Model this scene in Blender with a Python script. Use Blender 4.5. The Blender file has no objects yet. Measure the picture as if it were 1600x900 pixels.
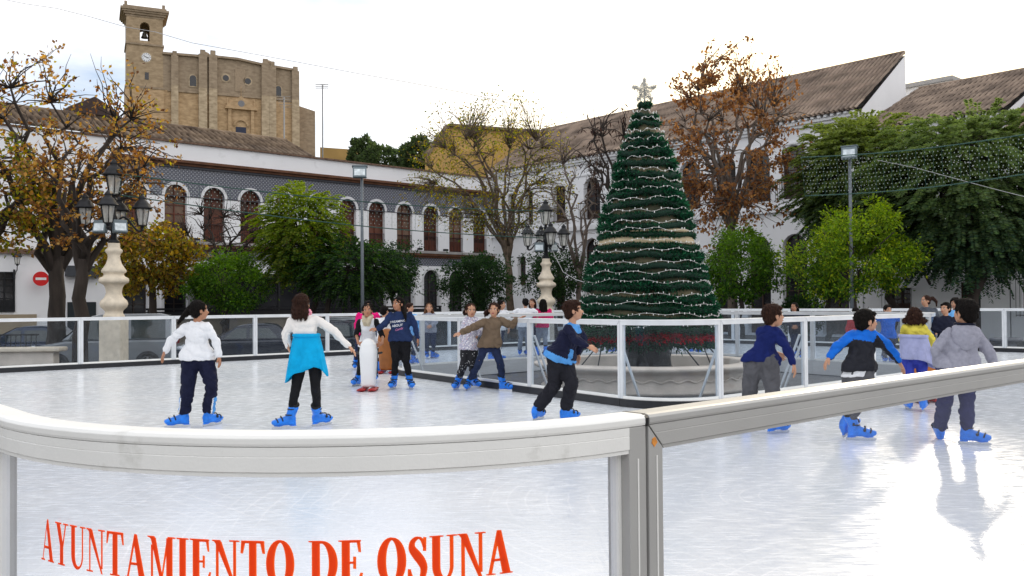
import bpy, math, random
import numpy as np
from mathutils import Vector, Matrix, noise
from mathutils.bvhtree import BVHTree
from mathutils.geometry import tessellate_polygon

R = math.radians
rng = random.Random(7)
nrg = np.random.default_rng(11)
scene = bpy.context.scene
COL = scene.collection
V3 = Vector

# ------------------------------------------------------------------ camera
FPX = 1400.0
EYE = V3((0, 0, 1.51))
ICE = 0.2
PITCH = math.atan(25 / FPX)
cam_rot = Matrix.Rotation(R(90) + PITCH, 3, 'X') @ Matrix.Rotation(-0.0083, 3, 'Z')
cam_d = bpy.data.cameras.new("camera")
cam_d.sensor_width = 36
cam_d.lens = FPX / 1600 * 36
cam_d.clip_end = 3000
cam_d.clip_start = 0.05
cam = bpy.data.objects.new("camera", cam_d)
cam.matrix_world = Matrix.Translation(EYE) @ cam_rot.to_4x4()
COL.objects.link(cam)
scene.camera = cam


def at(px, py, Y):
    """measured picture position + depth -> world point"""
    d = cam_rot @ V3(((px - 800) / FPX, (450 - py) / FPX, -1))
    return EYE + d * (Y / d.y)


def on_ice(px, py, z=ICE):
    d = cam_rot @ V3(((px - 800) / FPX, (450 - py) / FPX, -1))
    return EYE + d * ((z - EYE.z) / d.z)


def proj(p):
    q = cam_rot.transposed() @ (V3(p) - EYE)
    return 800 + FPX * q.x / -q.z, 450 - FPX * q.y / -q.z


# ------------------------------------------------------------------ materials
MATS = {}


def nodes_of(name):
    m = bpy.data.materials.new(name)
    m.use_nodes = True
    nt = m.node_tree
    nt.nodes.clear()
    return m, nt, nt.nodes, nt.links


def M(name, col, rough=.65, metal=0.0, var=.12, scale=3.0, bump=0.0, bscale=60.0, spec=.4, stretch=None, col2=None, coat=0.0, sheen=0.0, stain=None):
    if name in MATS:
        return MATS[name]
    m, nt, N, L = nodes_of(name)
    out = N.new('ShaderNodeOutputMaterial')
    b = N.new('ShaderNodeBsdfPrincipled')
    L.new(b.outputs[0], out.inputs[0])
    b.inputs['Roughness'].default_value = rough
    b.inputs['Metallic'].default_value = metal
    b.inputs['Specular IOR Level'].default_value = spec
    b.inputs['Coat Weight'].default_value = coat
    b.inputs['Sheen Weight'].default_value = sheen
    tc = N.new('ShaderNodeTexCoord')
    mp = N.new('ShaderNodeMapping')
    if stretch:
        mp.inputs['Scale'].default_value = stretch
    L.new(tc.outputs['Object'], mp.inputs[0])
    nz = N.new('ShaderNodeTexNoise')
    nz.inputs['Scale'].default_value = scale
    nz.inputs['Detail'].default_value = 6
    L.new(mp.outputs[0], nz.inputs[0])
    rp = N.new('ShaderNodeValToRGB')
    rp.color_ramp.elements[0].position = .3
    rp.color_ramp.elements[1].position = .7
    c = np.array(col, float)
    lo = np.clip(c * (1 - var), 0, 1)
    hi = np.clip(c * (1 + var), 0, 1) if col2 is None else np.array(col2, float)
    rp.color_ramp.elements[0].color = (*lo, 1)
    rp.color_ramp.elements[1].color = (*hi, 1)
    L.new(nz.outputs[0], rp.inputs[0])
    if stain:
        n3 = N.new('ShaderNodeTexNoise'); n3.inputs['Scale'].default_value = scale * 1.8; n3.inputs['Detail'].default_value = 9; n3.inputs['Roughness'].default_value = .62
        L.new(tc.outputs['Object'], n3.inputs[0])
        r3 = N.new('ShaderNodeValToRGB'); r3.color_ramp.elements[0].position = .62; r3.color_ramp.elements[1].position = .80
        r3.color_ramp.elements[0].color = (0, 0, 0, 1); r3.color_ramp.elements[1].color = (.75, .75, .75, 1)
        L.new(n3.outputs[0], r3.inputs[0])
        mx = N.new('ShaderNodeMix'); mx.data_type = 'RGBA'; L.new(r3.outputs[0], mx.inputs[0]); L.new(rp.outputs[0], mx.inputs[6]); mx.inputs[7].default_value = (*stain, 1)
        L.new(mx.outputs[2], b.inputs['Base Color'])
    else:
        L.new(rp.outputs[0], b.inputs['Base Color'])
    if bump:
        n2 = N.new('ShaderNodeTexNoise')
        n2.inputs['Scale'].default_value = bscale
        n2.inputs['Detail'].default_value = 4
        L.new(mp.outputs[0], n2.inputs[0])
        bp = N.new('ShaderNodeBump')
        bp.inputs['Strength'].default_value = bump
        bp.inputs['Distance'].default_value = .02
        L.new(n2.outputs[0], bp.inputs['Height'])
        L.new(bp.outputs[0], b.inputs['Normal'])
    MATS[name] = m
    return m


def glass_mat(name, tint=(.9, .94, .96), gloss=.10, milk=.02, milkcol=(.8, .85, .9), rough=.03):
    m, nt, N, L = nodes_of(name)
    out = N.new('ShaderNodeOutputMaterial')
    tr = N.new('ShaderNodeBsdfTransparent')
    tr.inputs[0].default_value = (*tint, 1)
    gl = N.new('ShaderNodeBsdfGlossy')
    gl.inputs['Roughness'].default_value = rough
    gl.inputs[0].default_value = (.9, .93, .95, 1)
    df = N.new('ShaderNodeBsdfDiffuse')
    df.inputs[0].default_value = (*milkcol, 1)
    lw = N.new('ShaderNodeFresnel')
    lw.inputs[0].default_value = 1.4
    mul = N.new('ShaderNodeMath'); mul.operation = 'MULTIPLY'; mul.inputs[1].default_value = gloss * 10
    mul.use_clamp = True
    ge = N.new('ShaderNodeNewGeometry'); iv = N.new('ShaderNodeMath'); iv.operation = 'SUBTRACT'; iv.inputs[0].default_value = 1.0
    L.new(ge.outputs['Backfacing'], iv.inputs[1])
    m0 = N.new('ShaderNodeMath'); m0.operation = 'MULTIPLY'; L.new(lw.outputs[0], m0.inputs[0]); L.new(iv.outputs[0], m0.inputs[1])
    L.new(m0.outputs[0], mul.inputs[0])
    m1 = N.new('ShaderNodeMixShader')
    L.new(mul.outputs[0], m1.inputs[0]); L.new(tr.outputs[0], m1.inputs[1]); L.new(gl.outputs[0], m1.inputs[2])
    tc = N.new('ShaderNodeTexCoord')
    mp = N.new('ShaderNodeMapping'); mp.inputs['Scale'].default_value = (6, 6, 1.5)
    nz = N.new('ShaderNodeTexNoise'); nz.inputs['Scale'].default_value = 2; nz.inputs['Detail'].default_value = 8
    L.new(tc.outputs['Object'], mp.inputs[0]); L.new(mp.outputs[0], nz.inputs[0])
    mm = N.new('ShaderNodeMath'); mm.operation = 'MULTIPLY'; mm.inputs[1].default_value = milk * 2
    L.new(nz.outputs[0], mm.inputs[0])
    m2 = N.new('ShaderNodeMixShader')
    L.new(mm.outputs[0], m2.inputs[0]); L.new(m1.outputs[0], m2.inputs[1]); L.new(df.outputs[0], m2.inputs[2])
    L.new(m2.outputs[0], out.inputs[0])
    MATS[name] = m
    return m


def leaf_mat():
    m, nt, N, L = nodes_of('leaves')
    out = N.new('ShaderNodeOutputMaterial')
    a = N.new('ShaderNodeAttribute'); a.attribute_name = 'leaf_col'
    d = N.new('ShaderNodeBsdfPrincipled')
    d.inputs['Roughness'].default_value = .5
    d.inputs['Specular IOR Level'].default_value = .25
    t = N.new('ShaderNodeBsdfTranslucent')
    hs = N.new('ShaderNodeHueSaturation'); hs.inputs['Saturation'].default_value = 1.15; hs.inputs['Value'].default_value = 2.0
    L.new(a.outputs['Color'], hs.inputs['Color'])
    L.new(a.outputs['Color'], d.inputs['Base Color']); L.new(hs.outputs[0], t.inputs[0])
    mx = N.new('ShaderNodeMixShader'); mx.inputs[0].default_value = .50
    L.new(d.outputs[0], mx.inputs[1]); L.new(t.outputs[0], mx.inputs[2]); L.new(mx.outputs[0], out.inputs[0])
    MATS['leaves'] = m
    return m


LEAF = leaf_mat()

# ------------------------------------------------------------------ mesh building
ORG = {}


def org(o):
    return ORG.get(o.name, V3((0, 0, 0))) if o else V3((0, 0, 0))


def thing(name, label, cat, loc=(0, 0, 0), group=None):
    o = bpy.data.objects.new(name, None)
    o.empty_display_size = .2
    o.location = loc
    COL.objects.link(o)
    o['label'] = label
    o['category'] = cat
    if group:
        o['group'] = group
    ORG[o.name] = V3(loc)
    return o


def tag(o, label, cat, group=None, kind=None):
    if label: o['label'] = label
    if cat: o['category'] = cat
    if group: o['group'] = group
    if kind: o['kind'] = kind
    return o


class MB:
    def __init__(s):
        s.v, s.f, s.m, s.sm = [], [], [], []

    def add(s, vs, fs, mi=0, smooth=False):
        k = len(s.v)
        s.v.extend([tuple(p) for p in vs])
        for f in fs:
            s.f.append([i + k for i in f]); s.m.append(mi); s.sm.append(smooth)

    def box(s, c, size, rot=None, mi=0):
        hx, hy, hz = size[0] / 2, size[1] / 2, size[2] / 2
        P = [V3((x, y, z)) for x in (-hx, hx) for y in (-hy, hy) for z in (-hz, hz)]
        if rot is not None:
            P = [rot @ p for p in P]
        P = [p + V3(c) for p in P]
        s.add(P, [(0, 1, 3, 2), (4, 6, 7, 5), (0, 4, 5, 1), (2, 3, 7, 6), (0, 2, 6, 4), (1, 5, 7, 3)], mi)

    def bar(s, p0, p1, w, h, mi=0):
        """rectangular bar from p0 to p1"""
        p0, p1 = V3(p0), V3(p1)
        d = p1 - p0
        q = d.to_track_quat('X', 'Z').to_matrix()
        s.box((p0 + p1) / 2, (d.length, w, h), q, mi)

    def prism(s, poly, o, ax, ay, depth, mi=0):
        """polygon (2D) in plane o,ax,ay extruded by vector depth"""
        o, ax, ay, depth = V3(o), V3(ax), V3(ay), V3(depth)
        A = [o + ax * x + ay * y for x, y in poly]
        B = [p + depth for p in A]
        n = len(poly)
        fs = [list(range(n))[::-1], list(range(n, 2 * n))]
        for i in range(n):
            j = (i + 1) % n
            fs.append((i, j, n + j, n + i))
        s.add(A + B, fs, mi)

    def tube(s, pts, rad, n=8, mi=0, smooth=True):
        pts = [V3(p) for p in pts]
        if not hasattr(rad, '__len__'):
            rad = [rad] * len(pts)
        vs = []
        up = V3((0, 0, 1))
        prev = None
        for i, p in enumerate(pts):
            d = (pts[min(i + 1, len(pts) - 1)] - pts[max(i - 1, 0)])
            if d.length < 1e-9: d = V3((0, 0, 1))
            d.normalize()
            if prev is None:
                a = d.cross(V3((1, 0, 0)) if abs(d.x) < .8 else up).normalized()
            else:
                a = (prev - d * prev.dot(d))
                a = a.normalized() if a.length > 1e-6 else d.orthogonal().normalized()
            prev = a
            b = d.cross(a)
            for k in range(n):
                t = 2 * math.pi * k / n
                vs.append(p + (a * math.cos(t) + b * math.sin(t)) * rad[i])
        fs = []
        for i in range(len(pts) - 1):
            for k in range(n):
                k2 = (k + 1) % n
                fs.append((i * n + k, i * n + k2, (i + 1) * n + k2, (i + 1) * n + k))
        fs.append(tuple(range(n))[::-1])
        fs.append(tuple((len(pts) - 1) * n + k for k in range(n)))
        s.add(vs, fs, mi, smooth)

    def lathe(s, prof, c=(0, 0, 0), n=24, mi=0, smooth=True, mod=None, rot=None):
        c = V3(c)
        vs = []
        for r, z in prof:
            for k in range(n):
                t = 2 * math.pi * k / n
                rr = r * (mod(t, z) if mod else 1)
                p = V3((rr * math.cos(t), rr * math.sin(t), z))
                if rot is not None: p = rot @ p
                vs.append(c + p)
        fs = []
        for i in range(len(prof) - 1):
            for k in range(n):
                k2 = (k + 1) % n
                fs.append((i * n + k, i * n + k2, (i + 1) * n + k2, (i + 1) * n + k))
        fs.append(tuple(range(n))[::-1])
        fs.append(tuple((len(prof) - 1) * n + k for k in range(n)))
        s.add(vs, fs, mi, smooth)

    def loft(s, rings, n=14, mi=0, smooth=True, power=2.0):
        """rings: (centre, half axis a, half axis b)"""
        vs = []
        for c, a, b in rings:
            for k in range(n):
                t = 2 * math.pi * k / n
                ct, st = math.cos(t), math.sin(t)
                e = 2 / power
                x = math.copysign(abs(ct) ** e, ct); y = math.copysign(abs(st) ** e, st)
                vs.append(V3(c) + V3(a) * x + V3(b) * y)
        fs = []
        m = len(rings)
        for i in range(m - 1):
            for k in range(n):
                k2 = (k + 1) % n
                fs.append((i * n + k, i * n + k2, (i + 1) * n + k2, (i + 1) * n + k))
        fs.append(tuple(range(n))[::-1])
        fs.append(tuple((m - 1) * n + k for k in range(n)))
        s.add(vs, fs, mi, smooth)

    def ell(s, c, ax, ay, az, n=14, m=9, mi=0):
        c, ax, ay, az = V3(c), V3(ax), V3(ay), V3(az)
        vs = [c - az]
        for i in range(1, m):
            ph = -math.pi / 2 + math.pi * i / m
            for k in range(n):
                t = 2 * math.pi * k / n
                vs.append(c + az * math.sin(ph) + (ax * math.cos(t) + ay * math.sin(t)) * math.cos(ph))
        vs.append(c + az)
        fs = []
        for k in range(n):
            fs.append((0, 1 + (k + 1) % n, 1 + k))
            fs.append((len(vs) - 1, 1 + (m - 2) * n + k, 1 + (m - 2) * n + (k + 1) % n))
        for i in range(m - 2):
            for k in range(n):
                k2 = (k + 1) % n
                fs.append((1 + i * n + k, 1 + i * n + k2, 1 + (i + 1) * n + k2, 1 + (i + 1) * n + k))
        s.add(vs, fs, mi, True)

    def ball(s, c, r, n=8, m=6, mi=0):
        s.ell(c, (r, 0, 0), (0, r, 0), (0, 0, r), n, m, mi)

    def cap(s, p0, p1, r0, r1, n=12, mi=0):
        """tapered capsule"""
        p0, p1 = V3(p0), V3(p1)
        d = p1 - p0
        L = d.length
        d = d.normalized() if L > 1e-6 else V3((0, 0, 1))
        a = d.orthogonal().normalized(); b = d.cross(a)
        rings = []
        for t in (-.98, -.8, -.45, 0):
            k = math.sqrt(max(0, 1 - t * t))
            rings.append((p0 + d * (t * r0), a * (r0 * k), b * (r0 * k)))
        for t in (.33, .66):
            rr = r0 + (r1 - r0) * t
            rings.append((p0 + d * (L * t), a * rr, b * rr))
        for t in (0, .45, .8, .98):
            k = math.sqrt(max(0, 1 - t * t))
            rings.append((p1 + d * (t * r1), a * (r1 * k), b * (r1 * k)))
        s.loft(rings, n, mi)

    def chain(s, pts, rad, n=12, mi=0):
        for i in range(len(pts) - 1):
            s.cap(pts[i], pts[i + 1], rad[i], rad[i + 1], n, mi)

    def sweep(s, path, prof, mi=0, smooth=False, outn=None, shift0=None, shift1=None):
        """path: 2D points; prof: closed list of (d, z); outn(i)->2D outward normal at path point i.
        shift0/shift1: along-path shift of the end sections as a function of z (mitres)"""
        vs = []
        m = len(prof)
        for i, p in enumerate(path):
            q0, q1 = path[max(i - 1, 0)], path[min(i + 1, len(path) - 1)]
            t = V3((q1[0] - q0[0], q1[1] - q0[1], 0)).normalized()
            n = outn(i)
            for d, z in prof:
                x = V3((p[0] + n[0] * d, p[1] + n[1] * d, z))
                if i == 0 and shift0: x += t * shift0(z)
                if i == len(path) - 1 and shift1: x -= t * shift1(z)
                vs.append(x)
        fs = []
        for i in range(len(path) - 1):
            for k in range(m):
                k2 = (k + 1) % m
                fs.append((i * m + k, i * m + k2, (i + 1) * m + k2, (i + 1) * m + k))
        fs.append(tuple(range(m))[::-1])
        fs.append(tuple((len(path) - 1) * m + k for k in range(m)))
        s.add(vs, fs, mi, smooth)

    def build(s, name, mats, parent=None, bevel=0, seg=2, autosmooth=False):
        o0 = org(parent)
        me = bpy.data.meshes.new(name)
        me.from_pydata([(x - o0.x, y - o0.y, z - o0.z) for x, y, z in s.v], [], s.f)
        if not isinstance(mats, (list, tuple)):
            mats = [mats]
        for mt in mats:
            me.materials.append(mt)
        me.polygons.foreach_set('material_index', s.m)
        me.polygons.foreach_set('use_smooth', s.sm)
        me.update()
        o = bpy.data.objects.new(name, me)
        COL.objects.link(o)
        if parent:
            o.parent = parent
            ORG[o.name] = o0
        if bevel:
            md = o.modifiers.new('bevel', 'BEVEL'); md.width = bevel; md.segments = seg; md.limit_method = 'ANGLE'
        return o


def remesh(mb, voxel, it=6, amp=0.0, freq=9.0, seed=0.0, stretch=(1, 1, 1)):
    me = bpy.data.meshes.new('tmp')
    me.from_pydata(mb.v, [], mb.f)
    me.update()
    o = bpy.data.objects.new('tmp', me)
    COL.objects.link(o)
    r = o.modifiers.new('r', 'REMESH'); r.mode = 'VOXEL'; r.voxel_size = voxel
    if it:
        sm = o.modifiers.new('s', 'SMOOTH'); sm.factor = .5; sm.iterations = it
    dg = bpy.context.evaluated_depsgraph_get()
    m2 = bpy.data.meshes.new_from_object(o.evaluated_get(dg))
    bpy.data.objects.remove(o)
    bpy.data.meshes.remove(me)
    n = len(m2.vertices)
    co = np.empty(n * 3); m2.vertices.foreach_get('co', co); co = co.reshape(-1, 3)
    if amp and n:
        nn = np.empty(n * 3); m2.vertices.foreach_get('normal', nn); nn = nn.reshape(-1, 3)
        dsp = np.array([noise.noise(V3((c[0] * freq * stretch[0] + seed, c[1] * freq * stretch[1], c[2] * freq * stretch[2]))) +
                        .5 * noise.noise(V3((c[0] * freq * 2.3 + seed, c[1] * freq * 2.3, c[2] * freq * 1.7 + 5))) -
                        1.0 * max(0.0, 1 - 5 * abs(noise.noise(V3((c[0] * freq * .7 + c[2] * freq * .35 + seed, c[1] * freq * .7, c[2] * freq * .75 + 9))))) for c in co])
        co = co + nn * (dsp * amp)[:, None]
    out = MB()
    out.v = [tuple(c) for c in co]
    out.f = [list(p.vertices) for p in m2.polygons]
    out.m = [0] * len(out.f)
    out.sm = [True] * len(out.f)
    bpy.data.meshes.remove(m2)
    return out


def leaf_object(name, cen, tdir, size, aspect, palette, parent, jitter=.35, mats=None, ztint=None):
    """cen (N,3), tdir (N,3) leaf axis, size (N,), palette list of rgb with weights"""
    cen = np.asarray(cen, float); N = len(cen)
    t = np.asarray(tdir, float); t /= np.linalg.norm(t, axis=1)[:, None] + 1e-9
    r = nrg.normal(size=(N, 3)); b = np.cross(t, r); b /= np.linalg.norm(b, axis=1)[:, None] + 1e-9
    nrm = np.cross(t, b)
    sz = np.asarray(size, float)[:, None]
    asp = aspect * sz * .5
    v = np.empty((N, 4, 3))
    v[:, 0] = cen
    v[:, 1] = cen + t * sz * .45 + b * asp + nrm * sz * .08
    v[:, 2] = cen + t * sz
    v[:, 3] = cen + t * sz * .45 - b * asp + nrm * sz * .08
    o0 = org(parent)
    v -= np.array(o0)
    me = bpy.data.meshes.new(name)
    me.vertices.add(N * 4); me.vertices.foreach_set('co', v.ravel())
    me.loops.add(N * 4); me.loops.foreach_set('vertex_index', np.arange(N * 4, dtype=np.int32))
    me.polygons.add(N); me.polygons.foreach_set('loop_start', np.arange(0, N * 4, 4, dtype=np.int32))
    pal = np.array(palette, float)
    idx = nrg.integers(0, len(pal), N)
    col = pal[idx] * (1 + jitter * nrg.uniform(-1, 1, N))[:, None]
    if ztint is not None:  # crown shading put into the colour: higher leaves yellower, lower leaves darker
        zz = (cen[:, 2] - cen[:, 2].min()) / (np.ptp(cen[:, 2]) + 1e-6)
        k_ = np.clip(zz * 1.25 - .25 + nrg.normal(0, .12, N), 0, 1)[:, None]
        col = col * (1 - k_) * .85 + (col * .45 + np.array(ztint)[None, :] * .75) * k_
    c4 = np.ones((N, 4, 4)); c4[:, :, :3] = np.clip(col, 0, 1)[:, None, :]
    at_ = me.color_attributes.new('leaf_col', 'FLOAT_COLOR', 'POINT')
    me.update(calc_edges=True)
    at_.data.foreach_set('color', c4.ravel())
    me.materials.append(mats or LEAF)
    o = bpy.data.objects.new(name, me)
    COL.objects.link(o)
    if parent:
        o.parent = parent
        ORG[o.name] = o0
    return o


# ------------------------------------------------------------------ shared materials
ALU = M('brushed_aluminium', (.60, .61, .62), .36, .4, .06, 4, .04, 200, stretch=(1, 1, 12))
ALU_FRONT = M('shaded_aluminium', (.47, .465, .45), .42, .2, .06, 4, .03, 220)  # shade on the right-hand front face put into a greyer rail metal
ALU_WHITE = M('weathered_white_rail', (.88, .875, .845), .36, .05, .04, 5, .03, 160, stain=(.46, .45, .40))
ALU_PALE = M('pale_aluminium', (.72, .74, .76), .38, .25, .07, 4, .03, 150)
KICK = M('black_kick_board', (.012, .013, .017), .45, 0, .3, 4)
BLACKP = M('black_plastic', (.015, .015, .017), .4)
IRON = M('black_iron', (.014, .015, .018), .42, .3, .3, 8)
PANE = glass_mat('clear_barrier_glass', (.88, .91, .94), .08, .012)
PANE_FRONT = glass_mat('smudged_front_glass', (.94, .95, .975), .06, .028, (.80, .83, .92))
STONE = M('cream_stone', (.72, .63, .50), .8, 0, .14, 6, .25, 40)
BASIN = M('pale_basin_stone', (.66, .58, .50), .8, 0, .16, 3, .3, 30)
WHITE = M('whitewash', (.85, .855, .875), .9, 0, .04, .6, .15, 20, stain=(.60, .60, .61))
WHITE2 = M('aged_whitewash', (.80, .805, .82), .9, 0, .08, .5, .15, 20, stain=(.5, .5, .5))
BARK = M('grey_brown_bark', (.038, .029, .024), .9, 0, .45, 5, .6, 30, stretch=(1, 1, .25))
BARK_L = M('pale_bark', (.14, .11, .09), .9, 0, .4, 5, .5, 30, stretch=(1, 1, .25))
WOOD = M('red_brown_wood', (.13, .036, .018), .55, 0, .35, 3, .1, 30, stretch=(6, 6, .6))
DKGLASS = M('dark_window_glass', (.018, .018, .022), .12, 0, .3, 2, spec=.6)
RUST = M('brown_cornice', (.13, .055, .028), .8, 0, .3, 3)
SKIN = M('skin', (.50, .265, .165), .5, 0, .06, 20, spec=.35)
SKIN_D = M('tan_skin', (.40, .19, .11), .5, 0, .06, 20, spec=.35)
EYEW = M('eye_white', (.7, .68, .65), .3)
EYED = M('dark_iris', (.02, .012, .01), .25)
LIP = M('lips', (.32, .09, .075), .45)
HAIR_K = M('black_hair', (.006, .0045, .004), .75, 0, .5, 20, .3, 120, .12, stretch=(3, 3, .4))
HAIR_B = M('brown_hair', (.026, .010, .006), .72, 0, .5, 20, .3, 120, .15, stretch=(3, 3, .4))
HAIR_L = M('light_brown_hair', (.13, .058, .028), .65, 0, .5, 20, .3, 120, .2, stretch=(3, 3, .4))
BLUE_BOOT = M('blue_boot_plastic', (.008, .20, .80), .36, 0, .22, 18, spec=.5, stain=(.03, .09, .30))
BLADE = M('blade_steel', (.55, .57, .6), .25, .9)
# ------------------------------------------------------------------ people
def fdir(yaw):
    """0 = towards the camera, 90 = picture right, 180 = away"""
    return V3((math.sin(R(yaw)), -math.cos(R(yaw)), 0))


def boot(G, yaw, leg_dir, parent, pitch=0.0, s=1.02, shaft=.12):
    f = fdir(yaw); w = V3((0, 0, 1)); r = f.cross(w)
    if pitch:
        q = Matrix.Rotation(-R(pitch), 3, r)
        f = q @ f; w = q @ w
    P = lambda x, z, y=0: G + f * (x * s) + w * (z * s) + r * (y * s)
    sh = MB()
    # foot shell, heel to toe
    xs = [(-.105, .095, .030, .030), (-.095, .095, .037, .040), (-.05, .10, .041, .048), (0, .092, .043, .043),
          (.06, .082, .047, .034), (.105, .076, .044, .027), (.135, .073, .032, .020), (.143, .072, .018, .012)]
    sh.loft([(P(x, z), r * (hw * s), w * (hh * s)) for x, z, hw, hh in xs], 14, power=2.4)
    an = P(-.05, .12)
    ld = leg_dir.normalized()
    sh.cap(an - ld * .01, an + ld * shaft * s, .048 * s, (.054 if shaft > .1 else .046) * s)
    sh.loft([(P(-.11, .052), r * .02 * s, w * .008), (P(-.09, .052), r * .034 * s, w * .012), (P(.10, .052), r * .036 * s, w * .012),
             (P(.13, .052), r * .02 * s, w * .008)], 12, power=4)
    o = remesh(sh, .009, 2)
    b = o.build('skate', BLUE_BOOT, parent)
    st = MB()
    # chassis and blade
    st.prism([(-.105, .048), (.11, .048), (.118, .034), (.06, .026), (.02, .036), (-.03, .036), (-.06, .026), (-.112, .026)], G - r * .011 * s, f * s, w * s, r * .022 * s, 0)
    h = st.build('blade_holder', BLUE_BOOT, b)
    bl = MB()
    bl.prism([(-.125, .027), (.12, .030), (.145, .018), (.135, .003), (.11, 0), (-.12, 0)], G - r * .002, f * s, w * s, r * .004)
    bl.build('blade', BLADE, b)
    sp = MB()
    for x, z, a, c in ((.035, .093, .050, .040), (.085, .080, .049, .032)):
        sp.tube([P(x + .012 * math.sin(t), z + math.sin(t) * c, math.cos(t) * a) for t in np.linspace(-.2, math.pi + .2, 9)], .0065 * s, 6)
    for k in ((.01, .08) if shaft > .1 else (.015,)):
        c0 = an + ld * (.02 + k) * s
        sp.tube([c0 + f * (.055 * s * math.sin(t)) + r * (.053 * s * math.cos(t)) for t in np.linspace(0, math.pi, 9)], .0065 * s, 6)
    sp.box(P(.035, .10, .05), (.02, .02, .02)); sp.box(an + ld * .04 * s + r * .053 * s, (.018, .018, .025))
    sp.build('strap', BLACKP, b)
    cf = MB()
    cf.tube([an + ld * (shaft + .025) * s, an + ld * (shaft + .045) * s, an + ld * (shaft + .055) * s], [v * s * (1 if shaft > .1 else .8) for v in (.048, .052, .046)], 12)
    cf.build('liner_cuff', M('black_liner', (.012, .012, .013), .8), b)
    return an


def hand(mb_near, wr, hd, palm_n, thumb_side, k, curl=.35):
    """separate fine mesh for one hand"""
    h = MB()
    hd = hd.normalized(); pn = (palm_n - hd * palm_n.dot(hd)).normalized(); sd = hd.cross(pn) * thumb_side
    L = .068 * k
    h.loft([(wr - hd * .02, sd * .021 * k, pn * .018 * k), (wr + hd * .012 * k, sd * .024 * k, pn * .015 * k), (wr + hd * L * .6, sd * .033 * k, pn * .014 * k),
            (wr + hd * L, sd * .034 * k, pn * .011 * k), (wr + hd * (L + .006), sd * .028 * k, pn * .007 * k)], 12)
    for i, (off, ln) in enumerate(((.026, .055), (.009, .063), (-.009, .058), (-.026, .045))):
        b0 = wr + hd * (L - .006) + sd * off * k
        d1 = (hd + sd * off * 3.5 + pn * curl * .5).normalized(); d2 = (hd + sd * off * 2 + pn * curl * 1.6).normalized()
        p1 = b0 + d1 * ln * .55 * k; p2 = p1 + d2 * ln * .55 * k
        h.cap(b0, p1, .0078 * k, .0072 * k, 8); h.cap(p1, p2, .0072 * k, .006 * k, 8)
    b0 = wr + hd * .02 * k + sd * .02 * k
    p1 = b0 + (hd * .8 + sd * .8 + pn * .2).normalized() * .034 * k
    p2 = p1 + (hd + sd * .25 + pn * .3).normalized() * .028 * k
    h.cap(b0, p1, .010 * k, .0088 * k, 8); h.cap(p1, p2, .0088 * k, .007 * k, 8)
    return remesh(h, .0042, 1)


FEET = {}


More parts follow.
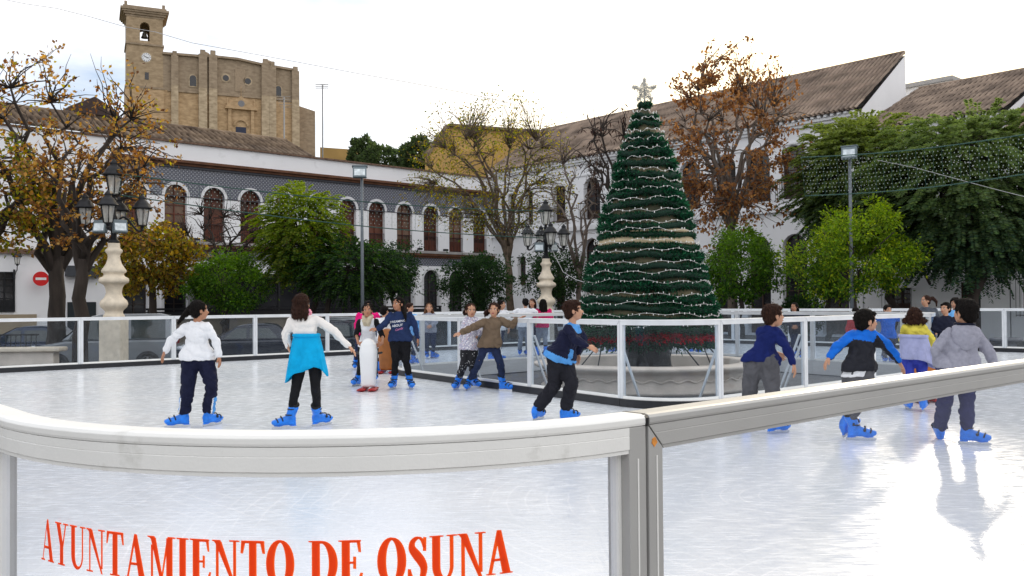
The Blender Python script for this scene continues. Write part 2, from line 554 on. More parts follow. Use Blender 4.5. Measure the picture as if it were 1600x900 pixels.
def person(label, Z, head, hyaw, sh, el, wr, hip, kn, foot, toe, top=None, bottom=None, hair=(HAIR_K, 'short'),
           hands=None, group=None, skin=SKIN, slim=1.0, toploose=.0, botr=(.088, .062, .052), hem=.0, hpitch=0, hroll=0, paint=None,
           tz=None, sleeve='long', extra=None, lift=(0, 0), fp=(0, 0), fine=True, hs=1.0, shd=(0, 0), eld=(0, 0), wrd=(0, 0), hipd=(0, 0), knd=(0, 0),
           headd=0.0, bpaint=None, face=True, curl=.35, neckline=True):
    G = []
    for i in (0, 1):
        g = on_ice(*foot[i], z=ICE + lift[i]); G.append(g)
    root = thing('person', label, 'person', ((G[0].x + G[1].x) / 2, (G[0].y + G[1].y) / 2, ICE), group)
    J = lambda p, d: at(p[0], p[1], Z + d)
    S = [J(sh[i], shd[i]) for i in (0, 1)]
    E = [J(el[i], eld[i]) for i in (0, 1)]
    W = [J(wr[i], wrd[i]) for i in (0, 1)]
    H = [J(hip[i], hipd[i]) for i in (0, 1)]
    K = [J(kn[i], knd[i]) for i in (0, 1)]
    hc = J(head, headd)
    Sc = (S[0] + S[1]) / 2; Hc = (H[0] + H[1]) / 2
    lat = (S[1] - S[0]); sw = lat.length / 2; lat.normalize()
    hl = (H[1] - H[0]); hw = hl.length / 2; hl.normalize()
    up = (Sc - Hc); tl = up.length; up.normalize()
    fw = lat.cross(up).normalized()      # lat = picture right when viewed; cross gives depth axis
    vox = .0105 if fine else .016
    ankles = []
    for i in (0, 1):
        ld = (K[i] - (G[i] + V3((0, 0, .12)))).normalized()
        ankles.append(boot(G[i], toe[i], ld, root, fp[i], shaft=.12 if botr[2] < .062 else .055))
    A = [ankles[i] + (K[i] - ankles[i]).normalized() * .03 for i in (0, 1)]
    # head frame
    f = fdir(hyaw); w = V3((0, 0, 1)); r = f.cross(w)
    q = Matrix.Rotation(-R(hpitch), 3, r); f = q @ f; w = q @ w
    if hroll:
        q = Matrix.Rotation(R(hroll), 3, f); w = q @ w; r = q @ r
    k = hs
    Q = lambda x, y, z: hc + r * (x * k) + f * (y * k) + w * (z * k)
    nb = Sc + up * .035
    b = MB()
    b.ell(Q(0, -.012, .02), r * .074 * k, f * .09 * k, w * .082 * k)
    b.ell(Q(0, .022, -.03), r * .058 * k, f * .062 * k, w * .075 * k)
    b.ell(Q(0, .045, -.078), r * .028 * k, f * .028 * k, w * .02 * k)
    b.cap(Q(0, .080, -.002), Q(0, .094, -.026), .007 * k, .012 * k, 8)
    for s_ in (-1, 1):
        b.ell(Q(s_ * .074, -.012, -.012), r * .010 * k, f * .018 * k, w * .028 * k, 8, 6)
        b.ell(Q(s_ * .034, .050, -.02), r * .022 * k, f * .024 * k, w * .024 * k, 8, 6)
    b.cap(nb - up * .05, Q(0, -.018, -.05), .043 * slim, .040 * slim)
    dh = .074 * slim
    rings = [(Hc - up * .07, hl * (hw + .03) * .8, fw * dh * .8), (Hc, hl * (hw + .035) * slim, fw * dh * .9), (Hc + up * tl * .4, (hl + lat) * .5 * (sw * .66) * slim, fw * dh * .8),
             (Hc + up * tl * .78, lat * sw * .78, fw * dh * .85), (Hc + up * tl * .95, lat * sw * .68, fw * dh * .6), (nb, lat * .05, fw * .045)]
    b.loft(rings, 16)
    for i in (0, 1):
        b.chain([S[i] - up * .04 - lat * (.03 if i else -.03), E[i], W[i]], [.027 * slim, .024 * slim, .021 * slim])
        b.chain([H[i], K[i], ankles[i]], [.058 * slim, .040 * slim, .030])
    o = remesh(b, .0085 if fine else .013, 2)
    # hands
    if hands is None:
        hands = [None, None]
    for i in (0, 1):
        hd = (J(hands[i], wrd[i]) - W[i]) if hands[i] else (W[i] - E[i])
        inward = (Hc - W[i]); inward = inward - hd * (inward.dot(hd) / hd.length_squared)
        if inward.length < 1e-4: inward = fw
        side = 1 if i == 0 else -1
        hh = hand(None, W[i], hd, inward, side, 1.0 if fine else 1.05, curl)
        o.add(hh.v, hh.f, 0, True)
    body = o
    if face:
        for s_ in (-1, 1):
            body.ell(Q(s_ * .029, .064, .004), r * .0135 * k, f * .011 * k, w * .0075 * k, 8, 6, 1)
            body.ell(Q(s_ * .029, .0725, .004), r * .0062 * k, f * .0045 * k, w * .0066 * k, 8, 6, 2)
            body.ell(Q(s_ * .030, .072, .022), r * .019 * k, f * .006 * k, w * .0035 * k, 8, 6, 2)
        body.ell(Q(0, .083, -.053), r * .020 * k, f * .006 * k, w * (.010 if face == 'open' else .0055) * k, 8, 6, 3)
    bo = body.build('body', [skin, EYEW, EYED, LIP], root)
    # hair
    hm, hk = hair[0], hair[1]
    hb = MB()
    hb.ell(Q(0, -.022, .027), r * .085 * k, f * .094 * k, w * .088 * k)
    hb.ell(Q(0, -.050, -.020), r * .072 * k, f * .052 * k, w * .068 * k)
    for s_ in (-1, 1):
        hb.ell(Q(s_ * .062, -.022, -.004), r * .016 * k, f * .034 * k, w * .042 * k, 8, 6)
    if hk == 'short':
        hb.ell(Q(.01, .046, .066), r * .055 * k, f * .030 * k, w * .024 * k)
        hb.ell(Q(-.03, .02, .088), r * .04 * k, f * .05 * k, w * .022 * k)
        for s_ in (-1, 1):
            hb.ell(Q(s_ * .066, .012, .022), r * .014 * k, f * .028 * k, w * .034 * k, 8, 6)
    if hk in ('long', 'curly'):
        n = 5 if hk == 'long' else 7
        ln = hair[2] if len(hair) > 2 else .2
        for j in range(n):
            x = -1 + 2 * j / (n - 1)
            top_ = Q(x * .066, -.03 - .03 * (1 - x * x), .0)
            pts = [top_]
            for q_ in (1, 2, 3):
                wob = .014 * math.sin(q_ * 2.1 + j * 1.7) if hk == 'curly' else .004
                pts.append(top_ + V3((0, 0, -1)) * (ln * q_ / 3) + r * (x * (.012 if hk == 'long' else .03) * q_ / 2 + wob) - f * .008 * q_)
            hb.chain(pts, [.034 * k, .036 * k, .032 * k, .018 * k], 10)
    if hk == 'pony':
        pts = [Q(0, -.095, .035)] + [J(p[:2], headd + (p[2] if len(p) > 2 else 0)) for p in hair[2]]
        rd = [.030] + list(np.linspace(.042, .014, len(pts) - 1))
        hb.chain(pts, rd, 10)
        hb.ball(Q(0, -.088, .033), .03)
    oh = remesh(hb, .0085 if fine else .013, 3, amp=.006 if hk != 'curly' else .012, freq=30, seed=Z, stretch=(1, 1, .35) if hk != 'curly' else (1, 1, 1))
    ho = oh.build('hair', hm, root)
    if fine:
        hv = np.array(oh.v); hn = np.array([tuple(v.normal) for v in ho.data.vertices])
        ii = nrg.integers(0, len(hv), 1500)
        dn_ = np.array([0, 0, -1.0])[None, :] - hn[ii] * (hn[ii] @ np.array([0, 0, -1.0]))[:, None]
        pal_ = {'black_hair': [(.008, .006, .005), (.014, .010, .008)], 'brown_hair': [(.035, .014, .008), (.055, .024, .013), (.022, .009, .006)]}.get(hm.name, [(.13, .06, .03), (.18, .09, .04)])
        leaf_object('hair_strands', hv[ii] - hn[ii] * .001, dn_ + hn[ii] * .02 + nrg.normal(0, .16, (1500, 3)), nrg.uniform(.014, .034, 1500), .13, pal_, ho, .3)
    # trousers
    lr = botr
    t = MB()
    t.loft([(Hc - up * .10, hl * (hw + lr[0] * .35), fw * lr[0] * .75), (Hc - up * .04, hl * (hw + lr[0] * .85), fw * (lr[0] + .012)),
            (Hc + up * .02, hl * (hw + lr[0] * .62), fw * (lr[0] - .006)), (Hc + up * .05, hl * (hw + lr[0] * .5), fw * lr[0] * .8)], 16)
    for i in (0, 1):
        end = A[i] + (K[i] - A[i]).normalized() * (.115 if lr[2] < .062 else .05)
        t.chain([H[i] + (K[i] - H[i]) * .03, (H[i] + K[i]) / 2, K[i], (K[i] + end) / 2, end],
                [lr[0], (lr[0] + lr[1]) / 2 + .002, lr[1], (lr[1] + lr[2]) / 2, lr[2]], 12)
    ot = remesh(t, vox, 3, amp=.012 if lr[2] > .047 else .004, freq=12, seed=Z * 3, stretch=(1, 1, .8))
    mats = bottom if isinstance(bottom, (list, tuple)) else [bottom]
    if bpaint:
        for i_, fc in enumerate(ot.f):
            c = sum((V3(ot.v[j]) for j in fc), V3()) / len(fc)
            ot.m[i_] = bpaint(c, dict(H=H, K=K, A=A, lat=lat, fw=fw, up=up))
    ot.build('trousers', list(mats), root)
    # top
    s = MB()
    Lo = toploose
    hb_ = Hc + up * hem
    wx = max(.0, lr[0] - .074)
    rings = [(hb_ - up * .030, hl * (hw + .070 + wx + Lo * .9), fw * (.096 + wx + Lo)), (hb_ - up * .012, hl * (hw + .078 + wx + Lo), fw * (.104 + wx + Lo)),
             (hb_ + up * .05, hl * (hw + .072 + wx + Lo), fw * (.100 + wx * .7 + Lo)),
             (hb_ + (Sc - hb_) * .42, ((hl + lat) * .5).normalized() * (sw * .80 + Lo * 1.2), fw * (.092 + Lo * .8)), (hb_ + (Sc - hb_) * .78, lat * (sw * .98 + Lo * .4), fw * (.095 + Lo * .5)),
             (hb_ + (Sc - hb_) * .95, lat * sw * .99, fw * (.075 + Lo * .3)), (Sc + up * .02, lat * sw * .62, fw * .064), (Sc + up * .045, lat * .058, fw * .058)]
    if hem > .1:
        rings = [(c, a * (.80 if j < 3 else 1), b_ * (.86 if j < 3 else 1)) for j, (c, a, b_) in enumerate(rings)]
    s.loft(rings, 18, power=2.2)
    for i in (0, 1):
        a0, a1, a2 = .050 + Lo * .4, .043 + Lo * .5, .034 + Lo * .35
        s0 = S[i] - lat * (.018 if i else -.018) - up * .02
        if sleeve == 'long':
            e2 = W[i] - (W[i] - E[i]).normalized() * .012
            s.chain([s0, E[i], (E[i] + e2) / 2, e2], [a0, a1, (a1 + a2) / 2, a2], 12)
        elif sleeve == 'half':
            s.chain([s0, E[i] + (W[i] - E[i]) * .15], [a0, a1], 12)
        else:
            s.chain([s0, S[i] + (E[i] - S[i]) * .6], [a0, a1 + .004], 12)
    os_ = remesh(s, vox, 3, amp=.009 + Lo * .12, freq=12.5, seed=Z * 7, stretch=(1.2, 1.2, .8))
    mats = top if isinstance(top, (list, tuple)) else [top]
    P = dict(S=S, E=E, W=W, H=H, Sc=Sc, Hc=Hc, up=up, lat=lat, fw=fw, tl=tl, hc=hc, nb=nb, sw=sw, K=K, A=A, G=G, Q=Q, r=r, f=f, w=w, Z=Z, hw=hw, hl=hl)
    if paint:
        for i_, fc in enumerate(os_.f):
            c = sum((V3(os_.v[j]) for j in fc), V3()) / len(fc)
            h_ = (c - hb_).dot(up) / (Sc - hb_).length
            x_ = (c - Sc).dot(lat) / sw
            arm = min(((c - (S[i] + (E[i] - S[i]) * q_)).length for i in (0, 1) for q_ in (.25, .5, .75, 1))) < .085 and abs(x_) > .8 or \
                min(((c - (E[i] + (W[i] - E[i]) * q_)).length for i in (0, 1) for q_ in (.0, .25, .5, .75, 1))) < .07
            os_.m[i_] = paint(h_, x_, arm, c, P)
    P['top'] = os_.build('top', list(mats), root)
    P['top_mb'] = os_
    P['root'] = root
    if extra:
        extra(P)
    return P


def scarf(P, mat, r=.03, drop=.0):
    s = MB()
    c = P['nb'] + P['up'] * .022
    n = 14
    pts = [c + P['lat'] * (.060 * math.cos(t)) + P['fw'] * (.062 * math.sin(t)) + V3((0, 0, .010 * math.sin(2 * t + 1))) for t in np.linspace(0, 2 * math.pi, n)]
    s.chain(pts, [r] * n, 10)
    if drop:
        front = fdir(0)
        for sx in (-1, 1):
            p0 = c + front * .075 + P['lat'] * .045 * sx
            s.chain([p0, p0 - P['up'] * drop * .5 + front * .03 - P['lat'] * .01 * sx, p0 - P['up'] * drop + front * .015 - P['lat'] * .02 * sx], [r, r * 1.15, r * .8], 10)
    o = remesh(s, .009, 2, amp=.008, freq=22, seed=3)
    o.build('scarf', mat, P['root'])


def tied_sweater(P, mat, wl, wr_, hems, Zd=0, depth=.115):
    """garment knotted round the hips: wl/wr_ waist edges, hems = hem outline from left to right (px)"""
    Z = P['Z']
    n = len(hems)
    s = MB()
    m = 40
    rows = 12
    vs = []
    hemp = [at(p[0], p[1], Z) for p in hems]
    A0, A1 = at(*wl, Z), at(*wr_, Z)
    for i in range(rows + 1):
        t = i / rows
        for k in range(m):
            a = 2 * math.pi * k / m
            x = (1 + math.cos(a)) / 2          # 0 left .. 1 right
            topp = A0.lerp(A1, x)
            j = min(int(x * (n - 1)), n - 2); u = x * (n - 1) - j
            bot = hemp[j].lerp(hemp[j + 1], u)
            p = topp.lerp(bot, t)
            q_ = topp.lerp(bot, t ** .8)
            p = V3((q_.x, q_.y, p.z))
            dd = depth * (1 + .30 * t) + .028 * math.sin(a * 9 + 2.5 * t) * t + .012 * math.sin(a * 17 + 1 + t) * t
            p = p + V3((0, 1, 0)) * math.sin(a) * dd
            vs.append(p)
    fs = []
    for i in range(rows):
        for k in range(m):
            k2 = (k + 1) % m
            fs.append((i * m + k, (i + 1) * m + k, (i + 1) * m + k2, i * m + k2))
    s.add(vs, fs, 0, True)
    # rolled sleeves knotted round the waist
    cpt = [A0.lerp(A1, (1 + math.cos(a)) / 2) + V3((0, 1, 0)) * math.sin(a) * (depth + .01) + V3((0, 0, -.012)) for a in np.linspace(0, 2 * math.pi, 20)]
    s.tube(cpt, .020, 8)
    o = s.build('tied_sweater', mat, P['root'])
    sd = o.modifiers.new('thick', 'SOLIDIFY'); sd.thickness = .008
    return o


def text_mesh(body, size, name='t'):
    c = bpy.data.curves.new(name, 'FONT')
    c.body = body; c.size = size; c.align_x = 'CENTER'; c.offset = size * .012
    o = bpy.data.objects.new(name, c)
    COL.objects.link(o)
    dg = bpy.context.evaluated_depsgraph_get()
    me = bpy.data.meshes.new_from_object(o.evaluated_get(dg))
    vs = [v.co.copy() for v in me.vertices]; fs = [list(p.vertices) for p in me.polygons]
    bpy.data.objects.remove(o)
    return vs, fs


def cloth(name, col, rough=.85, var=.16, scale=11, **k):
    return M(name, col, rough, 0, var, scale, k.pop('bump', .55), k.pop('bscale', 24), .12, **k)


def pattern_mat(name, base, dot, scale, thr, multi=False):
    m, nt, N, L = nodes_of(name)
    out = N.new('ShaderNodeOutputMaterial'); b = N.new('ShaderNodeBsdfPrincipled'); b.inputs['Roughness'].default_value = .85
    tc = N.new('ShaderNodeTexCoord'); vo = N.new('ShaderNodeTexVoronoi'); vo.inputs['Scale'].default_value = scale
    L.new(tc.outputs['Object'], vo.inputs[0])
    rp = N.new('ShaderNodeValToRGB'); rp.color_ramp.interpolation = 'CONSTANT'
    rp.color_ramp.elements[0].color = (*dot, 1); rp.color_ramp.elements[1].position = thr; rp.color_ramp.elements[1].color = (*base, 1)
    L.new(vo.outputs['Distance'], rp.inputs[0])
    if multi:
        hs = N.new('ShaderNodeMix'); hs.data_type = 'RGBA'; hs.blend_type = 'MIX'
        hs.inputs[0].default_value = .5
        r2 = N.new('ShaderNodeValToRGB'); r2.color_ramp.interpolation = 'CONSTANT'
        e = r2.color_ramp.elements
        e[0].color = (.75, .72, .75, 1); e[1].position = .45; e[1].color = (.10, .11, .28, 1)
        x = e.new(.62); x.color = (.5, .2, .2, 1); x = e.new(.75); x.color = (.75, .72, .78, 1)
        n2 = N.new('ShaderNodeTexNoise'); n2.inputs['Scale'].default_value = scale * 1.2
        L.new(tc.outputs['Object'], n2.inputs[0]); L.new(n2.outputs[0], r2.inputs[0])
        L.new(rp.outputs[0], hs.inputs[6]); L.new(r2.outputs[0], hs.inputs[7]); L.new(hs.outputs[2], b.inputs['Base Color'])
    else:
        L.new(rp.outputs[0], b.inputs['Base Color'])
    L.new(b.outputs[0], out.inputs[0])
    return m


C_WHITE = cloth('white_cotton', (.78, .79, .82), .8, .04)
C_CREAM = cloth('white_knit', (.80, .77, .74), .9, .05, bump=.4, bscale=140)
C_NAVY = cloth('navy_tracksuit', (.010, .012, .035), .7)
C_LEG = cloth('black_leggings', (.010, .010, .012), .75)
C_TURQ = cloth('turquoise_fleece', (.005, .36, .68), .9, .12)
C_NAVY2 = cloth('navy_sweatshirt', (.018, .032, .090), .85)
C_CHAR = cloth('charcoal_trousers', (.018, .018, .024), .8)
C_GREY = cloth('grey_trousers', (.095, .095, .105), .85)
C_LBLUE = cloth('light_blue_panel', (.085, .30, .68), .7)
C_TAUPE = cloth('taupe_knit', (.165, .118, .080), .95, .12, bump=.5, bscale=160)
C_JEAN = cloth('dark_blue_jeans', (.018, .027, .065), .8, .25)
C_JEANL = cloth('grey_blue_jeans', (.20, .23, .28), .8, .2)
C_PINK = cloth('bright_pink_top', (.62, .012, .13), .8)
C_PINK2 = cloth('pink_coat', (.70, .01, .17), .7)
C_RBLUE = cloth('royal_blue_jacket', (.008, .135, .60), .6)
C_DGREY = cloth('dark_grey_jacket', (.020, .021, .028), .65)
C_YEL = cloth('lemon_top', (.66, .56, .085), .85)
C_LAV = cloth('lavender_sweater', (.34, .36, .56), .9)
C_LEGB = cloth('bright_blue_leggings', (.035, .05, .34), .6)
C_HOOD = cloth('heather_grey_hoodie', (.30, .30, .36), .95, .10, 30)
C_BNAVY = cloth('blue_navy_jumper', (.010, .018, .105), .85)
C_NAVYJ = cloth('indigo_trousers', (.020, .022, .085), .85)
C_GREYT = cloth('slate_grey_top', (.075, .085, .105), .85)
C_DKNAVY = cloth('dark_navy_jacket', (.012, .014, .030), .7)
C_SCARF = cloth('cream_wool', (.60, .52, .38), .95, .12, bump=.6, bscale=120)
C_PSCARF = pattern_mat('pink_scarf_print', (.75, .25, .36), (.80, .60, .64), 60, .3)
C_FLORAL = pattern_mat('floral_print', (.74, .72, .76), (.22, .20, .40), 34, .24, True)
C_DOTS = pattern_mat('white_dots_on_black', (.010, .010, .014), (.70, .70, .72), 30, .20)
C_SKY = cloth('sky_blue_top', (.16, .42, .80), .8)
NAVY_STRIPE = [C_NAVY, C_WHITE, C_LBLUE]


def stripe(c, D):
    # light side panels near the trouser hems
    for i in (0, 1):
        a, k_ = D['A'][i], D['K'][i]
        ax = (k_ - a); t = (c - a).dot(ax) / ax.length_squared
        if t < .62 and (c - (a + ax * t)).length < .13:
            x = (c - (a + ax * t)).dot(D['lat']) * (1 if i else -1)
            if x > .035: return 1 if x < .047 else 2
    return 0


def ex_p2(P):
    scarf(P, C_PSCARF, .036)
    tied_sweater(P, C_TURQ, (460, 522), (498, 522), [(446, 598), (452, 594), (463, 583), (479, 579), (495, 572), (507, 576), (513, 588)])


def ex_p4(P):
    vs, fs = [], []
    root = P['root']
    mb = P['top_mb']
    bvh = BVHTree.FromPolygons([V3(v) for v in mb.v], mb.f)

    def put(txt, size, z, mat, x0=0, slope=0, cond=1.0):
        v, f = text_mesh(txt, size)
        o = MB()
        q = []
        for c in v:
            p = P['Sc'] + P['lat'] * (x0 + c.x * cond) - P['up'] * (z - c.y - slope * c.x)
            hit = bvh.ray_cast(p + V3((0, -.6, 0)), V3((0, 1, 0)))
            y = hit[0].y - .005 if hit[0] is not None else p.y - .1
            q.append(V3((p.x, y, p.z)))
        o.add(q, f)
        o.build('lettering', mat, root)
    put('DREAMING', .047, .128, C_WHITE, -.03, .09)
    put('ABOUT', .050, .192, C_WHITE, -.035, .09)
    put('Candy', .046, .245, M('pink_print', (.62, .22, .42)), -.005, .28)


# girl in white polo
P1 = person('girl with black ponytail in white polo shirt and navy track trousers, skating away', 9.68, (312, 485), 130,
            [(289, 508), (325, 507)], [(268, 531), (337, 532)], [(258, 549), (342, 556)], [(297, 561), (320, 561)], [(294, 603), (331, 601)],
            [(279, 668), (331, 665)], [-62, 150], top=C_WHITE, bottom=NAVY_STRIPE, hair=(HAIR_K, 'pony', [(296, 484), (287, 494), (279, 504)]),
            hands=[(253, 561), (345, 574)], skin=SKIN_D, toploose=.012, botr=(.100, .074, .070), hem=.02, hipd=(0, .02), bpaint=stripe, hs=1.0)
# girl in white with turquoise sweater
P2 = person('girl with long brown hair in white sweater with a turquoise sweater tied round her hips', 9.46, (472, 475), 155,
            [(453, 499), (496, 496)], [(446, 523), (523, 519)], [(450, 542), (545, 541)], [(471, 556), (492, 556)], [(463, 603), (493, 602)],
            [(446, 670), (502, 665)], [-65, 140], top=C_CREAM, bottom=C_LEG, hair=(HAIR_B, 'long', .15), hands=[(454, 550), (553, 549)],
            toploose=.010, botr=(.080, .056, .046), hem=.19, extra=ex_p2, hroll=6)
# scarf girl behind push aid
raglan = lambda h, x, arm, c, P: 1 if arm or abs(x) > .72 and h > .6 else 0
P3 = person('girl in cream scarf and black sleeved white top bending over the white skating aid', 14.3, (573.5, 486), 12,
            [(560, 501), (589, 500)], [(556, 521), (598, 523)], [(560, 536), (597, 536)], [(567, 542), (584, 542)], [(564, 566), (585, 566)],
            [(557, 603), (586, 596)], [-20, 10], top=[C_WHITE, C_LEG], bottom=C_LEG, hair=(HAIR_K, 'pony', [(579, 478, .12), (581, 485, .16)]), hands=[(564, 538), (593, 538)],
            paint=raglan, sleeve='half', botr=(.080, .056, .046), shd=(-.22, -.22), eld=(-.16, -.16), wrd=(-.42, -.42), headd=-.28, hpitch=-8, hem=.02, skin=SKIN_D,
            extra=lambda P: scarf(P, C_SCARF, .034, .14), hroll=4)
# navy sweatshirt girl
P4 = person('girl in navy sweatshirt with white lettering, touching the white skating aid', 13.85, (621.7, 475), -35,
            [(609, 491), (642, 490)], [(600, 508), (648, 509)], [(590, 514), (652.5, 528)], [(617, 530), (634, 530)], [(618.5, 561), (633.5, 561)],
            [(614, 608), (642, 608)], [-12, 18], top=C_NAVY2, bottom=C_LEG, hair=(HAIR_K, 'pony', [(630, 482, .0), (633, 492, -.12), (634, 500, -.14)]),
            hands=[(583, 514), (654, 538)], toploose=.018, botr=(.092, .066, .052), skin=SKIN_D, extra=ex_p4, hem=.0, eld=(-.1, 0), wrd=(-.1, 0))
floral = P8 = person('girl in pale flowered top and white dotted black trousers, close behind the girl in brown', 13.55, (736, 485.5), 15,
                     [(727, 499), (746.5, 499)], [(722, 518), (752, 516)], [(722, 530), (747, 523)], [(727, 543), (740, 543)], [(725.5, 568), (736.5, 568)],
                     [(713, 609), (744, 606)], [-15, 25], top=C_FLORAL, bottom=C_DOTS, hair=(HAIR_B, 'pony', [(727, 488, .1), (725, 492, .1)]),
                     hands=[(724, 536), (745, 527)], toploose=.012, botr=(.084, .064, .054), hem=-.01, skin=SKIN, shd=(0, .02))
P9 = person('girl in baggy brown sweater with legs apart, one hand on the barrier rail', 13.3, (771.5, 484), -8,
            [(758, 501), (784, 499)], [(738, 512), (800, 507.5)], [(721, 519.5), (809, 499)], [(757.5, 540), (772, 540)], [(748.5, 567), (781.5, 567)],
            [(731, 610), (790, 611)], [-10, 55], top=C_TAUPE, bottom=C_JEAN, hair=(HAIR_B, 'pony', [(760, 489, .08), (758, 494, .06)]),
            hands=[(714, 522), (814, 496.5)], toploose=.034, botr=(.080, .058, .050), hem=.0, face='open', eld=(-.12, .05), wrd=(-.2, .05), curl=.15)


def jacket14(h, x, arm, c, P):
    if arm: return 0
    if h > .90: return 1
    if h < .07: return 1
    return 1 if (c.z < P['Hc'].z + .24 and abs((c - P['Hc']).dot(P['lat']) / .1 - (c.z - P['Hc'].z - .1) * 4 + .1) < .30 and h < .38) else 0


P14 = person('boy in navy jacket with light blue panels skating to the right in charcoal trousers', 9.8, (896, 485), 95,
             [(888, 512), (903, 511)], [(899, 531), (911, 530)], [(918, 541), (902, 552)], [(869, 558), (881, 558)], [(867, 601), (893, 600)],
             [(841, 656), (889, 658)], [150, 120], top=[C_NAVY, C_LBLUE], bottom=C_CHAR, hair=(HAIR_B, 'short'), hands=[(930, 546), (903, 563)],
             paint=jacket14, toploose=.021, botr=(.108, .080, .074), hem=.0, shd=(-.12, .14), eld=(-.2, .2), wrd=(-.2, .22), hipd=(-.03, .10), knd=(.12, -.02), hpitch=-5, headd=.03, hs=1.08)
P15 = person('boy in plain dark blue jumper and grey trousers skating to the right', 8.8, (1209, 493), 105,
             [(1187, 515), (1217, 517)], [(1195, 540), (1230, 545)], [(1210, 551), (1240, 569)], [(1179, 563), (1199, 565)], [(1172, 603), (1207, 606)],
             [(1166, 672), (1215, 677)], [160, 110], top=C_BNAVY, bottom=C_GREY, hair=(HAIR_B, 'short'), hands=[(1219, 555), (1243, 583)],
             toploose=.014, botr=(.108, .080, .066), hem=.0, eld=(.2, -.12), wrd=(.22, -.16), shd=(.06, -.06), knd=(.12, -.05), hs=1.08, hpitch=-4)


def jacket16(h, x, arm, c, P):
    if arm:
        for i in (0, 1):
            ax = P['W'][i] - P['S'][i]; t = (c - P['S'][i]).dot(ax) / ax.length_squared
            q = c - (P['S'][i] + ax * t)
            if -.3 < t < 1.1 and q.length < .14:
                return 1 if q.z > -.012 else 0
        return 0
    return 1 if h > .80 else 0


def ex_p16(P):
    s = MB()
    up, hl, fw, Hc = P['up'], P['hl'], P['fw'], P['Hc']
    s.loft([(Hc + up * .05, hl * (P['hw'] + .075), fw * .102), (Hc - up * .0, hl * (P['hw'] + .082), fw * .108), (Hc - up * .045 - hl * .02, hl * (P['hw'] + .082), fw * .112), (Hc - up * .055, hl * (P['hw'] + .06), fw * .09)], 18)
    o = remesh(s, .01, 2, amp=.006, freq=14)
    o.build('shirt_tail', C_WHITE, P['root'])


P16 = person('boy in royal blue and dark grey jacket over a white shirt, arms held out', 8.37, (1354, 502), 100,
             [(1330, 521), (1370, 522)], [(1309, 541), (1391, 546)], [(1296, 558), (1404, 565)], [(1331, 581), (1351, 581)], [(1328, 628), (1352, 622)],
             [(1344, 688), (1330, 676)], [75, 120], top=[C_DGREY, C_RBLUE], bottom=C_GREY, hair=(HAIR_K, 'short'), hands=[(1290, 568), (1409, 573)],
             paint=jacket16, toploose=.020, botr=(.092, .066, .056), hem=.03, extra=ex_p16, lift=(0, .05), hs=1.06, fp=(0, -20), shd=(.05, -.05))
yel = lambda h, x, arm, c, P: 0


def ex_p17(P):
    tied_sweater(P, C_LAV, (1406, 523), (1447, 524), [(1408, 561), (1416, 561), (1426, 561), (1438, 564), (1452, 570), (1461, 576)], depth=.12)


P17 = person('bushy haired girl in yellow top with a lavender sweater round her hips', 10.6, (1428, 494), 165,
             [(1413, 510), (1444, 510)], [(1410, 530), (1455, 530)], [(1418, 548), (1454, 551)], [(1418, 556), (1438, 556)], [(1421, 590), (1441, 590)],
             [(1419, 640), (1443, 642)], [170, 150], top=C_YEL, bottom=C_LEGB, hair=(HAIR_B, 'curly', .07), toploose=.014, botr=(.078, .056, .048), hem=.12, extra=ex_p17, hpitch=-12, wrd=(.25, .25), eld=(.1, .1))


def ex_p18(P):
    s = MB()
    Sc, up, lat, fw = P['Sc'], P['up'], P['lat'], P['fw']
    back = V3((0, -1, 0))
    s.loft([(Sc + up * .075 + back * .0, lat * .080, back * .075), (Sc + up * .055 + back * .03, lat * .118, back * .10), (Sc - up * .01 + back * .07, lat * .135, back * .085),
            (Sc - up * .09 + back * .085, lat * .105, back * .065), (Sc - up * .15 + back * .085, lat * .045, back * .04), (Sc - up * .17 + back * .08, lat * .01, back * .02)], 18)
    o = remesh(s, .009, 3, amp=.006, freq=14)
    o.build('hood', C_HOOD, P['root'])
    s = MB(); s.tube([Sc + up * .078 + lat * (.078 * math.cos(a)) + V3((0, 1, 0)) * (.07 * math.sin(a)) for a in np.linspace(0, 2 * math.pi, 17)], .014, 8)
    s.build('collar', C_DKNAVY, P['root'])
    s = MB()
    s.loft([(P['Hc'] + up * .005, P['hl'] * (P['hw'] + .088), fw * .112), (P['Hc'] - up * .028, P['hl'] * (P['hw'] + .086), fw * .110), (P['Hc'] - up * .034, P['hl'] * (P['hw'] + .07), fw * .09)], 18)
    s.build('hem_band', cloth('hoodie_ribbing', (.20, .20, .25), .95), P['root'])


P18 = person('boy in heather grey hoodie and indigo trousers seen from behind', 8.0, (1508, 488), 200,
             [(1480, 519), (1530, 521)], [(1464, 545), (1545, 548)], [(1466, 572), (1554, 574)], [(1482, 570), (1509, 570)], [(1478, 614), (1511, 614)],
             [(1466, 684), (1521, 695)], [165, 60], top=C_HOOD, bottom=C_NAVYJ, hair=(HAIR_K, 'short'), toploose=.022, botr=(.100, .074, .064), hem=.0, extra=ex_p18,
             wrd=(.12, 0), hands=[(1470, 582), (1556, 583)], hs=1.12, fp=(-22, 0))


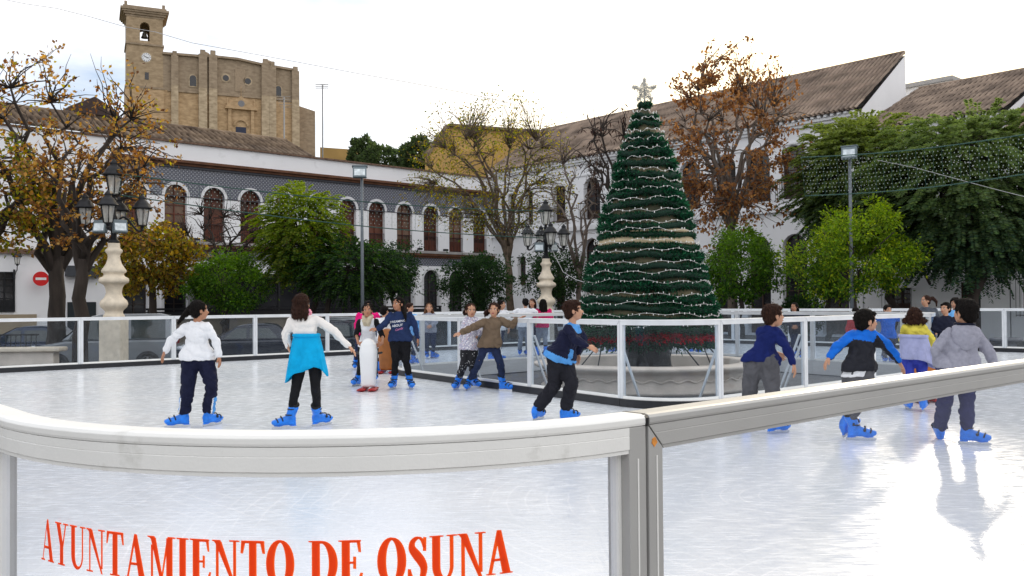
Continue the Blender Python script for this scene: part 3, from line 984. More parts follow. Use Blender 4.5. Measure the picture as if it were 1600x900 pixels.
# -------- children farther back
def stand(label, Z, head, yaw, topm, botm, hair, feet, w=20, arms='down', group=None, sleeve='long', skin=SKIN, lean=0, botr=(.085, .062, .054), toe=None, paint=None, extra=None, skirt=False):
    s = 14.0 / Z                       # picture size against a child at 14 m
    hx, hy = head
    fx, fy = feet
    sy = hy + 16.5 * s + 0
    hipy = hy + 57 * s
    kny = hy + 88 * s
    a = w * s / 2 + 3 * s
    S = [(hx - a + lean * s * .3, sy), (hx + a + lean * s * .3, sy)]
    bx = hx + (fx - hx) * .55
    Hh = [(bx - 7.5 * s, hipy), (bx + 7.5 * s, hipy)]
    Kk = [(bx + (fx - bx) * .5 - 8 * s, kny), (bx + (fx - bx) * .5 + 8 * s, kny)]
    if arms == 'down':
        E = [(S[0][0] - 4 * s, sy + 20 * s), (S[1][0] + 4 * s, sy + 20 * s)]; Wp = [(S[0][0] - 3 * s, sy + 38 * s), (S[1][0] + 3 * s, sy + 38 * s)]; wd = (-.08, -.08)
    elif arms == 'front':
        E = [(S[0][0] - 3 * s, sy + 18 * s), (S[1][0] + 3 * s, sy + 18 * s)]; Wp = [(hx - 3 * s, sy + 26 * s), (hx + 4 * s, sy + 27 * s)]; wd = (-.22, -.22)
    elif arms == 'spread':
        E = [(S[0][0] - 17 * s, sy + 4 * s), (S[1][0] + 17 * s, sy + 4 * s)]; Wp = [(S[0][0] - 30 * s, sy + 6 * s), (S[1][0] + 30 * s, sy + 5 * s)]; wd = (-.05, -.05)
    else:   # leaning back on a rail
        E = [(S[0][0] - 11 * s, sy + 11 * s), (S[1][0] + 11 * s, sy + 11 * s)]; Wp = [(S[0][0] - 6 * s, sy + 27 * s), (S[1][0] + 8 * s, sy + 27 * s)]; wd = (.08, .08)
    return person(label, Z, head, yaw, S, E, Wp, Hh, Kk, [(fx - 9 * s, fy), (fx + 9 * s, fy)], toe or [yaw - 15, yaw + 15], top=topm, bottom=botm, hair=hair, group=group, fine=False,
                  sleeve=sleeve, skin=skin, wrd=wd, toploose=.016, botr=botr, face=abs(yaw) < 110, paint=paint, extra=extra, hem=.0)


G_KIDS = 'children skating on the ice rink'
stand('child in pink coat and dark jeans behind the girl with the cream scarf', 18.2, (575, 478), 20, C_PINK2, C_JEAN, (HAIR_K, 'short'), (562, 577), 34)
stand('black haired boy in white T-shirt behind the brown skating aid', 17.6, (601, 486), 150, C_WHITE, C_JEAN, (HAIR_K, 'short'), (604, 580), 28, 'front', sleeve='short')
stand('dark haired child mostly hidden behind the girl in the navy sweatshirt', 19.6, (640.5, 481), 60, C_SKY, C_JEAN, (HAIR_B, 'short'), (643, 569), 22)
stand('girl with long curly light brown hair standing beyond the fountain barrier', 21.6, (670.5, 481), 10, cloth('pale_grey_top', (.30, .31, .36)), C_JEAN, (HAIR_L, 'curly', .2), (673, 560), 24, 'front', toe=[10, 55])
stand('girl with dark hair looking out over the shoulder of the girl in brown', 20.9, (784, 476), 70, C_WHITE, C_JEAN, (HAIR_K, 'long', .2), (775, 563), 22)
stand('child in white T-shirt leaning back on the rail in front of the right lamp column', 22.0, (821, 473), 190, C_WHITE, C_JEANL, (HAIR_K, 'short'), (818, 555), 34, 'rail', sleeve='short')
stand('dark haired girl turning to talk beside the child in white T-shirt', 22.6, (831.5, 473), -20, C_GREYT, C_JEAN, (HAIR_B, 'long', .15), (834, 555), 22)
stand('girl in pink top with a long dark ponytail, seen from behind', 22.2, (848.5, 474), 178, C_PINK, C_JEANL, (HAIR_K, 'long', .24), (846, 557), 30, 'front')
stand('skater in jeans half hidden behind the Christmas tree trunk', 22.4, (1084, 481), 175, C_DKNAVY, C_JEANL, (HAIR_K, 'short'), (1086, 553), 24)
stand('skater in dark trousers seen behind the fountain, left of the tree trunk', 22.9, (955, 480), 30, C_DKNAVY, C_JEAN, (HAIR_K, 'short'), (957, 553), 22)
stand('girl with dark hair in a dark coat leaning on the far rail', 20.3, (1241, 480), -40, [C_DKNAVY], C_JEAN, (HAIR_K, 'long', .1), (1247, 561), 30, 'front', skin=SKIN_D)
stand('dark haired child in red top just showing above the far rail', 19.6, (1337, 488), 170, M('red_top', (.42, .02, .03), .8), C_JEAN, (HAIR_K, 'short'), (1338, 563), 22)
stand('boy in bright blue top with arms spread along the far rail', 18.8, (1387, 484), 5, C_RBLUE, C_JEAN, (HAIR_K, 'short'), (1389, 566), 24, 'spread')
stand('older girl in slate grey top with brown ponytail looking left', 17.5, (1446, 470), -75, C_GREYT, C_JEAN, (HAIR_B, 'pony', [(1457, 466, .0), (1463, 471, 0), (1463, 479, 0)]), (1452, 572), 34, 'down')
stand('boy in dark navy jacket bending his head, left of the grey hoodie', 15.2, (1477, 482), -60, C_DKNAVY, C_JEAN, (HAIR_K, 'short'), (1486, 586), 28, 'front')
stand('boy in sky blue top partly hidden behind the grey hoodie boy', 15.9, (1492, 474), -35, C_SKY, C_YEL, (HAIR_K, 'short'), (1508, 582), 26)


# -------- push-along skating aids
def aid(label, pos, h, w, body, base, lean=0):
    root = thing('skating_aid', label, 'skating aid', pos)
    p = V3(pos)
    m = MB()
    prof = [(.0, .62, .10), (.03, .74, .13), (.25, .78, .14), (.5, .86, .15), (.72, .92, .15), (.88, .78, .13), (.96, .52, .10), (1.0, .2, .05)]
    m.loft([(p + V3((0, lean * t, .06 + t * (h - .06))), V3((w / 2 * k, 0, 0)), V3((0, d, 0))) for t, k, d in prof], 20, power=2.5)
    remesh(m, .012, 3).build('body', body, root)
    for s_ in (-1, 1):
        g = MB()
        g.cap(p + V3((s_ * w * .36, .02, h * .70)), p + V3((s_ * w * .64, .06, h * .72)), .016, .018)
        g.build('handle', BLACKP, root)
    for s_ in (-1, 1):
        b = MB()
        b.loft([(p + V3((s_ * w * .28, -.30, .045)), V3((.03, 0, 0)), V3((0, 0, .008))), (p + V3((s_ * w * .28, -.24, .025)), V3((.065, 0, 0)), V3((0, 0, .02))),
                (p + V3((s_ * w * .26, .16, .025)), V3((.06, 0, 0)), V3((0, 0, .02))), (p + V3((s_ * w * .26, .2, .025)), V3((.04, 0, 0)), V3((0, 0, .01)))], 12)
        b.build('runner', base, root)
    return root


A_WHITE = M('white_moulded_plastic', (.78, .79, .80), .35, 0, .04, 3)
A_RED = M('red_plastic', (.40, .02, .02), .4)
A_BROWN = M('brown_moulded_plastic', (.30, .10, .018), .38, 0, .25, 5)
g = on_ice(576, 610)
aid('plain white plastic push-along skating aid on red runners', g, .80, .30, A_WHITE, A_RED)
g = on_ice(605, 583)
aid('brown plastic push-along skating aid behind the girl in navy', g, .86, .40, A_BROWN, A_RED)
g = on_ice(1446, 628)
aid('orange brown skating aid in front of the girl in yellow', g, .70, .40, M('orange_brown_plastic', (.42, .13, .02), .4, 0, .2, 5), A_RED)
# ------------------------------------------------------------------ rink frame
U2 = V3((.7413, .6711, 0)); W2 = V3((-.6711, .7413, 0)); P0 = V3((.231, 1.714, 0))


def K2(a, b, z=0.0):
    return P0 + U2 * a + W2 * b + V3((0, 0, z))


CR = .94
AMAX, BMAX, AMIN = 23.0, 19.3, -.86
IA, IB, IS = 7.35, 5.5, 8.0
CF = .86
W3 = V3((-.55, .835, 0)).normalized()
QI = V3((1.38, 11.4, 0)) - W3 * .94


def KI(a, b, z=0.0):
    return QI + U2 * (a - 7.35) + W3 * (b - 5.5) + V3((0, 0, z))


def arcI(ca, cb, r, t0, t1, n):
    return [KI(ca + r * math.cos(R(t0 + (t1 - t0) * i / n)), cb + r * math.sin(R(t0 + (t1 - t0) * i / n))) for i in range(n + 1)]


def arc(ca, cb, r, t0, t1, n):
    return [K2(ca + r * math.cos(R(t0 + (t1 - t0) * i / n)), cb + r * math.sin(R(t0 + (t1 - t0) * i / n))) for i in range(n + 1)]


# ice sheet with a hole for the fountain island
outer = arc(0, CF, CF, 180, 270, 14) + [K2(AMAX, 0), K2(AMAX, BMAX), K2(AMIN, BMAX)]
inner = []
for (ca, cb, t0) in ((IA + CR, IB + CR, 180), (IA + IS - CR, IB + CR, 270), (IA + IS - CR, IB + IS - CR, 0), (IA + CR, IB + IS - CR, 90)):
    inner += arcI(ca, cb, CR, t0, t0 + 90, 12)
allp = outer + inner
tri = tessellate_polygon([[V3((p.x, p.y, 0)) for p in outer], [V3((p.x, p.y, 0)) for p in inner[::-1]]])
allq = outer + inner[::-1]


def ice_mat():
    m, nt, N, L = nodes_of('skated_ice')
    out = N.new('ShaderNodeOutputMaterial'); b = N.new('ShaderNodeBsdfPrincipled')
    tc = N.new('ShaderNodeTexCoord')
    def nz(scale, stretch, rot, detail=8):
        mp = N.new('ShaderNodeMapping'); mp.inputs['Scale'].default_value = stretch; mp.inputs['Rotation'].default_value = (0, 0, R(rot))
        L.new(tc.outputs['Object'], mp.inputs[0])
        n = N.new('ShaderNodeTexNoise'); n.inputs['Scale'].default_value = scale; n.inputs['Detail'].default_value = detail
        L.new(mp.outputs[0], n.inputs[0]); return n
    a = nz(1.0, (40, 5, 1), 42); c = nz(1.0, (7, 34, 1), 15); d = nz(.8, (1, 1, 1), 0); e = nz(1.0, (26, 4, 1), -35)
    def ramp(src, p0, p1, c0, c1):
        r = N.new('ShaderNodeValToRGB'); r.color_ramp.elements[0].position = p0; r.color_ramp.elements[1].position = p1
        r.color_ramp.elements[0].color = (*c0, 1); r.color_ramp.elements[1].color = (*c1, 1); L.new(src.outputs[0], r.inputs[0]); return r
    base = ramp(d, .3, .7, (.73, .77, .815), (.81, .83, .85))
    col = base.outputs[0]
    for s, p0, p1, v in ((a, .55, .72, (.9, .93, .97)), (c, .57, .74, (.92, .94, .97)), (e, .58, .75, (.9, .93, .97))):
        rp = ramp(s, p0, p1, (0, 0, 0), (1, 1, 1))
        mx = N.new('ShaderNodeMix'); mx.data_type = 'RGBA'
        ml = N.new('ShaderNodeMath'); ml.operation = 'MULTIPLY'; ml.inputs[1].default_value = .15
        L.new(rp.outputs[0], ml.inputs[0]); L.new(ml.outputs[0], mx.inputs[0]); L.new(col, mx.inputs[6]); mx.inputs[7].default_value = (*v, 1)
        col = mx.outputs[2]
    cuts = []
    for cx, cy, sc, ds in ((-9, 3, 2.6, 5), (14, 6, 2.1, 6), (3, 30, 3.0, 5), (-2, -6, 2.4, 6)):
        mp = N.new('ShaderNodeMapping'); mp.inputs['Location'].default_value = (cx, cy, 0)
        L.new(tc.outputs['Object'], mp.inputs[0])
        wv = N.new('ShaderNodeTexWave'); wv.wave_type = 'RINGS'; wv.rings_direction = 'Z'; wv.inputs['Scale'].default_value = sc
        wv.inputs['Distortion'].default_value = ds; wv.inputs['Detail'].default_value = 3; wv.inputs['Detail Scale'].default_value = .35
        L.new(mp.outputs[0], wv.inputs[0])
        rw = ramp(wv, .965, .995, (0, 0, 0), (1, 1, 1))
        ms = nz(.9, (1, 1, 1), cx * 11, 3); rm = ramp(ms, .46, .62, (0, 0, 0), (1, 1, 1))
        mu = N.new('ShaderNodeMath'); mu.operation = 'MULTIPLY'; L.new(rw.outputs[0], mu.inputs[0]); L.new(rm.outputs[0], mu.inputs[1])
        mu2 = N.new('ShaderNodeMath'); mu2.operation = 'MULTIPLY'; mu2.inputs[1].default_value = .75; L.new(mu.outputs[0], mu2.inputs[0])
        mx = N.new('ShaderNodeMix'); mx.data_type = 'RGBA'
        L.new(mu2.outputs[0], mx.inputs[0]); L.new(col, mx.inputs[6]); mx.inputs[7].default_value = (.95, .96, .97, 1)
        col = mx.outputs[2]; cuts.append(mu2)
    # shavings and grey scuffing
    sp = nz(38, (1, 1, 1), 0, 4); rs = ramp(sp, .66, .72, (0, 0, 0), (1, 1, 1)); mx = N.new('ShaderNodeMix'); mx.data_type = 'RGBA'
    L.new(rs.outputs[0], mx.inputs[0]); L.new(col, mx.inputs[6]); mx.inputs[7].default_value = (.93, .94, .95, 1); col = mx.outputs[2]
    gr = nz(.35, (1, 1.6, 1), 30, 9); rg = ramp(gr, .50, .68, (0, 0, 0), (.45, .45, .45)); mx = N.new('ShaderNodeMix'); mx.data_type = 'RGBA'
    L.new(rg.outputs[0], mx.inputs[0]); L.new(col, mx.inputs[6]); mx.inputs[7].default_value = (.62, .665, .72, 1); col = mx.outputs[2]
    L.new(col, b.inputs['Base Color'])
    rr = ramp(c, .35, .7, (.12, .12, .12), (.34, .34, .34)); L.new(rr.outputs[0], b.inputs['Roughness'])
    b.inputs['Specular IOR Level'].default_value = .36
    ad = N.new('ShaderNodeMath'); ad.operation = 'ADD'; L.new(a.outputs[0], ad.inputs[0]); L.new(c.outputs[0], ad.inputs[1])
    a2 = N.new('ShaderNodeMath'); a2.operation = 'ADD'; L.new(ad.outputs[0], a2.inputs[0]); L.new(e.outputs[0], a2.inputs[1])
    bp = N.new('ShaderNodeBump'); bp.inputs['Strength'].default_value = .09; bp.inputs['Distance'].default_value = .01
    L.new(a2.outputs[0], bp.inputs['Height']); L.new(bp.outputs[0], b.inputs['Normal'])
    L.new(b.outputs[0], out.inputs[0])
    return m


mb = MB()
mb.add([(p.x, p.y, ICE) for p in allq], [list(t) if (V3(allq[t[1]]) - V3(allq[t[0]])).cross(V3(allq[t[2]]) - V3(allq[t[0]])).z > 0 else list(t)[::-1] for t in tri])
o = mb.build('ice_surface', ice_mat()); o['kind'] = 'structure'
# rink deck under and around the ice edge
mb = MB()
for loop, rev in ((outer, False), (inner, True)):
    n = len(loop)
    for i in range(n):
        p, q = loop[i], loop[(i + 1) % n]
        mb.add([(p.x, p.y, 0), (q.x, q.y, 0), (q.x, q.y, ICE), (p.x, p.y, ICE)], [(0, 1, 2, 3)])
o = mb.build('rink_base_edge', M('dark_rink_base', (.05, .055, .065), .8)); o['kind'] = 'structure'


# ------------------------------------------------------------------ barrier panels
CAPP = [(-.032, 1.2803), (.032, 1.2803), (.033, 1.285), (.033, 1.294), (.029, 1.299), (.022, 1.301), (-.022, 1.301), (-.029, 1.299), (-.033, 1.294), (-.033, 1.285)]
RAILP = [(-.031, 1.231), (.029, 1.231), (.029, 1.2375), (.0315, 1.239), (.0315, 1.2630), (.0309, 1.2634), (.0309, 1.2640), (.0315, 1.2644), (.0315, 1.2795), (-.031, 1.2795)]


def panel(path, ice_left, label, group, strut=False, rail=ALU_PALE, post=None, pane=PANE, n_post=2, endgap=.004, mitre=True, extra=None, cap_ext=0):
    """path 2D points; ice_left: the ice lies on the left of the direction of travel"""
    post = post or rail
    path = [V3((p[0], p[1], 0)) for p in path]
    sg = -1 if not ice_left else 1

    def outn(i):
        q0, q1 = path[max(i - 1, 0)], path[min(i + 1, len(path) - 1)]
        t = (q1 - q0).normalized()
        return (t.y * sg, -t.x * sg)
    root = thing('barrier_panel', label, 'barrier panel', (path[len(path) // 2].x, path[len(path) // 2].y, ICE), group)
    straight = len(path) == 2
    pw = .046
    t0 = (path[1] - path[0]).normalized(); t1 = (path[-1] - path[-2]).normalized()
    # trimmed path for rails between posts
    full = list(path)
    full[0] = path[0] + t0 * endgap * .5; full[-1] = path[-1] - t1 * endgap * .5
    inn = list(full)
    inn[0] = full[0] + t0 * pw; inn[-1] = full[-1] - t1 * pw
    if straight and mitre:
        m_ = MB(); m_.sweep(full, RAILP, outn=outn, shift0=lambda z: max(0.0, (1.2795 - z) / .0485 * pw) + .0012, shift1=lambda z: max(0.0, (1.2795 - z) / .0485 * pw) + .0012)
    else:
        m_ = MB(); m_.sweep(inn, RAILP, outn=outn)
    m_.build('top_rail', rail, root, bevel=.0012)
    m_ = MB(); m_.sweep(full, CAPP, outn=outn); m_.build('handrail', rail, root, bevel=.001)
    m_ = MB(); m_.sweep(inn, [(-.02, .302), (.02, .302), (.02, .338), (-.02, .338)], outn=outn); m_.build('bottom_rail', ALU_WHITE if rail is ALU_PALE else rail, root)
    m_ = MB(); m_.sweep(full, [(-.034, ICE + .002), (-.022, ICE + .002), (-.022, .298), (-.034, .298)], outn=outn); m_.build('kick_board', KICK, root)
    m_ = MB(); m_.sweep(full, [(-.018, .02), (.018, .02), (.018, .2995), (-.018, .2995)], outn=outn); m_.build('base_plate', ALU, root)
    m_ = MB(); m_.sweep(inn, [(-.004, .338), (.004, .338), (.004, 1.2275), (-.004, 1.2275)], outn=outn, smooth=False); m_.build('glass_pane', pane, root)
    for e in (0, 1):
        p, t = (full[0], t0) if e == 0 else (full[-1], -t1)
        n = outn(0 if e == 0 else len(path) - 1)
        n = V3((n[0], n[1], 0))
        q = MB()
        if straight and mitre:
            q.prism([(0, .302), (pw - .004, .302), (pw - .004, 1.2335), (0, 1.2785)], p - n * .026, t, V3((0, 0, 1)), n * .0565)
        else:
            q.prism([(0, .302), (pw, .302), (pw, 1.2795), (0, 1.2795)], p - n * .026, t, V3((0, 0, 1)), n * .0565)
        # rib along the outer face
        po = q.build('post', post, root, bevel=.002)
        q = MB()
        q.prism([(pw * .46, .31), (pw * .54, .31), (pw * .54, 1.22), (pw * .46, 1.22)], p + n * .0305, t, V3((0, 0, 1)), n * .0018)
        q.build('post_rib', ALU_WHITE, po, bevel=.0008)  # highlight line on the post put into the rib's paler colour
        q = MB()
        q.prism([(pw + .0005, .338), (pw + .009, .338), (pw + .009, 1.2275), (pw + .0005, 1.2275)], p - n * .010, t, V3((0, 0, 1)), n * .02)
        q.build('glazing_bead', rail, root)
    if strut:
        n = outn(0); n = V3((n[0], n[1], 0))
        for e in (0, 1):
            p, t = (full[0], t0) if e == 0 else (full[-1], -t1)
            c = p + t * .06
            q = MB(); q.bar(c + n * .035 + V3((0, 0, 1.05)), c + n * .46 + V3((0, 0, .02)), .03, .022); q.build('brace', ALU_PALE, root)
    if extra:
        extra(root, full, outn)
    return root


ORD = ['first', 'second', 'third', 'fourth', 'fifth', 'sixth', 'seventh', 'eighth', 'ninth', 'tenth', 'eleventh', 'twelfth']

# ---- lettering for the curved front panel: serif capitals drawn as polygons
def ring(cx, cy, rx, ry, ix, iy, t0=0, t1=360, n=28, icx=None):
    icx = cx if icx is None else icx
    out = []
    for i in range(n):
        a, b = R(t0 + (t1 - t0) * i / n), R(t0 + (t1 - t0) * (i + 1) / n)
        out.append([(cx + rx * math.cos(a), cy + ry * math.sin(a)), (cx + rx * math.cos(b), cy + ry * math.sin(b)),
                    (icx + ix * math.cos(b), cy + iy * math.sin(b)), (icx + ix * math.cos(a), cy + iy * math.sin(a))])
    return out


def rect(x0, x1, y0, y1):
    return [(x0, y0), (x1, y0), (x1, y1), (x0, y1)]


def ribbon(pts, wid):
    out = []
    P_ = []
    # smooth spine
    n = len(pts)
    for i in range(n - 1):
        for k in range(6):
            t = k / 6
            p0, p1, p2, p3 = pts[max(i - 1, 0)], pts[i], pts[i + 1], pts[min(i + 2, n - 1)]
            c = [.5 * (2 * p1[j] + (p2[j] - p0[j]) * t + (2 * p0[j] - 5 * p1[j] + 4 * p2[j] - p3[j]) * t * t + (3 * p1[j] - p0[j] - 3 * p2[j] + p3[j]) * t ** 3) for j in (0, 1)]
            P_.append((c[0], c[1], wid[i] + (wid[i + 1] - wid[i]) * t))
    P_.append((pts[-1][0], pts[-1][1], wid[-1]))
    L_ = []
    for i, (x, y, w) in enumerate(P_):
        a, b = P_[max(i - 1, 0)], P_[min(i + 1, len(P_) - 1)]
        dx, dy = b[0] - a[0], b[1] - a[1]; l = math.hypot(dx, dy) or 1
        L_.append(((x - dy / l * w / 2, y + dx / l * w / 2), (x + dy / l * w / 2, y - dx / l * w / 2)))
    for i in range(len(L_) - 1):
        out.append([L_[i][0], L_[i][1], L_[i + 1][1], L_[i + 1][0]])
    return out


SF = .03
GL = {
    'A': (.84, [[(.37, 1.0), (.46, 1.0), (.77, SF), (.55, SF), (.355, .80)], [(.08, SF), (.135, SF), (.37, .80), (.37, .985)], rect(.19, .60, .30, .355), rect(0, .25, 0, SF), rect(.46, .84, 0, SF)]),
    'Y': (.78, [[(.07, .97), (.29, .97), (.49, .44), (.29, .44)], [(.58, .97), (.645, .97), (.49, .44), (.44, .50)], rect(.29, .49, SF, .44), rect(0, .38, .97, 1), rect(.48, .78, .97, 1), rect(.19, .59, 0, SF)]),
    'U': (.82, [rect(.08, .28, .32, .97), rect(.64, .70, .32, .97), rect(0, .38, .97, 1), rect(.54, .82, .97, 1)] + ring(.39, .32, .31, .34, .18, .27, 180, 360, 18, .46)),
    'N': (.86, [rect(.12, .175, SF, .90), [(.05, .97), (.27, .97), (.75, -.02), (.69, -.02), (.12, .90)], rect(.69, .75, .10, .97), rect(0, .30, 0, SF), rect(.56, .86, .97, 1), rect(0, .25, .97, 1)]),
    'T': (.74, [rect(.27, .47, SF, .945), rect(.02, .72, .945, 1), [(.02, .945), (.11, .945), (.04, .72), (.0, .72)], [(.63, .945), (.72, .945), (.74, .72), (.70, .72)], rect(.17, .57, 0, SF)]),
    'M': (1.0, [rect(.12, .175, SF, .80), [(.05, .97), (.28, .97), (.53, .10), (.47, 0), (.12, .92)], [(.50, .04), (.55, .12), (.72, .80), (.72, .97)], rect(.70, .90, SF, .97), rect(0, .30, 0, SF), rect(.60, 1.0, 0, SF), rect(0, .25, .97, 1), rect(.74, 1.0, .97, 1)]),
    'I': (.40, [rect(.10, .30, SF, .97), rect(0, .40, 0, SF), rect(0, .40, .97, 1)]),
    'E': (.70, [rect(.10, .30, SF, .97), rect(.30, .62, .945, .97), rect(0, .64, .97, 1), [(.56, .945), (.62, .945), (.64, .73), (.615, .73)], rect(.30, .46, .485, .53), rect(.45, .49, .37, .64),
                rect(.30, .62, SF, .055), rect(0, .66, 0, SF), [(.56, .055), (.62, .055), (.70, .28), (.67, .28)]]),
    'O': (.84, ring(.42, .5, .42, .525, .20, .47)),
    'D': (.84, [rect(.10, .30, SF, .97), rect(0, .38, 0, SF), rect(0, .38, .97, 1)] + ring(.38, .5, .46, .5, .24, .44, -90, 90, 20) + [rect(.30, .38, SF, .06), rect(.30, .38, .94, .97)]),
    'S': (.64, ribbon([(.52, .74), (.44, .93), (.31, .985), (.16, .90), (.14, .75), (.28, .60), (.42, .46), (.50, .30), (.44, .09), (.29, .015), (.14, .08), (.06, .27)], [.02, .05, .05, .10, .17, .21, .21, .17, .11, .05, .05, .02])
          + [[(.50, .68), (.545, .68), (.555, .99), (.515, .99)], [(.03, .30), (.075, .30), (.06, .01), (.02, .01)]]),
    ' ': (.34, []),
}
TXT = 'AYUNTAMIENTO DE OSUNA'
def vinyl_mat():
    m, nt, N, L = nodes_of('red_vinyl')
    out = N.new('ShaderNodeOutputMaterial'); d = N.new('ShaderNodeBsdfPrincipled'); d.inputs['Base Color'].default_value = (1.0, .125, .014, 1); d.inputs['Roughness'].default_value = .4
    t = N.new('ShaderNodeBsdfTranslucent'); t.inputs[0].default_value = (1.0, .16, .014, 1)
    mx = N.new('ShaderNodeMixShader'); mx.inputs[0].default_value = .5
    L.new(d.outputs[0], mx.inputs[1]); L.new(t.outputs[0], mx.inputs[2]); L.new(mx.outputs[0], out.inputs[0]); return m


VINYL = vinyl_mat()
CC = K2(0, CF)


def lettering(root, full, outn):
    rad = CF + .0062

    def pt(th, z, lift=0):
        d = U2 * math.cos(th) + W2 * math.sin(th)
        return V3((CC.x, CC.y, 0)) + d * (rad + lift) + V3((0, 0, z))
    ths = np.linspace(R(178), R(272), 400)
    pxs = [proj(pt(t, 1.09))[0] for t in ths]
    i0 = min(range(400), key=lambda i: abs(pxs[i] - 66)); i1 = min(range(400), key=lambda i: abs(pxs[i] - 800))
    tA, tB = ths[i0], ths[i1]
    adv = sum(GL[c][0] + .07 for c in TXT) - .07
    ztop = 1.122; hgt = .075
    m_ = MB()
    x = 0
    for c in TXT:
        w, polys = GL[c]
        for rep in (0, 1, 2):
            for j, pl in enumerate(polys):
                m_.add([pt(tA + (tB - tA) * (x + px + (rep - 1) * .030) / adv, ztop - hgt + hgt * py, rep * .0009 + (j % 7 * .00012 if len(polys) < 12 else 0)) for px, py in pl], [list(range(len(pl)))])
        x += w + .07
    m_.build('lettering', VINYL, root)
    q = MB()   # black end cap where the handrail meets the next panel
    e = full[-1]; n = V3((*outn(len(full) - 1), 0)); t = U2
    q.prism([(-.0325, 1.2800), (.0335, 1.2800), (.0345, 1.2945), (.025, 1.3015), (-.025, 1.3015), (-.0335, 1.2945)], e - t * .0035 , n, V3((0, 0, 1)), t * .0075)
    q.build('end_cap', BLACKP, root)


def sticker(root, full, outn):
    n = V3((*outn(0), 0)); t = U2
    q = MB()
    c = full[0] + t * .017 + n * .0308 + V3((0, 0, 1.246))
    q.prism([(-.009, -.001), (-.001, -.0095), (.0085, -.001), (.0015, .0095), (-.007, .007)], c, t, V3((0, 0, 1)), n * .0006)
    q.build('sticker', M('torn_orange_tape', (.62, .24, .045), .8, 0, .4, 90), root)


G_FRONT = 'glass barrier panels nearest the camera'
panel([K2(AMIN, CF + .14)] + arc(0, CF, CF, 180, 270, 22), True, 'curved front barrier panel with red lettering on its clear glass and a stained white rail', G_FRONT, rail=ALU_WHITE, post=ALU_FRONT, pane=PANE_FRONT, extra=lettering, endgap=.003)
panel([K2(0.004, 0), K2(2.3, 0)], True, 'straight front barrier panel in shaded metal with a scrap of orange tape on its post', G_FRONT, rail=ALU_FRONT, pane=PANE_FRONT, extra=sticker, endgap=.003)
panel([K2(2.3, 0), K2(4.3, 0)], True, 'second straight front barrier panel running out of the picture', G_FRONT, rail=ALU_FRONT, pane=PANE_FRONT)
panel([K2(AMIN, CF + 2.14), K2(AMIN, CF + .14)], True, 'side barrier panel just behind the end of the curved lettered panel', G_FRONT, rail=ALU_WHITE, pane=PANE_FRONT)
for k in range(3):
    panel([K2(4.3 + 2 * k, 0), K2(6.3 + 2 * k, 0)], True, ORD[k + 2] + ' straight front barrier panel, beyond the right edge of the view', G_FRONT, rail=ALU_FRONT, pane=PANE_FRONT)
a = 2.70
i = 0
while a < AMAX - .1:
    a2 = min(a + 2.0, AMAX)
    panel([K2(a2, BMAX), K2(a, BMAX)], True, ORD[i] + ' panel from the left in the far glass barrier behind the skaters', 'panels of the far glass barrier')
    a = a2; i += 1
b = BMAX; i = 0
while b > 3.5:
    b2 = b - 2.0
    panel([K2(AMAX, b2), K2(AMAX, b)], True, ORD[i] + ' panel from the back in the right hand end barrier', 'panels of the right hand end barrier')
    b = b2; i += 1
side = (IS - 2 * CR) / 3
G_IS = 'glass barrier panels round the fountain'
for i in range(3):
    c0 = CR + side * i
    panel([KI(IA, IB + c0), KI(IA, IB + c0 + side)], True, ORD[i] + ' panel back from the near rounded corner, left side of the fountain barrier', G_IS, strut=True)
    panel([KI(IA + c0 + side, IB), KI(IA + c0, IB)], True, ORD[i] + ' panel right of the near rounded corner of the fountain barrier', G_IS, strut=True)
    panel([KI(IA + c0, IB + IS), KI(IA + c0 + side, IB + IS)], True, ORD[i] + ' panel along the back of the fountain barrier from the left', G_IS)
    panel([KI(IA + IS, IB + c0 + side), KI(IA + IS, IB + c0)], True, ORD[i] + ' panel along the right hand end of the fountain barrier', G_IS)
for nm, ca, cb, t0 in (('near', IA + CR, IB + CR, 180), ('right', IA + IS - CR, IB + CR, 270), ('far', IA + IS - CR, IB + IS - CR, 0), ('left', IA + CR, IB + IS - CR, 90)):
    panel(arcI(ca, cb, CR, t0 + 90, t0, 12), True, 'rounded ' + nm + ' corner panel of the barrier round the fountain', G_IS)

# ------------------------------------------------------------------ fountain and Christmas tree
FC = at(1012, 600, 16.3); FC = V3((FC.x, FC.y, 0))


def lobes(t, z):
    return 1 + .030 * abs(math.cos(4 * t)) ** .7 * (1 if z > .02 else .5)


ft = thing('fountain_basin', 'round scalloped pale stone fountain basin inside the glass barrier', 'fountain', tuple(FC))
m = MB()
m.lathe([(1.86, 0), (1.88, .05), (1.80, .10), (1.80, .30), (1.84, .34), (1.93, .37), (1.99, .40), (2.01, .435), (1.99, .46), (1.93, .47), (1.66, .47), (1.62, .45), (1.60, .12)], FC, 96, mod=lobes)
m.build('basin_wall', BASIN, ft)
m = MB()
pts = [FC + V3(((1.825 + .05 * abs(math.cos(4 * t)) ** .7) * math.cos(t), (1.825 + .05 * abs(math.cos(4 * t)) ** .7) * math.sin(t), .235 + .022 * math.sin(t * 40))) for t in np.linspace(0, 2 * math.pi, 321)]
m.tube(pts, .014, 6)
m.build('wavy_moulding', BASIN, ft)
m = MB()
m.lathe([(1.61, .20), (1.61, .205)], FC, 48)
m.build('water', M('still_basin_water', (.16, .19, .18), .08, 0, .2, 2), ft)

tz0, tz1 = 1.02, 5.12
ct = thing('christmas_tree', 'tall cone shaped green tinsel Christmas tree with strings of white lights standing in the fountain', 'christmas tree', tuple(FC))


def crad(z):
    t = (z - tz0) / (tz1 - tz0)
    return 1.30 * (1 - t) ** .86 + .11 * t


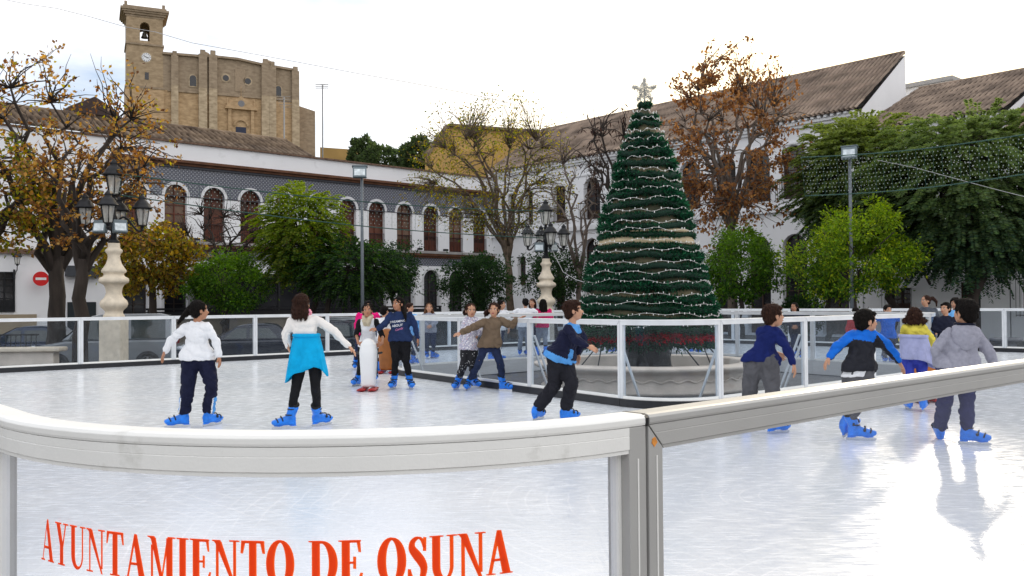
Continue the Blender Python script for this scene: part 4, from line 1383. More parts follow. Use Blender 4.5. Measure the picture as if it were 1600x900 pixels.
m = MB()
prof = [(.30, tz0 - .02)] + [(max(crad(z) - .10, .03), z) for z in np.linspace(tz0, tz1, 26)]
m.lathe(prof, FC, 48)
m.build('fabric_cone', M('beige_and_green_cone_fabric', (.02, .045, .03), .95, 0, .3, 1.3, col2=(.24, .20, .12)), ct)
TINSEL = [(.011, .055, .028), (.018, .080, .040), (.028, .105, .052), (.006, .034, .019)]
NR = 23
zs = [tz0 + .02 + (tz1 - tz0 - .04) * (i / (NR - 1)) + rng.uniform(-.022, .022) for i in range(NR)]
TILT = [rng.uniform(-.03, .03) for i in range(NR)]
for i, z in enumerate(zs):
    r0 = crad(z)
    thick = .07 if i >= NR - 4 else (.072 if i in (8, 9) else .104)
    per = 2 * math.pi * r0
    n = int(per * 620) + 250
    th = nrg.uniform(0, 2 * math.pi, n)
    ph = nrg.uniform(0, 2 * math.pi, n)
    sag = .018 * np.sin(3 * th + i) + .012 * np.sin(7 * th + 2 * i) + TILT[i] * np.sin(th + i)
    rr = r0 - .02
    cx = np.stack([FC.x + rr * np.cos(th), FC.y + rr * np.sin(th), z + sag], 1)
    d = np.stack([np.cos(th) * np.cos(ph), np.sin(th) * np.cos(ph), np.sin(ph)], 1) + nrg.normal(0, .35, (n, 3))
    o = leaf_object('garland', cx, d, nrg.uniform(.6, 1.25, n) * thick * (1 + .22 * np.sin(2 * th + i * 1.3) + .12 * np.sin(5 * th + i)), .22, TINSEL, ct, .5)
    # core so the ring is not see-through
    m = MB()
    m.tube([FC + V3((rr * math.cos(t), rr * math.sin(t), z + .018 * math.sin(3 * t + i) + .012 * math.sin(7 * t + 2 * i) + TILT[i] * math.sin(t + i))) for t in np.linspace(0, 2 * math.pi, 49)], thick * .5, 8)
    m.build('wire_core', M('dark_green_core', (.006, .026, .016), .9), o)
LAMPW = M('white_bulbs', (.85, .85, .82), .4)
for i, z in enumerate(zs[:-1]):
    z2 = z + (tz1 - tz0) / NR * .5
    r0 = crad(z2) + .035
    m = MB()
    ts = np.linspace(0, 2 * math.pi, 61)
    pts = [FC + V3((r0 * math.cos(t), r0 * math.sin(t), z2 + .022 * math.sin(11 * t + i * 2) + .02 * math.sin(4 * t + i) + TILT[i] * math.sin(t + i))) for t in ts]
    m.tube(pts, .0032, 5)
    nb = int(2 * math.pi * r0 / .11)
    for k in range(nb):
        t = 2 * math.pi * (k + rng.random() * .5) / nb
        p = FC + V3(((r0 + .01) * math.cos(t), (r0 + .01) * math.sin(t), z2 + .022 * math.sin(11 * t + i * 2) + .02 * math.sin(4 * t + i) + TILT[i] * math.sin(t + i)))
        m.box(p + V3((0, 0, rng.uniform(-.02, .02))), (.013, .013, rng.uniform(.018, .036)))
    m.build('light_string', LAMPW, ct)
m = MB()
for za, zb2 in ((zs[8] + .04, zs[9] - .02), (zs[9] + .05, zs[10] - .05)):
    m.lathe([(crad(za) - .045, za), (crad((za + zb2) / 2) - .03, (za + zb2) / 2), (crad(zb2) - .045, zb2)], FC, 40)
m.build('beige_band', M('beige_fabric', (.52, .42, .27), .9, 0, .15, 6), ct)
# top bow
m = MB()
top = FC + V3((0, 0, tz1 + .05))
m.tube([top - V3((0, 0, .1)), top + V3((0, 0, .25))], .02)
m.build('star_stem', M('silver_gauze', (.50, .50, .48), .6, 0, .25, 40), ct)
n = 1500
arm = nrg.integers(0, 5, n); u = nrg.random(n) ** .7
an_ = math.pi / 2 + arm * 2 * math.pi / 5
sc_ = top + V3((0, 0, .22))
wd = (1 - u) * .10
off = nrg.normal(0, 1, n) * wd * .6
cx = np.stack([sc_.x + np.cos(an_) * u * .22 - np.sin(an_) * off, sc_.y + nrg.normal(0, .03, n), sc_.z + np.sin(an_) * u * .22 + np.cos(an_) * off], 1)
leaf_object('star_bow', cx, nrg.normal(size=(n, 3)), nrg.uniform(.025, .06, n), .3, [(.45, .45, .44), (.32, .32, .31), (.58, .58, .56)], ct, .2)
# poinsettia band
n = 5200
th = nrg.uniform(0, 2 * math.pi, n); zz = nrg.normal(.93, .035, n)
cx = np.stack([FC.x + 1.20 * np.cos(th), FC.y + 1.20 * np.sin(th), zz], 1)
d = np.stack([np.cos(th), np.sin(th), nrg.normal(0, .5, n)], 1) + nrg.normal(0, .5, (n, 3))
leaf_object('red_flower_band', cx, d, nrg.uniform(.06, .12, n), .5, [(.42, .01, .018), (.55, .015, .03), (.25, .006, .012), (.05, .04, .015)], ct, .3)
n = 4200
th = nrg.uniform(0, 2 * math.pi, n); zz = nrg.normal(.82, .05, n)
cx = np.stack([FC.x + 1.16 * np.cos(th), FC.y + 1.16 * np.sin(th), zz], 1)
d = np.stack([np.cos(th), np.sin(th), nrg.normal(-.3, .5, n)], 1) + nrg.normal(0, .5, (n, 3))
leaf_object('lower_foliage', cx, d, nrg.uniform(.06, .12, n), .4, TINSEL, ct, .4)
m = MB()
m.lathe([(.42, .2), (.44, .3), (.41, .6), (.40, .95), (.55, 1.0)], FC, 40, mod=lambda t, z: 1 + .03 * math.sin(9 * t) + .015 * math.sin(23 * t + z * 4))
m.build('trunk', M('black_plastic_sheet', (.014, .013, .014), .28, 0, .4, 3, stretch=(4, 4, .5)), ct)
m = MB()
m.tube([FC + V3((.455 * math.cos(t), .455 * math.sin(t), .33 + .03 * math.sin(2 * t))) for t in np.linspace(0, 2 * math.pi, 33)], .022, 8)
m.build('binding_rope', BLACKP, ct)
for k in range(9):
    a = 2 * math.pi * k / 9 + .2
    p = FC + V3((1.0 * math.cos(a), 1.0 * math.sin(a), .9)); q = FC + V3((1.5 * math.cos(a + .25), 1.5 * math.sin(a + .25), .2))
    m = MB(); m.tube([p, q], .012, 6); m.build('guy_rod', IRON, ct)

# ------------------------------------------------------------------ ground
def ground_mat():
    m, nt, N, L = nodes_of('plaza_paving')
    out = N.new('ShaderNodeOutputMaterial'); b = N.new('ShaderNodeBsdfPrincipled'); b.inputs['Roughness'].default_value = .85
    tc = N.new('ShaderNodeTexCoord')
    br = N.new('ShaderNodeTexBrick'); br.inputs['Scale'].default_value = 1.6
    br.inputs['Color1'].default_value = (.13, .125, .12, 1); br.inputs['Color2'].default_value = (.165, .155, .145, 1); br.inputs['Mortar'].default_value = (.07, .068, .065, 1)
    br.inputs['Mortar Size'].default_value = .012
    L.new(tc.outputs['Object'], br.inputs[0])
    nz = N.new('ShaderNodeTexNoise'); nz.inputs['Scale'].default_value = .6; nz.inputs['Detail'].default_value = 8
    L.new(tc.outputs['Object'], nz.inputs[0])
    mx = N.new('ShaderNodeMix'); mx.data_type = 'RGBA'; mx.blend_type = 'MULTIPLY'; mx.inputs[0].default_value = .6
    L.new(br.outputs[0], mx.inputs[6]); L.new(nz.outputs[0], mx.inputs[7]); L.new(mx.outputs[2], b.inputs['Base Color'])
    L.new(b.outputs[0], out.inputs[0]); return m


m = MB()
TB0, TB1, STREET = 25.4, 30.4, -.5
rowsb = [(-400, 0), (TB0, 0), (TB0 + .25, STREET), (TB1, STREET), (TB1 + .05, 0), (1500, 0)]
for (b0, z0_), (b1, z1_) in zip(rowsb[:-1], rowsb[1:]):
    q0, q1, q2, q3 = K2(-1200, b0, z0_), K2(1200, b0, z0_), K2(1200, b1, z1_), K2(-1200, b1, z1_)
    m.add([q0, q1, q2, q3], [(0, 1, 2, 3)])
o = m.build('ground', ground_mat()); o['kind'] = 'structure'
m = MB()
ASPH = M('asphalt', (.045, .045, .048), .85, 0, .2, 2, .3, 80)
p, q, dd = K2(-60, TB0 + .3), K2(60, TB0 + .3), W2 * 4.75
m.add([(v.x, v.y, STREET + .006) for v in (p, q, q + dd, p + dd)], [(0, 1, 2, 3)])
o = m.build('road', ASPH); o['kind'] = 'structure'
m = MB()
dd = W2 * 3
p, q = K2(-30, 30.7), K2(26, 30.7)
m.box((p + q + dd) / 2 + V3((0, 0, .06)), ((q - p).length, 3, .12), Matrix.Rotation(math.atan2(U2.y, U2.x), 3, 'Z'))
o = m.build('pavement', M('pavement_slabs', (.20, .19, .175), .85, 0, .15, 2)); o['kind'] = 'structure'
m = MB()
for k, (a, w_) in enumerate(((-8, .12), (-3, .12), (2, .12), (7, .12), (12, .12))):
    p = K2(a, 25.8); q = K2(a, 29.5)
    m.add([(v.x, v.y, STREET + .011) for v in (p, p + U2 * w_, q + U2 * w_, q)], [(0, 1, 2, 3)])
o = m.build('parking_lines', M('road_paint', (.55, .55, .53), .8)); o['kind'] = 'structure'
m = MB(); m.add([(v.x, v.y, .004) for v in [p + (p - K2(IA + IS / 2, IB + IS / 2)).normalized() * -.0 for p in inner]], [list(range(len(inner)))])
o = m.build('island_paving', M('grey_island_paving', (.10, .10, .105), .85, 0, .25, 2)); o['kind'] = 'structure'
# hill under the church
NX, NY = 60, 40
m = MB(); vs = []
for j in range(NY + 1):
    for i in range(NX + 1):
        x = -260 + 300 * i / NX; y = 92 + 320 * j / NY
        t = min(max((y - 96) / 90, 0), 1); t = t * t * (3 - 2 * t)
        e = 1 - min(max((x + 52) / 26, 0), 1); e = e * e * (3 - 2 * e)
        e2 = .55 + .45 * min(max((x + 260) / 120, 0), 1)
        vs.append((x, y, -.5 + 36 * t * e * e2 + 1.2 * noise.noise(V3((x * .05, y * .05, 0))) * t * e))
fs = [(j * (NX + 1) + i, j * (NX + 1) + i + 1, (j + 1) * (NX + 1) + i + 1, (j + 1) * (NX + 1) + i) for j in range(NY) for i in range(NX)]
m.add(vs, fs, 0, True)
o = m.build('hill', M('dry_hillside', (.16, .13, .07), .95, 0, .3, .2, col2=(.10, .12, .05))); o['kind'] = 'structure'
# ------------------------------------------------------------------ lamps
LGLASS = glass_mat('lantern_glass', (.85, .85, .82), .08, .35, (.75, .74, .70))
Z3 = V3((0, 0, 1))


def lantern(base, s, parent):
    """hexagonal lantern standing on base"""
    m = MB()
    m.lathe([(.02, 0), (.05, .02), (.045, .05), (.10, .07), (.115, .085)], base, 8)
    for k in range(6):
        a = 2 * math.pi * k / 6
        m.tube([base + V3((.105 * math.cos(a), .105 * math.sin(a), .08)) * s, base + V3((.165 * math.cos(a), .165 * math.sin(a), .45)) * s], .010 * s, 5)
    o = m.build('lantern', IRON, parent)
    m = MB()
    m.lathe([(.098 * s, .085 * s), (.158 * s, .45 * s)], base, 6, smooth=False)
    m.build('lantern_glass', LGLASS, o)
    m = MB()
    m.lathe([(.165 * s, .445 * s), (.225 * s, .46 * s), (.225 * s, .485 * s), (.19 * s, .51 * s), (.165 * s, .57 * s), (.11 * s, .64 * s), (.075 * s, .66 * s), (.075 * s, .70 * s), (.085 * s, .71 * s), (.05 * s, .75 * s), (.02 * s, .80 * s)], base, 12)
    m.build('lantern_cap', IRON, o)


def lamp(x, y, label):
    p = V3((x, y, 0))
    t = thing('street_lamp', label, 'street lamp', tuple(p), 'ornate stone and iron street lamps')
    m = MB()
    m.box(p + V3((0, 0, .62)), (.55, .55, 1.24))
    m.build('pedestal', STONE, t, bevel=.02)
    m = MB()
    SR = .88
    rib = lambda tt, z: 1 + (.045 * abs(math.sin(8 * tt)) if 1.42 < z < 1.72 else 0)
    m.lathe([(r_ * .88, z_) for r_, z_ in [(.30, 1.24), (.30, 1.30), (.26, 1.33), (.25, 1.40), (.27, 1.44), (.36, 1.52), (.385, 1.60), (.36, 1.68), (.28, 1.76), (.24, 1.82), (.22, 1.90), (.24, 2.02), (.29, 2.10), (.34, 2.13), (.41, 2.16), (.425, 2.22), (.40, 2.28),
             (.31, 2.32), (.28, 2.36), (.29, 2.40), (.345, 2.43), (.35, 2.48), (.29, 2.56), (.22, 2.66), (.18, 2.78), (.17, 2.86), (.19, 2.92), (.24, 2.97), (.245, 3.02), (.19, 3.06), (.17, 3.10), (.17, 3.2)]], p, 48, mod=rib)
    m.build('baluster', STONE, t)
    m = MB()
    m.lathe([(.13, 3.2), (.15, 3.24), (.10, 3.3), (.075, 3.4), (.085, 3.8), (.10, 3.86), (.06, 3.95), (.055, 4.3), (.09, 4.36), (.05, 4.42)], p, 16)
    m.build('pole', IRON, t)
    top = 4.40
    lantern(p + V3((0, 0, top)), 1.28, t)
    for k in range(4):
        a = math.pi / 2 * k + .22
        d = V3((math.cos(a), math.sin(a), 0))
        m = MB()
        m.tube([p + d * (.05 + .65 * u) + V3((0, 0, 3.72 + .18 * math.sin(u * 5.2) - .02 * u)) for u in np.linspace(0, 1, 12)], .028, 8)
        m.tube([p + d * .42 + V3((0, 0, 3.70)) + d * (.09 * math.cos(q)) + V3((0, 0, .09 * math.sin(q))) for q in np.linspace(0, 5, 12)], .014, 6)
        e = p + d * .70 + V3((0, 0, 3.72 + .18 * math.sin(5.2) - .02))
        m.tube([e, e + V3((0, 0, .06))], [.05, .03], 8)
        m.build('arm', IRON, t)
        lantern(e + V3((0, 0, .05)), 1.15, t)
    for sx, yaw in ((-1, -8), (1, 40)):
        c = p + V3((sx * .25, -.22, 3.62))
        q = Matrix.Rotation(R(yaw), 3, 'Z') @ Matrix.Rotation(R(-14), 3, 'X')
        m = MB(); m.box(c, (.36, .14, .34), q); m.bar(c, p + V3((0, 0, 3.5)), .03, .03)
        o = m.build('floodlight', M('grey_floodlight_case', (.16, .20, .22), .5), t, bevel=.02)
        m = MB(); m.box(c + q @ V3((0, -.073, -.03)), (.28, .006, .20), q)
        m.build('floodlight_glass', M('floodlight_reflector', (.62, .68, .70), .2, .3, .25, 9), o)


g = at(178, 500, 23.6); lamp(g.x, g.y, 'ornate five lantern street lamp on a carved stone column at the left')
g = at(854, 500, 33.6); lamp(g.x, g.y, 'more distant five lantern street lamp on a stone column, left of the Christmas tree')


def flood_pole(px, Y, pytop, label, yaw):
    p = at(px, 400, Y); z = at(px, pytop, Y).z
    t = thing('floodlight_pole', label, 'floodlight', (p.x, p.y, 0), 'slim floodlight poles')
    m = MB(); m.tube([(p.x, p.y, 0), (p.x, p.y, z - .1)], [.06, .045], 10); m.build('pole', M('grey_painted_steel', (.13, .15, .17), .5), t)
    c = V3((p.x - .05, p.y - .1, z)); q = Matrix.Rotation(R(yaw), 3, 'Z') @ Matrix.Rotation(R(-12), 3, 'X')
    m = MB(); m.box(c, (.44, .16, .36), q); m.box(c + q @ V3((0, .02, .2)), (.5, .24, .03), q)
    o = m.build('lamp_head', M('grey_floodlight_case', (.16, .20, .22), .5), t, bevel=.02)
    m = MB(); m.box(c + q @ V3((0, -.083, -.02)), (.34, .006, .22), q); m.build('lens', MATS['floodlight_reflector'], o)


flood_pole(566, 29, 270, 'slim grey pole with a square floodlight in front of the arcaded building', 8)
flood_pole(1330, 27, 240, 'slim grey pole with a floodlight beside the net of lights at the right', -30)

# ------------------------------------------------------------------ buildings
class Facade:
    def __init__(s, O, a):
        s.O = V3(O); s.a = V3(a).normalized(); s.n = V3((s.a.y, -s.a.x, 0))

    def __call__(s, x, z, d=0):
        return s.O + s.a * x + s.n * d + Z3 * z

    def box(s, mb, x0, x1, z0, z1, d0, d1, mi=0):
        P_ = [s(x, z, d) for x in (x0, x1) for d in (d0, d1) for z in (z0, z1)]
        mb.add(P_, [(0, 1, 3, 2), (4, 6, 7, 5), (0, 4, 5, 1), (2, 3, 7, 6), (0, 2, 6, 4), (1, 5, 7, 3)], mi)

    def bay(s, mb, x0, x1, z0, z1, ox0, ox1, oz0, osp, rise, depth=.28, n=12, d=0, mi=0):
        """wall panel with an arched opening (rise = height of the arch over the springing)"""
        cx = (ox0 + ox1) / 2; rx = (ox1 - ox0) / 2
        arch = [(cx - rx * math.cos(math.pi * i / n), osp + rise * math.sin(math.pi * i / n)) for i in range(n + 1)]
        f = lambda x, z: s(x, z, d)
        mb.add([f(x0, z0), f(ox0, z0), f(ox0, osp), f(x0, osp)], [(0, 1, 2, 3)], mi)
        mb.add([f(ox1, z0), f(x1, z0), f(x1, osp), f(ox1, osp)], [(0, 1, 2, 3)], mi)
        if oz0 > z0 + 1e-3:
            mb.add([f(ox0, z0), f(ox1, z0), f(ox1, oz0), f(ox0, oz0)], [(0, 1, 2, 3)], mi)
        for i in range(n):
            (xa, za), (xb, zb) = arch[i], arch[i + 1]
            ta, tb = x0 + (x1 - x0) * i / n, x0 + (x1 - x0) * (i + 1) / n
            mb.add([f(xa, za), f(xb, zb), f(tb, z1), f(ta, z1)], [(0, 1, 2, 3)], mi)
        mb.add([f(x0, osp), f(ox0, osp), f(x0, z1)], [(0, 1, 2)], mi); mb.add([f(ox1, osp), f(x1, osp), f(x1, z1)], [(0, 1, 2)], mi)
        loop = [(ox0, oz0)] + arch + [(ox1, oz0)]
        for i in range(len(loop) - 1):
            a, b = loop[i], loop[i + 1]
            mb.add([s(*a, d), s(*b, d), s(*b, d - depth), s(*a, d - depth)], [(0, 1, 2, 3)], mi)
        mb.add([s(ox0, oz0, d), s(ox1, oz0, d), s(ox1, oz0, d - depth), s(ox0, oz0, d - depth)], [(0, 1, 2, 3)], mi)
        return arch

    def archring(s, mb, cx, osp, r0, r1, rise_k=1.0, d0=0, d1=.03, n=14, mi=0):
        for i in range(n):
            a, b = math.pi * i / n, math.pi * (i + 1) / n
            P_ = []
            for r in (r0, r1):
                for t in (a, b):
                    P_.append((cx - r * math.cos(t), osp + r * math.sin(t) * rise_k))
            q = [s(*p, d1) for p in P_] + [s(*p, d0) for p in P_]
            mb.add(q, [(0, 1, 3, 2), (4, 5, 1, 0), (2, 3, 7, 6)], mi)

    def window(s, parent, cx, z0, osp, rx, rise, d, fmat, gmat, cols=2, rows=4, name='window'):
        """double leaf timber window filling an arched opening"""
        n = 10
        arch = [(cx - rx * math.cos(math.pi * i / n), osp + rise * math.sin(math.pi * i / n)) for i in range(n + 1)] if rise > 0 else [(cx - rx, osp), (cx + rx, osp)]
        m = MB()
        m.add([s(cx - rx, z0, d)] + [s(*p, d) for p in arch] + [s(cx + rx, z0, d)], [list(range(len(arch) + 2))[::-1]])
        g_ = m.build('pane', gmat)
        m = MB()
        f = .055
        s.box(m, cx - rx, cx - rx + f, z0, osp, d + .002, d + .05); s.box(m, cx + rx - f, cx + rx, z0, osp, d + .002, d + .05)
        s.box(m, cx - f / 2, cx + f / 2, z0 + f, osp + rise * .95, d + .002, d + .052)
        s.box(m, cx - rx + f, cx + rx - f, z0, z0 + .10, d + .002, d + .049); s.box(m, cx - rx + f, cx + rx - f, osp - f, osp, d + .002, d + .048)
        for k in range(1, rows):
            z = z0 + (osp - z0) * k / rows
            s.box(m, cx - rx + f, cx + rx - f, z - .022, z + .022, d + .002, d + .046)
        # solid lower door panels
        s.box(m, cx - rx + f, cx + rx - f, z0 + .1, z0 + (osp - z0) * .30, d + .002, d + .03)
        if rise > 0: s.archring(m, cx, osp, rx - f, rx, rise / rx, d + .002, d + .05, 10)
        o = m.build(name, fmat, parent)
        o0 = org(parent)
        g_.data.transform(Matrix.Translation(-o0)); g_.parent = o; ORG[g_.name] = o0
        return o

    def railing(s, parent, x0, x1, z0, z1, d, step=.11, name='railing'):
        m = MB()
        s.box(m, x0, x1, z1 - .03, z1, d - .015, d + .015); s.box(m, x0, x1, z0 + .04, z0 + .065, d - .012, d + .012)
        n = max(int((x1 - x0) / step), 2)
        for k in range(n + 1):
            x = x0 + (x1 - x0) * k / n
            m.tube([s(x, z0, d), s(x, z1 - .03, d)], .010, 4)
        return m.build(name, IRON, parent)


def tiled_roof(mb, e0, e1, r0, r1, pitch=.28, rad=.085, mi=0):
    mb.tube([V3(r0) + V3((0, 0, .02)), V3(r1) + V3((0, 0, .02))], rad * 1.5, 8, mi)
    """barrel tiles between eave line e0-e1 and ridge line r0-r1"""
    e0, e1, r0, r1 = map(V3, (e0, e1, r0, r1))
    mb.add([e0, e1, r1, r0], [(0, 1, 2, 3)], mi)
    nrm = (e1 - e0).cross(r0 - e0).normalized()
    if nrm.z < 0: nrm = -nrm
    n = int((e1 - e0).length / pitch)
    rows = max(int((r0 - e0).length / .9), 1)
    for k in range(n + 1):
        t = k / n
        a, b = e0.lerp(e1, t), r0.lerp(r1, t)
        w_ = (e1 - e0).normalized() * rad
        vs, fs = [], []
        for j in range(rows * 2):
            u0 = (j // 2 + (j % 2) * .98) / rows
            c = a.lerp(b, min(u0, 1)) + nrm * (.03 if j % 2 == 0 else .0)
            for q in range(5):
                th = math.pi * q / 4
                vs.append(c - w_ * math.cos(th) + nrm * (rad * 1.1 * math.sin(th)))
        for j in range(rows * 2 - 1):
            for q in range(4):
                fs.append((j * 5 + q, j * 5 + q + 1, (j + 1) * 5 + q + 1, (j + 1) * 5 + q))
        fs.append((0, 1, 2, 3, 4))
        mb.add(vs, fs, mi, True)


TILE = M('old_roof_tiles', (.125, .082, .055), .9, 0, .5, 1.6, .3, 20, col2=(.235, .17, .115))
TILE_HAZE = M('hazed_roof_tiles', (.22, .165, .13), .9, 0, .4, 1.2, .3, 20, col2=(.38, .29, .225))  # haze over the right-hand roofs put into a paler tile colour


def azulejo():
    m, nt, N, L = nodes_of('blue_grey_wall_tiles')
    out = N.new('ShaderNodeOutputMaterial'); b = N.new('ShaderNodeBsdfPrincipled'); b.inputs['Roughness'].default_value = .35
    tc = N.new('ShaderNodeTexCoord')
    mp = N.new('ShaderNodeMapping'); mp.inputs['Rotation'].default_value = (0, 0, -math.atan2(U2.y, U2.x)); mp.inputs['Scale'].default_value = (1, 1, 1)
    L.new(tc.outputs['Object'], mp.inputs[0])
    sx = N.new('ShaderNodeSeparateXYZ'); L.new(mp.outputs[0], sx.inputs[0])
    cb = N.new('ShaderNodeCombineXYZ'); L.new(sx.outputs[0], cb.inputs[0]); L.new(sx.outputs[2], cb.inputs[1])
    vo = N.new('ShaderNodeTexVoronoi'); vo.inputs['Scale'].default_value = 5.5; vo.inputs['Randomness'].default_value = .0; vo.voronoi_dimensions = '2D'
    L.new(cb.outputs[0], vo.inputs[0])
    rp = N.new('ShaderNodeValToRGB'); e = rp.color_ramp.elements
    e[0].position = .14; e[0].color = (.36, .38, .43, 1); e[1].position = .22; e[1].color = (.055, .06, .085, 1)
    x = e.new(.45); x.color = (.085, .09, .12, 1); x = e.new(.52); x.color = (.22, .23, .26, 1)
    L.new(vo.outputs['Distance'], rp.inputs[0]); L.new(rp.outputs[0], b.inputs['Base Color'])
    L.new(b.outputs[0], out.inputs[0]); MATS['azulejo'] = m
    return m


AZU = azulejo()
WPANE = M('brown_shutter_panes', (.085, .028, .016), .4, 0, .5, 1.2, col2=(.16, .055, .03))
WPS = [WPANE, WPANE, M('dark_shutter_panes', (.045, .018, .012), .35, 0, .5, 1.2, col2=(.10, .035, .02)), M('curtained_panes', (.14, .07, .045), .4, 0, .5, .9, col2=(.24, .15, .10))]

# ---- arcaded two storey building on the left
FL = Facade((-14.85, 42, 0), U2)
cb = thing('arcaded_building', 'long white two storey building with arched wooden balcony windows and blue grey tiled frieze', 'building', tuple(FL(8, 0)))
XS = [-2.75 + 1.84 * k for k in range(12)]
xl, xr = XS[0] - .92, XS[-1] + .92
mw, ma = MB(), MB()
RINGM = M('white_stucco_trim', (.72, .72, .74), .8)
for x in XS:
    mring = MB()
    FL.bay(mw, x - .92, x + .92, 4.56, 6.65, x - .52, x + .52, 4.58, 6.649, 0.0005, n=2)
    FL.bay(ma, x - .92, x + .92, 6.65, 7.95, x - .52, x + .52, 6.65, 6.651, .52, depth=.28)
    FL.archring(mring, x, 6.65, .52, .655, 1, -.02, .035)
    mring.build('arch_surround', RINGM, cb); mring = MB()
    # ground floor
    FL.bay(mw, x - .92, x + .92, 0, 3.55, x - .55, x + .55, .35, 2.95, .55, depth=.3)
    FL.archring(mring, x, 2.95, .55, .68, 1, -.02, .035)
    for sx in (-1, 1):
        FL.box(mring, x + sx * .615 - .065, x + sx * .615 + .065, .4, 2.95, 0.001, .034)
    mring.build('arch_surround', RINGM, cb)
FL.box(mw, xl, xr, 3.55, 3.72, -.3, 0)
FL.box(ma, xl, xr, 3.72, 4.18, -.3, .004)
FL.box(mw, xl, xr, 8.30, 9.12, -.35, -.02)
for x0, x1 in ((xl - 7.5, xl),):          # plain white wing at the left end
    FL.box(mw, x0, x1, 0, 3.75, -6, -.05); FL.box(mw, x0, x1, 3.75, 9.0, -6, -.04)
FL.box(mw, xl, xr, 0.0, 9.0, -8, -.85)
FL.box(mw, xr, xr + 2.6, 0, 9.05, -8, -.01)
mw.build('wall', WHITE, cb); ma.build('tile_frieze', AZU, cb);
m = MB()
FL.box(m, xl - .1, xr + .1, 8.06, 8.18, -.3, .16); FL.box(m, xl - .15, xr + .15, 8.18, 8.30, -.3, .30)
m.build('brown_cornice', RUST, cb)
m = MB(); FL.box(m, xl - .1, xr + .1, 7.95, 8.06, -.3, .09); FL.box(m, xl, xr, 6.62, 6.66, .0, .02); m.build('frieze_moulding', M('dark_moulding', (.05, .052, .065), .6), cb)
m = MB(); FL.box(m, xl - .1, xr + .1, 4.30, 4.42, -.3, .22); FL.box(m, xl - .1, xr + .1, 4.18, 4.30, -.3, .10); m.build('string_course', RUST, cb)
m = MB(); FL.box(m, xl - .1, xr + .1, 4.42, 4.56, -.3, .26); m.build('balcony_ledge', M('ledge_stone', (.35, .33, .32), .8), cb)
m = MB(); FL.box(m, xl - .1, xr + 2.7, 9.12, 9.20, -.4, .10); FL.box(m, xl - 7.6, xl - .11, 9.0, 9.08, -6, .05); FL.box(m, xl - 7.6, xl - .01, 3.75, 3.95, -.04, .12); m.build('parapet_coping', M('coping_tiles', (.16, .10, .07), .9, 0, .4, 8), cb)
for x in XS:
    FL.window(cb, x, 4.58, 6.65, .52, .52, -.26, WOOD, rng.choice(WPS), rows=5)
    FL.railing(cb, x - .50, x + .50, 4.58, 5.42, -.06, name='balcony_railing')
    FL.window(cb, x, .35, 2.95, .55, .55, -.27, M('dark_bronze_frame', (.035, .025, .022), .5), DKGLASS, rows=4, name='ground_floor_window')
for x in (XS[-4] + .92, XS[-3] + .92, XS[1] + .92, XS[4] + .92):
    m = MB(); c = FL(x, 4.66, .18); m.box(c, (.28, .16, .12), Matrix.Rotation(.7, 3, 'Z'))
    m.build('ledge_spotlight', BLACKP, cb, bevel=.02)
m = MB()   # attic roof behind the parapet at the left
tiled_roof(m, FL(xl - 1, 9.35, -1.2), FL(xl + 10.6, 9.35, -1.2), FL(xl - 1, 10.5, -3.4), FL(xl + 10.2, 10.5, -3.4), .30, .10)
m.add([FL(xl + 10.6, 9.35, -1.2), FL(xl + 10.2, 10.5, -3.4), FL(xl + 10.2, 9.0, -3.4)], [(0, 1, 2)])
m.build('attic_roof', TILE, cb)
m = MB(); FL.box(m, xl - 1, xl + 10.5, 9.0, 9.36, -3.4, -1.25); m.build('attic_wall', WHITE2, cb)
m = MB()
p0 = FL(xl + .2, 10.6, -3.2)
m.prism([(-1.1, 0), (1.1, 0), (1.1, .25), (0, .85), (-1.1, .25)], p0, FL.a, Z3, FL.n * -1.6); m.build('dormer', M('dark_dormer', (.06, .04, .035), .9), cb)
m = MB()
tiled_roof(m, FL(xl - 7.6, 9.1, .1), FL(xl - .8, 9.1, .1), FL(xl - 7.6, 10.4, -3), FL(xl - .8, 10.4, -3), .30, .10)
m.build('wing_roof', TILE, cb)
# openings of the plain wing
FL.window(cb, xl - 4.3, 1.35, 3.0, .38, 0, -.03, IRON, DKGLASS, rows=6, name='barred_window')
m = MB(); FL.box(m, xl - 5.4, xl - 3.1, 0, 1.25, -.045, .0); m.build('tan_dado', M('tan_render', (.33, .27, .19), .9, 0, .1, 2), cb)
m = MB(); FL.box(m, xl - 1.9, xl - .75, 0, 1.75, -.048, .02); m.build('dark_door', M('dark_green_door', (.018, .025, .03), .5), cb)
m = MB(); FL.box(m, xl - 2.0, xl - .6, 2.85, 3.3, -.045, .30); m.build('shutter_box', M('slate_awning', (.05, .055, .065), .7), cb)
FL.window(cb, xl - 2.6, 5.0, 7.0, .45, 0, -.03, WOOD, DKGLASS, rows=4); FL.window(cb, xl - 5.2, 5.0, 7.0, .45, 0, -.03, WOOD, DKGLASS, rows=4)


def wall_lamp(F, x, z, label, s=1.0):
    t = thing('wall_lantern', label, 'wall lamp', tuple(F(x, z)))
    m = MB(); m.tube([F(x, z - .35, .0), F(x, z - .35, .3), F(x, z - .28, .45), F(x, z - .12, .48)], .018, 6); m.tube([F(x, z - .62, .0), F(x, z - .35, .32)], .012, 6); m.box(F(x, z - .45, .01), (.06, .06, .4)); m.build('bracket', IRON, t)
    lantern(F(x, z - .12, .48), s * .8, t)


